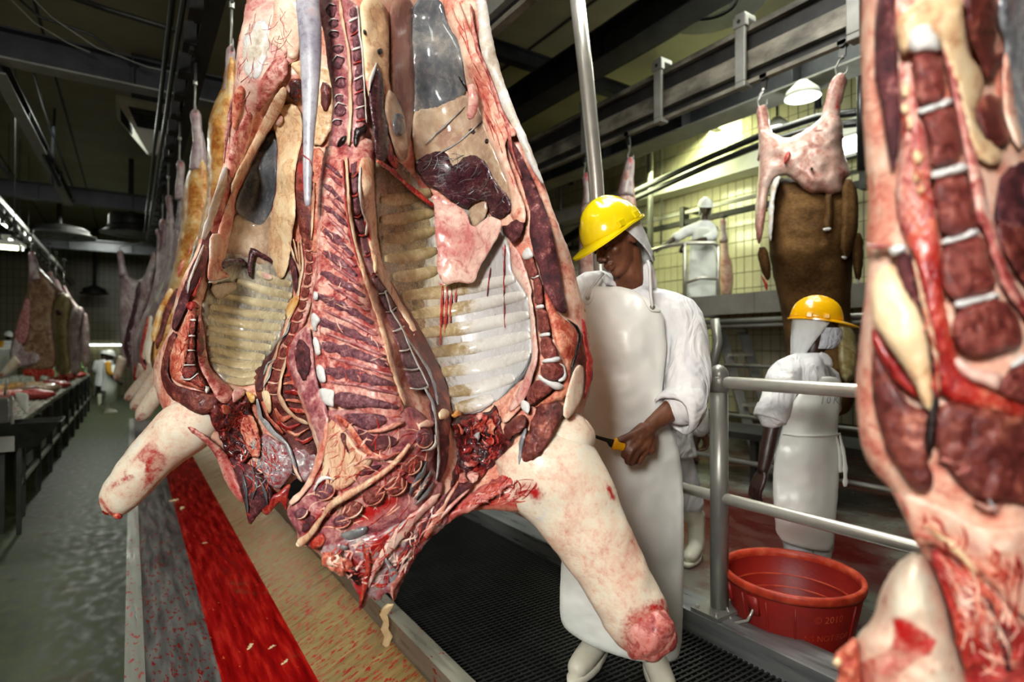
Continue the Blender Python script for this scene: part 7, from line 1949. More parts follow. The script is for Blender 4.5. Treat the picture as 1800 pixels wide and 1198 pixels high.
# step ladder under the platform
zl = 6.9
ld = thing('step_ladder', 'small steel step ladder standing under the platform', 'ladder', P(1300, 785, zl))
la, lb = (1266, 578), (1318, 700)
for dx in (0, 38):
    a, b = P(la[0] + dx, la[1], zl + 0.1), P(lb[0] + dx * 1.05, lb[1] + 60, zl - 0.25)
    b = a + (b - a) * ((a.z - ZR) / (a.z - b.z))
    d_ = (b - a).normalized()
    s_ = CF.copy()
    w_ = d_.cross(s_).normalized() * 0.055
    vs = [a + w_ - s_ * 0.02, a - w_ - s_ * 0.02, a - w_ + s_ * 0.02, a + w_ + s_ * 0.02]
    MB().add(vs + [v + (b - a) for v in vs], [(0, 1, 2, 3), (7, 6, 5, 4), (0, 4, 5, 1), (1, 5, 6, 2), (2, 6, 7, 3), (3, 7, 4, 0)]).build('stringer', M['steel'], ld)
for t in (0.02, 0.26, 0.5, 0.74, 0.94):
    p0 = P(la[0], la[1], zl + 0.1).lerp(P(lb[0], lb[1] + 60, zl - 0.25), t)
    p1 = P(la[0] + 38, la[1], zl + 0.1).lerp(P(lb[0] + 40, lb[1] + 60, zl - 0.25), t)
    if p0.z > ZR + 0.05:
        MB().box((-0.0, -0.09, -0.015), (1, 0.09, 0.015), Matrix.Translation(p0) @ Matrix(((p1.x - p0.x, CF.x, 0, 0), (p1.y - p0.y, CF.y, 0, 0), (p1.z - p0.z, 0, 1, 0), (0, 0, 0, 1)))).build('tread', M['steel_bright'], ld)
tag(MB().tube([P(1256, 560, 6.2), P(1262, 600, 6.2), P(1250, 660, 6.1)], 0.05, 12).build('drain_pipe', M['steel'], None, True), 'short slanted drain pipe beside the step ladder', 'pipe')
# bench behind the masked worker
bn = thing('steel_bench', 'low dark steel bench along the raised floor behind the workers', 'bench', (5.2, 3.0, ZR))
MB().box((4.9, 1.0, ZR + 0.42), (5.5, 5.5, ZR + 0.48)).build('top', M['steel_dark'], bn)
for yy in (1.2, 3.2, 5.2):
    MB().box((4.92, yy, ZR), (4.98, yy + 0.06, ZR + 0.42)).build('leg', M['steel_dark'], bn)
    MB().box((5.42, yy, ZR), (5.48, yy + 0.06, ZR + 0.42)).build('leg', M['steel_dark'], bn)
MB().tube([(4.9, 1.0, ZR + 0.2), (4.9, 5.5, ZR + 0.2)], 0.025, 8).build('foot_tube', M['steel'], bn, True)
# ================================================================ people
def cloth(name, c0, c1, c2, rough=0.75, spots=None, bump=0.55, sc=9, tr=0):
    m = surf(name, [(0.3, c0), (0.5, c1), (0.7, c2)], scale=sc, rough=rough, bump=bump, bscale=sc * 1.1, bstretch=(1, 1, 0.55), dist=0.6, detail=3, bdist=0.05, bdetail=2, bdistort=1.6)
    return m
M['coat'] = cloth('white_coat', S(214, 216, 220), S(226, 228, 228), S(236, 236, 234))
M['apron'] = surf('wet_apron', [(0.3, S(222, 227, 220)), (0.5, S(233, 237, 230)), (0.7, S(242, 244, 238))], scale=3, rough=0.33, bump=0.35, bscale=3.5, bstretch=(1, 1, 0.25), bdist=0.03, rough_var=0.05, detail=2)
M['hood'] = cloth('white_hood', S(204, 208, 208), S(216, 220, 218), S(226, 228, 226), bump=0.25)
M['mask'] = cloth('mask_cloth', S(186, 192, 204), S(204, 210, 220), S(218, 222, 230), bump=0.5, sc=26)
M['skin'] = surf('dark_skin', [(0.3, S(76, 44, 28)), (0.5, S(100, 60, 40)), (0.7, S(124, 80, 54))], scale=14, rough=0.48, bump=0.12, bscale=120, rough_var=0.08)
M['skin_deep'] = surf('deep_skin', [(0.3, S(34, 20, 16)), (0.5, S(48, 28, 22)), (0.7, S(64, 40, 30))], scale=14, rough=0.4, bump=0.1, bscale=120)
M['helmet_y'] = surf('yellow_helmet', [S(238, 214, 10), S(246, 224, 20)], scale=3, rough=0.16, bump=0.01, coat=0.5)
M['helmet_o'] = surf('amber_helmet', [S(240, 176, 4), S(246, 188, 10)], scale=3, rough=0.2, bump=0.01, coat=0.4)
M['helmet_w'] = surf('white_cap', [S(222, 226, 224), S(236, 238, 236)], scale=3, rough=0.3, bump=0.01)
M['boot'] = surf('white_boot', [(0.3, S(206, 204, 184)), (0.5, S(220, 218, 200)), (0.7, S(230, 228, 212))], scale=5, rough=0.4, bump=0.1, bscale=20)
M['trouser'] = cloth('white_trousers', S(204, 206, 214), S(218, 220, 226), S(230, 230, 232))
M['lips'] = surf('lips', [S(92, 48, 42), S(104, 56, 48)], rough=0.35, bump=0)
M['eye'] = surf('eye', [S(20, 14, 12), S(30, 20, 16)], rough=0.15, bump=0)
M['blade'] = surf('knife_blade', [S(60, 62, 60), S(84, 86, 82)], rough=0.3, metal=0.8, bump=0.03)
M['knife_yellow'] = surf('knife_handle', [S(214, 150, 8), S(232, 170, 14)], rough=0.35, bump=0.05)
M['yellow_sleeve'] = cloth('yellow_sleeve', S(190, 130, 20), S(206, 148, 30), S(216, 162, 44))
M['ink'] = surf('pen_ink', [S(70, 72, 70), S(90, 92, 88)], bump=0)


def fuse(name, mb, mat, parent, voxel=0.006, it=3, fac=0.5, shared=None):
    """merge overlapping closed shapes into one continuous skin"""
    o = org(parent)
    me = bpy.data.meshes.new(name)
    me.from_pydata([tuple(v - o) for v in mb.v], [], mb.f)
    me.update()
    bm = bmesh.new()
    bm.from_mesh(me)
    bmesh.ops.recalc_face_normals(bm, faces=bm.faces)
    bm.to_mesh(me)
    bm.free()
    ob = bpy.data.objects.new(name, me)
    COL.objects.link(ob)
    r_ = ob.modifiers.new('r', 'REMESH')
    r_.mode = 'VOXEL'
    r_.voxel_size = voxel
    s_ = ob.modifiers.new('s', 'SMOOTH')
    s_.iterations = it
    s_.factor = fac
    dg = bpy.context.evaluated_depsgraph_get()
    m2 = bpy.data.meshes.new_from_object(ob.evaluated_get(dg))
    bpy.data.objects.remove(ob, do_unlink=True)
    bpy.data.meshes.remove(me)
    m2.name = name
    m2.materials.clear()
    return obj(name, m2, mat, parent, True)


def tb_(mb, pts, n=16, flat=1.0, up=None, sub=4):
    """tapered limb through (point, radius) pairs, smoothed"""
    c = [Vector(p) for p, _ in pts]
    r_ = [q for _, q in pts]
    P3, R3 = [], []
    m = len(c)
    for i in range(m - 1):
        for k in range(sub):
            f = k / sub
            g = [c[max(i - 1, 0)], c[i], c[i + 1], c[min(i + 2, m - 1)]]
            P3.append(0.5 * (2 * g[1] + (g[2] - g[0]) * f + (2 * g[0] - 5 * g[1] + 4 * g[2] - g[3]) * f ** 2 + (3 * g[1] - g[0] - 3 * g[2] + g[3]) * f ** 3))
            R3.append(r_[i] * (1 - f) + r_[i + 1] * f)
    P3.append(c[-1])
    R3.append(r_[-1])
    # rounded ends
    d0, d1 = (P3[0] - P3[1]).normalized(), (P3[-1] - P3[-2]).normalized()
    P3 = [P3[0] + d0 * R3[0] * 0.6] + P3 + [P3[-1] + d1 * R3[-1] * 0.6]
    R3 = [R3[0] * 0.55] + R3 + [R3[-1] * 0.55]
    return mb.tube(P3, R3, n, True, flat, up)


def frame(f, up):
    f = f.normalized()
    u = (up - f * up.dot(f)).normalized()
    s = f.cross(u).normalized()                     # the person's right-hand side is +s
    return s, f, u


def head_shape(mb, c, f, up, k=1.0):
    """head with brow, nose, lips, jaw, chin and ears; c = centre of the skull"""
    s, f, u = frame(f, up)
    m = Matrix((s, f, u)).transposed()
    def q(x, y, z):
        return c + (s * x + f * y + u * z) * k
    mb.sphere(q(0, -0.012, 0.03), (0.076 * k, 0.094 * k, 0.092 * k), 22, 16, m)
    mb.sphere(q(0, 0.022, -0.035), (0.060 * k, 0.066 * k, 0.082 * k), 20, 14, m)          # face
    mb.sphere(q(0, 0.040, -0.088), (0.038 * k, 0.042 * k, 0.032 * k), 14, 10, m)          # jaw
    mb.sphere(q(0, 0.068, -0.100), (0.020 * k, 0.018 * k, 0.016 * k), 12, 8, m)           # chin
    for e in (-1, 1):
        mb.sphere(q(0.036 * e, 0.058, -0.022), (0.022 * k, 0.020 * k, 0.020 * k), 12, 8, m)   # cheek
        mb.tube([q(0.010 * e, 0.090, 0.022), q(0.032 * e, 0.083, 0.026), q(0.055 * e, 0.060, 0.016)], [0.009 * k, 0.010 * k, 0.007 * k], 8)   # brow
        mb.sphere(q(0.031 * e, 0.074, 0.004), (0.014 * k, 0.011 * k, 0.010 * k), 10, 8, m)    # eyelid
        mb.sphere(q(0.072 * e, -0.010, -0.010), (0.009 * k, 0.018 * k, 0.028 * k), 10, 8, m)  # ear
        mb.sphere(q(0.012 * e, 0.098, -0.036), (0.010 * k, 0.012 * k, 0.009 * k), 10, 8, m)   # nostril
    mb.tube([q(0, 0.084, 0.020), q(0, 0.098, -0.008), q(0, 0.112, -0.032)], [0.008 * k, 0.010 * k, 0.013 * k], 10)
    mb.sphere(q(0, 0.084, -0.058), (0.024 * k, 0.016 * k, 0.009 * k), 14, 8, m)
    mb.sphere(q(0, 0.082, -0.073), (0.021 * k, 0.016 * k, 0.010 * k), 14, 8, m)
    return q, m


def face_bits(parent, q, k=1.0, skin='skin'):
    for e in (-1, 1):
        MB().tube([q(0.018 * e, 0.0835, 0.000), q(0.031 * e, 0.0865, -0.003), q(0.046 * e, 0.078, 0.000)], [0.0012, 0.003 * k, 0.0012], 8).build('eye', M['eye'], parent, True)
        MB().tube([q(0.012 * e, 0.100, 0.027), q(0.034 * e, 0.0935, 0.034), q(0.056 * e, 0.067, 0.024)], [0.002, 0.0035 * k, 0.0015], 8).build('eyebrow', M['eye'], parent, True)
    MB().tube([q(-0.022, 0.092, -0.066), q(0, 0.0995, -0.0655), q(0.022, 0.092, -0.066)], [0.001, 0.0022 * k, 0.001], 8).build('mouth_line', M['lips'], parent, True)


def helmet(parent, q, s, f, u, mat, k=1.0, name='helmet', visor=0.062, ridge=True, z0=0.035, band=True):
    """hard hat: dome, raised ridge, rim with visor, side slots"""
    n = 40
    rings = []
    def rim_r(a):
        # a = 0 forward
        return 0.094 + 0.0 * a
    prof = [(0.0, 1.0), (0.12, 0.995), (0.25, 0.97), (0.40, 0.92), (0.55, 0.84), (0.70, 0.72), (0.84, 0.55), (0.94, 0.34), (0.985, 0.17), (1.0, 0.02)]
    def ring(zf, rf, off=0.0):
        out = []
        for i in range(n):
            a = 2 * math.pi * i / n
            rx, ry = (0.106 + off) * rf, (0.128 + off) * rf
            z = z0 + 0.122 * zf + off * (1 if zf > 0.5 else 0)
            lift = 0.0
            x, y = rx * math.sin(a), ry * math.cos(a) - 0.008
            if ridge and zf > 0.25 and abs(x) < 0.026:
                z += 0.010 * min(1, (zf - 0.25) * 3)
            out.append(q(x, y, z))
        return out
    dome = MB().loft([ring(*p) for p in prof] + [])
    d = dome.build('helmet_shell' if name == 'helmet' else name, mat, parent, True)
    # rim and visor
    ri, ro, rt, ro2 = [], [], [], []
    for i in range(n):
        a = 2 * math.pi * i / n
        fr = max(0.0, math.cos(a)) ** 1.6
        ext = 0.010 + visor * fr
        dz = -0.016 * fr - 0.004
        ri.append(q(0.103 * math.sin(a), 0.125 * math.cos(a) - 0.008, z0 + 0.004))
        ro.append(q((0.106 + ext * 0.6) * math.sin(a), (0.128 + ext) * math.cos(a) - 0.008, z0 + dz + 0.004))
        ro2.append(q((0.106 + ext * 0.6) * math.sin(a), (0.128 + ext) * math.cos(a) - 0.008, z0 + dz - 0.003))
        rt.append(q(0.100 * math.sin(a), 0.122 * math.cos(a) - 0.008, z0 - 0.006))
    mb = MB().loft([ri, ro, ro2, rt, ri], False)
    o = mb.build('helmet_rim', mat, parent, True)
    auto_smooth(o, 60)
    if band:
        for e in (-1, 1):
            for yy in (0.035, -0.045):
                mb = MB()
                x0 = 0.1065 * math.sqrt(max(0, 1 - ((yy + 0.008) / 0.128) ** 2))
                mb.loft([[q(e * (x0 - 0.008), yy - 0.016, z0 + zz), q(e * (x0 + 0.006), yy - 0.014, z0 + zz), q(e * (x0 + 0.006), yy + 0.014, z0 + zz), q(e * (x0 - 0.008), yy + 0.016, z0 + zz)] for zz in (0.004, 0.008, 0.024, 0.028)])
                bevel(mb.build('side_slot', mat, parent), 0.003)
    return d


def hood(parent, q, mat, front=1.15, top=0.05, bottom=-0.135, r0=(0.092, 0.108), flare=0.0, name='hood', slope=0.35):
    """cloth hood: wraps the skull, open over the face"""
    rings = []
    rows = 9
    n = 26
    vo, vi = [], []
    for j in range(rows):
        t = j / (rows - 1)
        z = top + (bottom - top) * t
        fr = front + slope * t
        rx, ry = r0[0] * (1 - 0.10 * t) + flare * t * t, r0[1] * (1 - 0.12 * t) + flare * t * t
        for i in range(n):
            a = fr + (2 * math.pi - 2 * fr) * i / (n - 1)
            w = 0.003 * math.sin(i * 1.9 + j * 0.8)
            vo.append(q((rx + w) * math.sin(a), (ry + w) * math.cos(a) - 0.010 - 0.012 * t, z))
    f = [(j * n + i, j * n + i + 1, (j + 1) * n + i + 1, (j + 1) * n + i) for j in range(rows - 1) for i in range(n - 1)]
    me = mesh_from(name, vo, f, parent)
    o = obj(name, me, mat, parent, True)
    sm = o.modifiers.new('solid', 'SOLIDIFY')
    sm.thickness = 0.004
    sm.offset = 0
    return o


def hand(mb, wrist, d, palm_n, k=1.0, curl=0.6, thumb_side=1, spread=0.16):
    """palm and five separate bent fingers. d = direction wrist -> fingers, palm_n = direction the palm faces"""
    d = d.normalized()
    pn = (palm_n - d * palm_n.dot(d)).normalized()
    s = d.cross(pn).normalized() * thumb_side
    def q(x, y, z):
        return wrist + (s * x + d * y + pn * z) * k
    for i in range(4):
        x = (0.030, 0.010, -0.010, -0.029)[i]
        tb_(mb, [(q(x * 0.55, 0.005, 0), 0.017 * k), (q(x * 0.9, 0.045, -0.002), 0.015 * k), (q(x, 0.088, -0.004), 0.0115 * k)], 10, sub=2)
    lens = (0.070, 0.078, 0.073, 0.057)
    for i in range(4):
        x = (0.031, 0.0105, -0.010, -0.030)[i]
        L_ = lens[i]
        a0 = 0.25 + curl * 0.9
        y, z = 0.088, -0.004
        pts = [(q(x, y, z), 0.0110 * k)]
        ang = a0 * 0.55
        for seg, fr in enumerate((0.45, 0.32, 0.25)):
            y += math.cos(ang) * L_ * fr
            z += math.sin(ang) * L_ * fr
            xx = x * (1 + spread * (seg + 1) * 0.4)
            pts.append((q(xx, y, z), (0.0100, 0.0090, 0.0078)[seg] * k))
            ang += a0 * 0.75
        tb_(mb, pts, 10, sub=3)
    tb_(mb, [(q(0.020, 0.012, 0.004), 0.016 * k), (q(0.042, 0.038, 0.014), 0.0135 * k), (q(0.050, 0.066, 0.026), 0.0115 * k), (q(0.046, 0.090, 0.036), 0.0095 * k)], 10, sub=3)
    return q


def boot_pair(root, feet, knees, zf):
    """white rubber boots: shaft, foot and sole; feet = (ankle point, toe direction)"""
    for (an, toe), kn in zip(feet, knees):
        an = Vector(an)
        t = Vector(toe)
        t.z = 0
        t.normalize()
        mb = MB()
        top = an.lerp(Vector(kn), 0.62)
        tb_(mb, [(top, 0.068), (an.lerp(top, 0.5), 0.060), (an + Vector((0, 0, 0.10)), 0.054)], 18)
        b = Vector((an.x, an.y, zf + 0.055))
        tb_(mb, [(b - t * 0.035 + Vector((0, 0, 0.02)), 0.048), (b + t * 0.04 + Vector((0, 0, 0.012)), 0.048), (b + t * 0.12 - Vector((0, 0, 0.002)), 0.046), (b + t * 0.175 - Vector((0, 0, 0.008)), 0.038)], 16)
        tb_(mb, [(an + Vector((0, 0, 0.12)), 0.054), (b + Vector((0, 0, 0.03)), 0.052)], 16)
        o = fuse('boot', mb, M['boot'], root, 0.010, 3)
        sl = MB()
        sd = Vector((-t.y, t.x, 0))
        out = []
        for i in range(20):
            a = 2 * math.pi * i / 20
            ff = math.cos(a)
            w_ = 0.046 * (1.0 if ff > 0 else 0.86)
            out.append(t * (0.065 + 0.155 * ff) + sd * (w_ * math.sin(a)))
        sl.loft([[Vector((an.x, an.y, zf + zz)) + v * sc_ for v in out] for zz, sc_ in ((0.002, 0.98), (0.006, 1.02), (0.026, 1.03), (0.030, 0.96))])
        sl.build('sole', M['boot'], o, True)
        for z_ in (0.06, 0.30):
            c = an.lerp(top, (z_ - 0.0) / 0.35)
        MB().tube([top + (top - an).normalized() * 0.030, top + (top - an).normalized() * 0.045], 0.066, 18).build('boot_cuff', M['boot'], o, True)


def torso_rings(mb, rows, n=24):
    """rows: (centre point, half width vector, half depth vector)"""
    rings = []
    for c, w, d in rows:
        ring = []
        for i in range(n):
            a = 2 * math.pi * i / n
            ca, sa = math.cos(a), math.sin(a)
            ring.append(Vector(c) + Vector(w) * (math.copysign(abs(ca) ** 0.85, ca)) + Vector(d) * (math.copysign(abs(sa) ** 0.85, sa)))
        rings.append(ring)
    mb.loft(rings)
    return mb


# ---------------------------------------------------------------- the knife worker
wk = thing('person', 'worker in bright yellow hard hat and long white apron cutting with a knife', 'person', (P(1090, 1170, 2.25).x, P(1090, 1170, 2.25).y, ZG))
hf, hup = (-0.74 * CR - 0.50 * CU - 0.52 * CF), (CU * 1.0 - CR * 0.30)
hc = P(1082, 423, 2.18)
bodyM = MB()
qh, mh = head_shape(bodyM, hc, hf, hup, 1.06)
tb_(bodyM, [(qh(0, -0.02, -0.05), 0.058), (P(1104, 478, 2.21), 0.060), (P(1112, 520, 2.25), 0.066)], 18)
tb_(bodyM, [(P(1112, 540, 2.27), 0.10), (P(1112, 650, 2.27), 0.11), (P(1108, 790, 2.28), 0.11)], 18)
Lsh, Lel, Lwr = P(1190, 556, 2.22), P(1212, 690, 2.12), P(1152, 741, 2.03)
tb_(bodyM, [(P(1130, 560, 2.25), 0.06), (Lsh, 0.055), (P(1205, 620, 2.17), 0.047), (Lel, 0.040), (P(1184, 717, 2.07), 0.042), (Lwr, 0.029), (P(1142, 750, 2.015), 0.027)], 16)
Rsh, Rel, Rwr = P(1040, 510, 2.34), P(985, 600, 2.22), P(975, 690, 2.05)
tb_(bodyM, [(P(1090, 540, 2.28), 0.06), (Rsh, 0.052), (Rel, 0.042), (Rwr, 0.030)], 14)
for hp, kn, ft in (((1080, 800, 2.29), (1062, 985, 2.30), (1045, 1120, 2.31)), ((1135, 805, 2.30), (1140, 1000, 2.29), (1148, 1160, 2.21))):
    tb_(bodyM, [(P(*hp), 0.085), (P(*kn), 0.060), (P(*ft), 0.045)], 16)
# knife hand: fist around the handle
dirk = (P(1100, 790, 1.99) - P(1146, 748, 2.02)).normalized()
hw = P(1140, 754, 2.012)
# palm
def HP(x, y, z):
    return P(x, y, z)
for a, b, r0, r1 in (((1142, 752, 2.015), (1122, 770, 1.985), 0.027, 0.026), ((1140, 760, 2.02), (1130, 786, 1.99), 0.027, 0.026), ((1132, 752, 2.01), (1112, 768, 1.985), 0.024, 0.022), ((1146, 764, 2.03), (1140, 792, 2.0), 0.022, 0.022)):
    tb_(bodyM, [(HP(*a), r0), (HP(*b), r1)], 12)
fing = [[(1118, 768, 1.975), (1104, 783, 1.962), (1097, 798, 1.968), (1096, 800, 1.99)],
        [(1124, 778, 1.972), (1110, 792, 1.955), (1104, 808, 1.964), (1104, 812, 1.99)],
        [(1131, 785, 1.978), (1119, 798, 1.962), (1112, 812, 1.972), (1112, 814, 1.995)],
        [(1139, 790, 1.99), (1130, 800, 1.978), (1124, 811, 1.988), (1122, 813, 2.005)]]
for fg, r_ in zip(fing, (0.0125, 0.0130, 0.0125, 0.0115)):
    tb_(bodyM, [(HP(*fg[0]), r_ * 1.1), (HP(*fg[1]), r_), (HP(*fg[2]), r_ * 0.92), (HP(*fg[3]), r_ * 0.8)], 10, sub=3)
tb_(bodyM, [(HP(1130, 756, 1.99), 0.019), (HP(1108, 766, 1.972), 0.0150), (HP(1090, 773, 1.965), 0.0130), (HP(1079, 777, 1.963), 0.0100)], 10, sub=3)
bd = fuse('body', bodyM, M['skin'], wk, 0.0045, 3, 0.45)
face_bits(bd, qh)
for fg in fing:
    pass
# coat
ct = MB()
sx = (CR * 0.95 + CF * -0.25).normalized()
sd = (CF * 0.95 + CR * 0.25).normalized()
torso_rings(ct, [(P(1110, 500, 2.27), sx * 0.080, sd * 0.075), (P(1110, 520, 2.26), sx * 0.145, sd * 0.10), (P(1112, 552, 2.27), sx * 0.175, sd * 0.115), (P(1112, 620, 2.27), sx * 0.180, sd * 0.125), (P(1110, 700, 2.28), sx * 0.175, sd * 0.12), (P(1108, 790, 2.29), sx * 0.185, sd * 0.12), (P(1106, 880, 2.29), sx * 0.195, sd * 0.125)])
tb_(ct, [(P(1140, 548, 2.25), 0.095), (P(1188, 558, 2.22), 0.092), (P(1208, 615, 2.17), 0.086), (P(1210, 672, 2.12), 0.082), (P(1203, 708, 2.085), 0.076), (P(1190, 724, 2.065), 0.064)], 20)
tb_(ct, [(P(1085, 530, 2.29), 0.09), (P(1040, 512, 2.34), 0.085), (P(1005, 560, 2.29), 0.075), (P(985, 610, 2.22), 0.065), (P(978, 660, 2.12), 0.055)], 18)
for v in ct.v:
    nn = noise.noise_vector(v * 11.0)
    v += nn * 0.010
coat_o = fuse('coat', ct, M['coat'], wk, 0.008, 2, 0.5)
# rolled cuff, collar
cf = MB()
ca = (P(1172, 735, 2.05) - P(1212, 700, 2.11)).normalized()
cc = P(1190, 722, 2.068)
for off_, r_ in ((-0.05, 0.084), (-0.02, 0.086), (0.01, 0.084), (0.022, 0.078), (0.012, 0.062), (-0.05, 0.062)):
    pass
rr = []
ux = (Vector((0, 0, 1)) - ca * ca.z).normalized()
uy = ca.cross(ux)
for off_, r_ in ((-0.075, 0.080), (-0.04, 0.084), (0.0, 0.084), (0.022, 0.080), (0.024, 0.070), (-0.02, 0.062)):
    rr.append([cc + ca * (off_ + 0.010 * math.sin(a * 2)) + ux * (math.cos(a) * r_ * 1.05) + uy * (math.sin(a) * r_) for a in [2 * math.pi * k / 28 for k in range(28)]])
cf.loft(rr, False)
for v in cf.v:
    v += noise.noise_vector(v * 16) * 0.006
cu = cf.build('cuff', M['coat'], wk, True)
dWk = tps([(1100, 505, 2.12), (1035, 510, 2.19), (1165, 552, 2.10), (1100, 590, 2.075), (1022, 620, 2.17), (1168, 640, 2.11), (1100, 700, 2.07), (1100, 800, 2.075), (1196, 830, 2.19), (1003, 780, 2.215), (1100, 950, 2.11), (1202, 1000, 2.20), (985, 1000, 2.235), (1100, 1140, 2.12), (1195, 1140, 2.19), (990, 1100, 2.23), (1150, 760, 2.10)])
apw = FULL('1030,508 1038,500 1062,504 1085,502 1105,507 1122,512 1145,533 1166,550 1169,580 1172,620 1164,680 1164,722 1180,758 1197,800 1203,900 1201,1050 1198,1150 1180,1163 1150,1166 1100,1157 1050,1140 1005,1115 986,1096 983,1060 989,940 994,850 999,760 1004,690 1009,600 1020,545')
ap = slab('apron', apw, dWk, M['apron'], wk, proud=0.004, thick=0.004, res=6, w=8, smooth=1, rag=0.6, amp=0.012, freq=46, sink=0.0, label='long white waterproof apron')
# apron tabs, eyelets and neck cord
for q, e, cord in (('1028,512 1040,500 1046,520 1034,538 1024,530', (1033, 523), [(1033, 522), (1040, 505), (1052, 490), (1060, 480)]), ('1125,515 1148,532 1166,548 1150,549 1140,545', (1147, 539), [(1147, 538), (1144, 520), (1143, 495), (1142, 470), (1138, 458)])):
    slab('apron_tab', FULL(q), dWk, M['apron'], ap, proud=0.012, thick=0.004, res=3, w=3, rag=0, amp=0, sink=0.0)
    c = P(e[0], e[1], float(dWk([e])[0]) - 0.016)
    MB().tube([c + CF * 0.004, c - CF * 0.003], 0.009, 14).build('eyelet', M['steel_bright'], ap, True)
    MB().tube([P(x, y, float(dWk([e])[0]) - 0.018 + 0.012 * i) for i, (x, y) in enumerate(cord)], 0.006, 8).build('neck_cord', M['hood'], ap, True)
# collar
slab('collar', FULL('1128,470 1140,455 1150,470 1156,500 1150,520 1135,508 1120,505 1128,490'), lambda p: np.full(len(np.atleast_2d(p)), 2.20), M['coat'], wk, proud=0.02, thick=0.02, res=4, w=6, rag=0.5)
slab('collar', FULL('1062,478 1078,492 1092,505 1075,502 1060,498'), lambda p: np.full(len(np.atleast_2d(p)), 2.22), M['coat'], wk, proud=0.02, thick=0.02, res=4, w=6, rag=0.5)
hood(wk, qh, M['hood'], 1.05, 0.07, -0.13, slope=0.95, flare=-0.015)
s_, f_, u_ = frame(hf, hup)
helmet(wk, qh, s_, f_, u_, M['helmet_y'])
boot_pair(wk, [(P(1048, 1120, 2.31), -CR * 0.55 - CF * 0.8), (P(1148, 1165, 2.21), -CF * 1.0 + CR * 0.05)], [P(1062, 985, 2.30), P(1140, 1000, 2.28)], ZG)
tr_ = MB()
for hp, kn, ft in (((1080, 800, 2.29), (1062, 985, 2.30), (1050, 1075, 2.31)), ((1135, 805, 2.30), (1140, 1000, 2.29), (1146, 1090, 2.25))):
    tb_(tr_, [(P(*hp), 0.10), (P(*kn), 0.08), (P(*ft), 0.068)], 16)
fuse('trousers', tr_, M['trouser'], wk, 0.012, 3)
# knife
kn = thing('boning_knife', 'narrow knife with yellow handle in the hand of the knife worker', 'knife', P(1090, 785, 1.95))
kd0, kd1 = P(1110, 790, 1.975), P(1056, 771, 1.945)
kax = (kd1 - kd0).normalized()
kup = (CU - kax * CU.dot(kax)).normalized()
kth = kax.cross(kup)
def kp(a, b, c):
    return kd0 + kax * a + kup * b + kth * c
L_ = (kd1 - kd0).length
hnd = MB()
hnd.loft([[kp(a, h * math.cos(t), w * math.sin(t)) for t in [2 * math.pi * i / 14 for i in range(14)]] for a, h, w in ((-0.055, 0.012, 0.010), (-0.04, 0.016, 0.012), (0.0, 0.015, 0.012), (L_ * 0.38, 0.016, 0.012), (L_ * 0.55, 0.022, 0.011), (L_ * 0.60, 0.020, 0.009))])
hnd.build('handle', M['knife_yellow'], kn, True)
bl = MB()
bl.loft([[kp(a, t, 0), kp(a, (t + b) / 2, 0.0014), kp(a, b, 0), kp(a, (t + b) / 2, -0.0014)] for a, t, b in ((L_ * 0.50, 0.013, -0.017), (L_ * 0.68, 0.012, -0.015), (L_ * 0.80, 0.010, -0.004), (L_ * 1.0, 0.008, -0.004), (L_ * 1.35, 0.006, -0.003), (L_ * 1.6, 0.001, -0.001))])
bl.build('blade', M['blade'], kn)

# ---------------------------------------------------------------- masked worker
mz = 3.0
mk = thing('person', 'masked worker in amber hard hat and knotted white apron walking behind the rail', 'person', (P(1415, 1040, mz).x, P(1415, 1040, mz).y, ZR))
mf, mup = (CR * 0.86 - CU * 0.10 - CF * 0.42), (CU + CR * 0.10)
mc = P(1436, 574, mz)
bm_ = MB()
qm, mm = head_shape(bm_, mc, mf, mup, 1.0)
tb_(bm_, [(qm(0, -0.02, -0.05), 0.055), (P(1428, 615, mz), 0.056), (P(1420, 640, mz), 0.065)], 16)
tb_(bm_, [(P(1412, 655, mz), 0.10), (P(1410, 760, mz), 0.10), (P(1412, 800, mz), 0.11)], 16)
tb_(bm_, [(P(1400, 655, mz), 0.06), (P(1378, 665, mz - 0.1), 0.052), (P(1362, 730, mz - 0.14), 0.042), (P(1352, 775, mz - 0.16), 0.038), (P(1347, 800, mz - 0.17), 0.036), (P(1341, 828, mz - 0.18), 0.027)], 14)
hand(bm_, P(1341, 830, mz - 0.18), (P(1326, 868, mz - 0.18) - P(1341, 830, mz - 0.18)), CR * 0.8 + CF * 0.3, 1.0, 0.35, -1, 0.2)
tb_(bm_, [(P(1425, 655, mz), 0.06), (P(1448, 670, mz + 0.12), 0.05), (P(1455, 730, mz + 0.1), 0.04)], 12)
for hp, kn_, ft in (((1395, 800, mz - 0.03), (1400, 930, mz - 0.03), (1405, 1025, mz)), ((1430, 800, mz + 0.05), (1440, 920, mz + 0.05), (1440, 1010, mz + 0.1))):
    tb_(bm_, [(P(*hp), 0.085), (P(*kn_), 0.06), (P(*ft), 0.045)], 14)
bd = fuse('body', bm_, M['skin_deep'], mk, 0.006, 2, 0.45)
face_bits(bd, qm)
ct = MB()
wx, wd = (CR * 0.62 + CF * 0.78).normalized(), (CF * 0.62 - CR * 0.78).normalized()
torso_rings(ct, [(P(1424, 620, mz), wx * 0.075, wd * 0.075), (P(1414, 636, mz), wx * 0.15, wd * 0.10), (P(1410, 660, mz), wx * 0.185, wd * 0.125), (P(1410, 720, mz), wx * 0.18, wd * 0.14), (P(1412, 800, mz), wx * 0.18, wd * 0.13), (P(1414, 850, mz), wx * 0.19, wd * 0.13)])
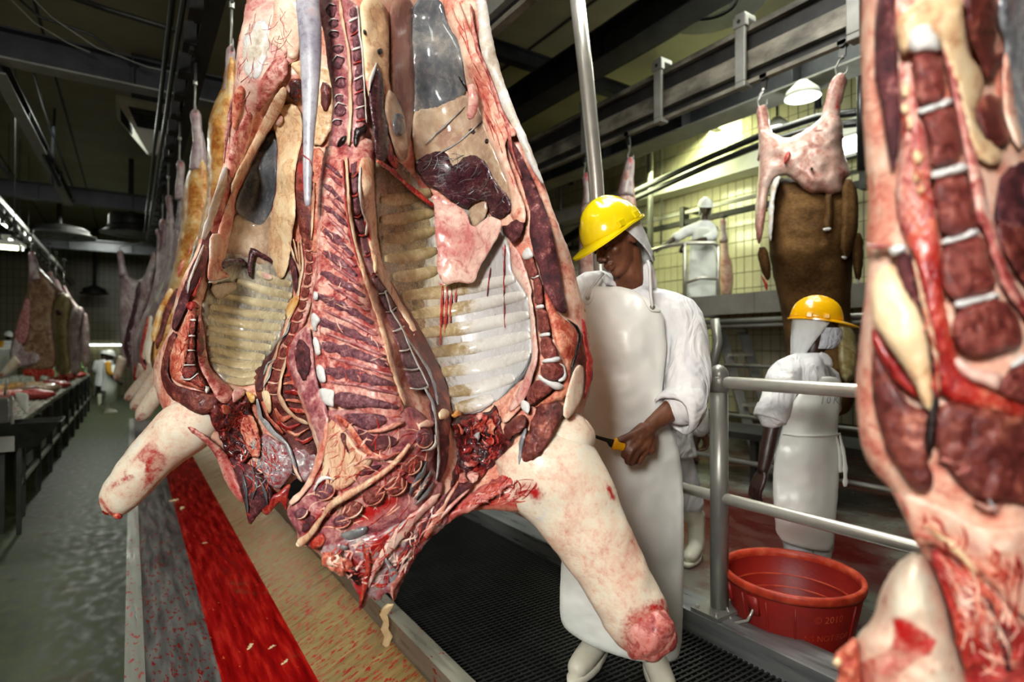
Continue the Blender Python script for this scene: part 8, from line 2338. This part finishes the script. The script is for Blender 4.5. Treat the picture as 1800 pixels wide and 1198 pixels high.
tb_(ct, [(P(1400, 650, mz - 0.05), 0.085), (P(1378, 665, mz - 0.1), 0.084), (P(1368, 700, mz - 0.13), 0.080), (P(1358, 725, mz - 0.15), 0.078), (P(1355, 736, mz - 0.15), 0.066)], 18)
tb_(ct, [(P(1425, 655, mz), 0.08), (P(1450, 668, mz + 0.12), 0.075), (P(1456, 720, mz + 0.1), 0.066)], 14)
for v in ct.v:
    v += noise.noise_vector(v * 11.0) * 0.010
fuse('coat', ct, M['coat'], mk, 0.009, 2, 0.5)
rr = []
ca = (P(1352, 745, mz - 0.15) - P(1366, 700, mz - 0.13)).normalized()
cc = P(1354, 732, mz - 0.15)
ux = (CR - ca * CR.dot(ca)).normalized()
uy = ca.cross(ux)
for off_, r_ in ((-0.05, 0.076), (-0.02, 0.080), (0.01, 0.080), (0.018, 0.074), (0.01, 0.056), (-0.04, 0.05)):
    rr.append([cc + ca * off_ + ux * (math.cos(a) * r_) + uy * (math.sin(a) * r_) for a in [2 * math.pi * k / 24 for k in range(24)]])
MB().loft(rr, False).build('cuff', M['coat'], mk, True)
dMk = tps([(1400, 690, mz - 0.17), (1465, 680, mz - 0.10), (1420, 720, mz - 0.19), (1378, 760, mz - 0.14), (1470, 760, mz - 0.10), (1420, 800, mz - 0.18), (1362, 850, mz - 0.12), (1475, 850, mz - 0.08), (1415, 900, mz - 0.18), (1365, 950, mz - 0.12), (1470, 950, mz - 0.10)])
apm = FULL('1430,665 1450,660 1478,664 1478,690 1474,730 1472,764 1476,800 1474,860 1468,920 1464,968 1440,968 1400,960 1365,945 1361,900 1358,850 1362,800 1372,764 1380,735 1395,705 1412,682')
ap = slab('apron', apm, dMk, M['apron'], mk, proud=0.03, thick=0.004, res=5, w=6, rag=0.6, amp=0.008, freq=30, sink=0.0, label='white apron tied at the waist')
band('waist_tie', FULL('1376,762 1400,765 1430,766 1460,765 1478,762'), [3, 4, 4, 4], dMk, M['apron'], ap, h=0.045, under=-0.02, res=4)
for q, w_ in (('1476,764 1482,790 1486,820 1486,855', 8), ('1470,766 1476,790 1478,830', 7)):
    band('tie_end', FULL(q), [4, w_, w_ + 1], lambda p: np.full(len(np.atleast_2d(p)), mz - 0.13), M['apron'], ap, h=0.006, under=0.004, res=4)
band('apron_strap', FULL('1424,682 1408,698 1394,715 1384,730'), [3, 3], dMk, M['apron'], ap, h=0.02, under=0.0, res=4)
TX = cr(1400, 650, 10.89)
for q in ('440,492 520,468 605,455', '520,475 505,560 490,650', '620,515 590,560 592,620 612,638 640,615 655,560 640,520 625,515', '740,490 730,570 710,645', '735,490 770,478 790,500 770,550 740,570', '745,570 780,610 815,650'):
    band('pen_letter_stroke', TX(q), [0.9, 1.1, 0.9], dMk, M['ink'], ap, h=0.036, under=-0.028, res=1.5, jit=0, n=5)
hood(mk, qm, M['hood'], 0.75, 0.06, -0.175, slope=1.15, flare=-0.012)
# face mask: cloth over nose and chin
mkm = MB()
rows_ = []
for j in range(8):
    t = j / 7
    z = -0.008 - 0.112 * t
    ring = []
    for i in range(13):
        a = -1.38 + 2.76 * i / 12
        bulge = 0.122 + 0.012 * math.sin(math.pi * t) - 0.020 * t * t
        sidew = 0.074 * (1 - 0.18 * t)
        ring.append(qm(sidew * math.sin(a) / math.sin(1.38), -0.02 + bulge * (math.cos(a) ** 0.9) + 0.012, z + 0.012 * math.cos(a) + 0.003 * math.sin(7 * t * 3.1)))
    rows_.append(ring)
vs = [p for r_ in rows_ for p in r_]
fs = [(j * 13 + i, j * 13 + i + 1, (j + 1) * 13 + i + 1, (j + 1) * 13 + i) for j in range(7) for i in range(12)]
o = obj('face_mask', mesh_from('face_mask', vs, fs, mk), M['mask'], mk, True)
sm = o.modifiers.new('s', 'SOLIDIFY')
sm.thickness = 0.004
for e in (-1, 1):
    MB().tube([qm(0.070 * e, 0.03, -0.02), qm(0.086 * e, -0.02, 0.0)], 0.002, 6).build('mask_loop', M['mask'], mk)
s_, f_, u_ = frame(mf, mup)
helmet(mk, qm, s_, f_, u_, M['helmet_o'])
boot_pair(mk, [(P(1405, 1015, mz), CR), (P(1440, 1000, mz + 0.1), CR)], [P(1400, 925, mz - 0.03), P(1440, 915, mz + 0.05)], ZR)
tr_ = MB()
for hp, kn_, ft in (((1395, 800, mz - 0.03), (1400, 925, mz - 0.03), (1404, 970, mz)), ((1430, 800, mz + 0.05), (1440, 915, mz + 0.05), (1440, 965, mz + 0.08))):
    tb_(tr_, [(P(*hp), 0.10), (P(*kn_), 0.078), (P(*ft), 0.068)], 14)
fuse('trousers', tr_, M['trouser'], mk, 0.014, 2)
for x_, y_ in ((1440, 640), (1452, 632)):
    slab('collar', FULL('%d,%d %d,%d %d,%d %d,%d' % (x_ - 14, y_ - 16, x_ + 8, y_ - 8, x_ + 14, y_ + 16, x_ - 8, y_ + 6)), lambda p: np.full(len(np.atleast_2d(p)), mz - 0.08), M['coat'], mk, proud=0.01, thick=0.02, res=4, w=5, rag=0.4)

# ---------------------------------------------------------------- worker striding behind the knife worker
wz = 3.55
wp = thing('person', 'worker in white striding away, mostly hidden behind the knife worker', 'person', (P(1180, 975, wz).x, P(1180, 975, wz).y, ZR))
b3 = MB()
q3, m3 = head_shape(b3, P(1104, 462, 3.5), CR * -0.6 + CF * 0.8, CU)
tb_(b3, [(q3(0, -0.01, -0.05), 0.055), (P(1120, 520, 3.52), 0.06), (P(1140, 640, wz), 0.11), (P(1165, 760, wz), 0.11)], 16)
tb_(b3, [(P(1170, 570, wz), 0.055), (P(1205, 640, wz), 0.045), (P(1228, 720, wz), 0.036), (P(1236, 752, wz), 0.026)], 14)
hand(b3, P(1237, 756, wz), P(1242, 790, wz) - P(1237, 756, wz), CR * -1.0, 0.95, 0.7, 1)
tb_(b3, [(P(1180, 780, wz), 0.080), (P(1208, 855, wz), 0.055), (P(1224, 938, wz), 0.035)], 14)
tb_(b3, [(P(1150, 780, wz + 0.1), 0.085), (P(1130, 870, wz + 0.1), 0.06), (P(1110, 950, wz + 0.1), 0.045)], 14)
fuse('body', b3, M['skin'], wp, 0.007, 2)
ct = MB()
torso_rings(ct, [(P(1118, 505, wz), CR * 0.08, CF * 0.08), (P(1124, 540, wz), CR * 0.17, CF * 0.11), (P(1140, 640, wz), CR * 0.18, CF * 0.13), (P(1162, 760, wz), CR * 0.19, CF * 0.13), (P(1172, 800, wz), CR * 0.19, CF * 0.13)])
tb_(ct, [(P(1160, 565, wz), 0.08), (P(1200, 640, wz), 0.075), (P(1222, 710, wz), 0.07), (P(1230, 740, wz), 0.062), (P(1232, 757, wz), 0.055)], 16)
for v in ct.v:
    v += noise.noise_vector(v * 11.0) * 0.008
fuse('coat', ct, M['coat'], wp, 0.01, 2)
tr_ = MB()
tb_(tr_, [(P(1178, 780, wz), 0.11), (P(1206, 850, wz), 0.085), (P(1216, 890, wz), 0.076)], 16)
tb_(tr_, [(P(1150, 780, wz + 0.1), 0.11), (P(1130, 870, wz + 0.1), 0.08), (P(1118, 910, wz + 0.1), 0.075)], 16)
fuse('trousers', tr_, M['trouser'], wp, 0.01, 2)
hood(wp, q3, M['hood'], 1.2, 0.06, -0.12)
helmet(wp, q3, *frame(CR * -0.6 + CF * 0.8, CU), M['helmet_w'])
boot_pair(wp, [(P(1224, 935, wz), CR * -0.5 - CF * 0.8), (P(1108, 950, wz + 0.1), -CR)], [P(1206, 850, wz), P(1130, 870, wz + 0.1)], ZR)

# ---------------------------------------------------------------- worker on the platform
uz = 8.4
up_ = thing('person', 'white-capped worker leaning on the platform guard rail', 'person', (P(1236, 560, uz).x, P(1236, 560, uz).y, ZP))
b4 = MB()
q4, m4 = head_shape(b4, P(1240, 366, uz), -CF * 0.85 - CR * 0.15 - CU * 0.2, CU, 1.0)
tb_(b4, [(q4(0, -0.01, -0.05), 0.052), (P(1237, 392, uz), 0.06), (P(1236, 450, uz), 0.11), (P(1236, 500, uz), 0.11)], 14)
tb_(b4, [(P(1218, 400, uz), 0.055), (P(1200, 410, uz - 0.15), 0.045), (P(1178, 424, uz - 0.3), 0.036), (P(1158, 438, uz - 0.4), 0.026)], 12)
hand(b4, P(1158, 438, uz - 0.4), P(1146, 442, uz - 0.42) - P(1158, 438, uz - 0.4), -CU, 0.95, 0.8, 1)
tb_(b4, [(P(1256, 402, uz), 0.055), (P(1252, 418, uz - 0.2), 0.045), (P(1230, 422, uz - 0.45), 0.040), (P(1204, 428, uz - 0.62), 0.028)], 12)
hand(b4, P(1203, 428, uz - 0.63), P(1192, 444, uz - 0.65) - P(1203, 428, uz - 0.63), -CU + CR * 0.3, 1.0, 0.8, -1)
for dx in (-9, 10):
    tb_(b4, [(P(1236 + dx, 500, uz), 0.085), (P(1236 + dx, 535, uz), 0.06), (Vector((P(1236 + dx, 535, uz).x, P(1236 + dx, 535, uz).y, ZP + 0.12)), 0.05)], 12)
fuse('body', b4, M['skin_deep'], up_, 0.010, 2)
ct = MB()
torso_rings(ct, [(P(1237, 388, uz), CR * 0.09, CF * 0.09), (P(1237, 396, uz), CR * 0.16, CF * 0.11), (P(1237, 412, uz), CR * 0.19, CF * 0.13), (P(1236, 450, uz), CR * 0.19, CF * 0.14), (P(1236, 500, uz), CR * 0.19, CF * 0.14), (P(1236, 530, uz), CR * 0.21, CF * 0.15)])
tb_(ct, [(P(1225, 400, uz), 0.08), (P(1205, 408, uz - 0.12), 0.075), (P(1186, 419, uz - 0.25), 0.070)], 14)
tb_(ct, [(P(1250, 402, uz), 0.08), (P(1253, 414, uz - 0.15), 0.075), (P(1242, 420, uz - 0.35), 0.066)], 14)
for v in ct.v:
    v += noise.noise_vector(v * 9.0) * 0.012
fuse('coat', ct, M['coat'], up_, 0.016, 2)
slab('apron', FULL('1222,398 1250,398 1256,420 1260,460 1262,520 1263,536 1206,536 1207,520 1210,460 1214,420'), tps([(1236, 400, uz - 0.14), (1210, 430, uz - 0.10), (1262, 430, uz - 0.10), (1236, 470, uz - 0.19), (1208, 540, uz - 0.12), (1262, 540, uz - 0.12), (1236, 540, uz - 0.2)]), M['apron'], up_, proud=0.03, thick=0.004, res=5, w=5, rag=0.4, amp=0.02, freq=14)
hood(up_, q4, M['hood'], 1.0, 0.06, -0.10, flare=0.0)
helmet(up_, q4, *frame(-CF * 0.85 - CR * 0.15 - CU * 0.2, CU), M['helmet_w'], visor=0.03)
for dx in (-9, 10):
    pass
pa = [P(1236 + dx, 535, uz) for dx in (-9, 10)]
boot_pair(up_, [(Vector((p.x, p.y, ZP + 0.1)), -CF) for p in pa], [Vector((p.x, p.y, ZP + 0.5)) for p in pa], ZP)

# ---------------------------------------------------------------- far workers on the left
def far_worker(px_, z, h, label, f, armc, zfloor=0.0, clip=None):
    """standing worker far away: white coat, apron, cap, one coloured sleeve"""
    base = P(px_, 700, z)
    b = Vector((base.x, base.y, zfloor))
    root = thing('person', label, 'person', b)
    f = f.normalized()
    s = f.cross(Vector((0, 0, 1)))
    U = Vector((0, 0, 1))
    mb = MB()
    q, m = head_shape(mb, b + U * (h - 0.13) + f * 0.03, f - U * 0.25, U)
    tb_(mb, [(b + U * (h - 0.18), 0.055), (b + U * (h - 0.30), 0.07), (b + U * 1.1, 0.11), (b + U * 0.9, 0.11)], 12)
    for e in (-1, 1):
        tb_(mb, [(b + s * 0.09 * e + U * 0.88, 0.085), (b + s * 0.10 * e + U * 0.48, 0.06), (b + s * 0.10 * e + U * 0.1, 0.048)], 12)
        w_ = b + s * 0.20 * e + f * 0.22 + U * 0.85
        tb_(mb, [(b + s * 0.17 * e + U * (h - 0.33), 0.055), (b + s * 0.23 * e + U * 1.12 + f * 0.02, 0.042), (w_, 0.030)], 12)
        hand(mb, w_, f * 0.7 - U * 0.6, -s * e, 1.0, 0.5, e)
    fuse('body', mb, M['skin_deep'], root, 0.014, 2)
    ct = MB()
    torso_rings(ct, [(b + U * (h - 0.26), s * 0.08, f * 0.08), (b + U * (h - 0.31), s * 0.18, f * 0.11), (b + U * 1.2, s * 0.19, f * 0.13), (b + U * 0.95, s * 0.18, f * 0.13), (b + U * 0.6, s * 0.22, f * 0.17)])
    fuse('coat', ct, M['coat'], root, 0.018, 2)
    for e in (-1, 1):
        sl = MB()
        tb_(sl, [(b + s * 0.17 * e + U * (h - 0.33), 0.072), (b + s * 0.23 * e + U * 1.14 + f * 0.02, 0.064), (b + s * 0.22 * e + U * 1.06 + f * 0.07, 0.058)], 12)
        sl.build('sleeve', armc if e > 0 else M['coat'], root, True)
    apv = MB()
    apv.loft([[b + s * (0.20 * math.cos(t)) * w_ + f * (0.19 * math.sin(t) * w_) + U * z_ for t in [-0.25 + 3.64 * i / 16 for i in range(17)]] + [b + s * (0.19 * math.cos(t)) * w_ + f * (0.18 * math.sin(t) * w_) + U * z_ for t in [3.39 - 3.64 * i / 16 for i in range(17)]] for z_, w_ in ((0.28, 1.12), (0.7, 1.08), (1.0, 1.0), (1.32, 0.95))])
    apv.build('apron', M['apron'], root, True)
    helmet(root, q, *frame(f - U * 0.25, U), M['helmet_w'], visor=0.03, band=False)
    boot_pair(root, [(b + s * 0.10 * e + U * 0.1, f) for e in (-1, 1)], [b + s * 0.10 * e + U * 0.48 for e in (-1, 1)], zfloor)
    return root
far_worker(190, 15.7, 1.70, 'distant worker in white with a yellow sleeve beside the carcass row', CR * 0.6 + CF * 0.4, M['yellow_sleeve'])
far_worker(182, 17.6, 1.68, 'distant white-capped worker half hidden behind the yellow-sleeved one', CR * -0.3 + CF * 0.6, M['coat'])
far_worker(13, 17.7, 1.72, 'white-helmeted worker with yellow sleeve behind the steel tank at far left', CR * 0.9 - CF * 0.2, M['yellow_sleeve'], 0.55)
tag(MB().box((-4.4, 22.3, 0.0), (-2.6, 24.5, 0.548)).build('standing_platform', M['steel_dark'], None), 'low dark platform behind the steel tank', 'platform')
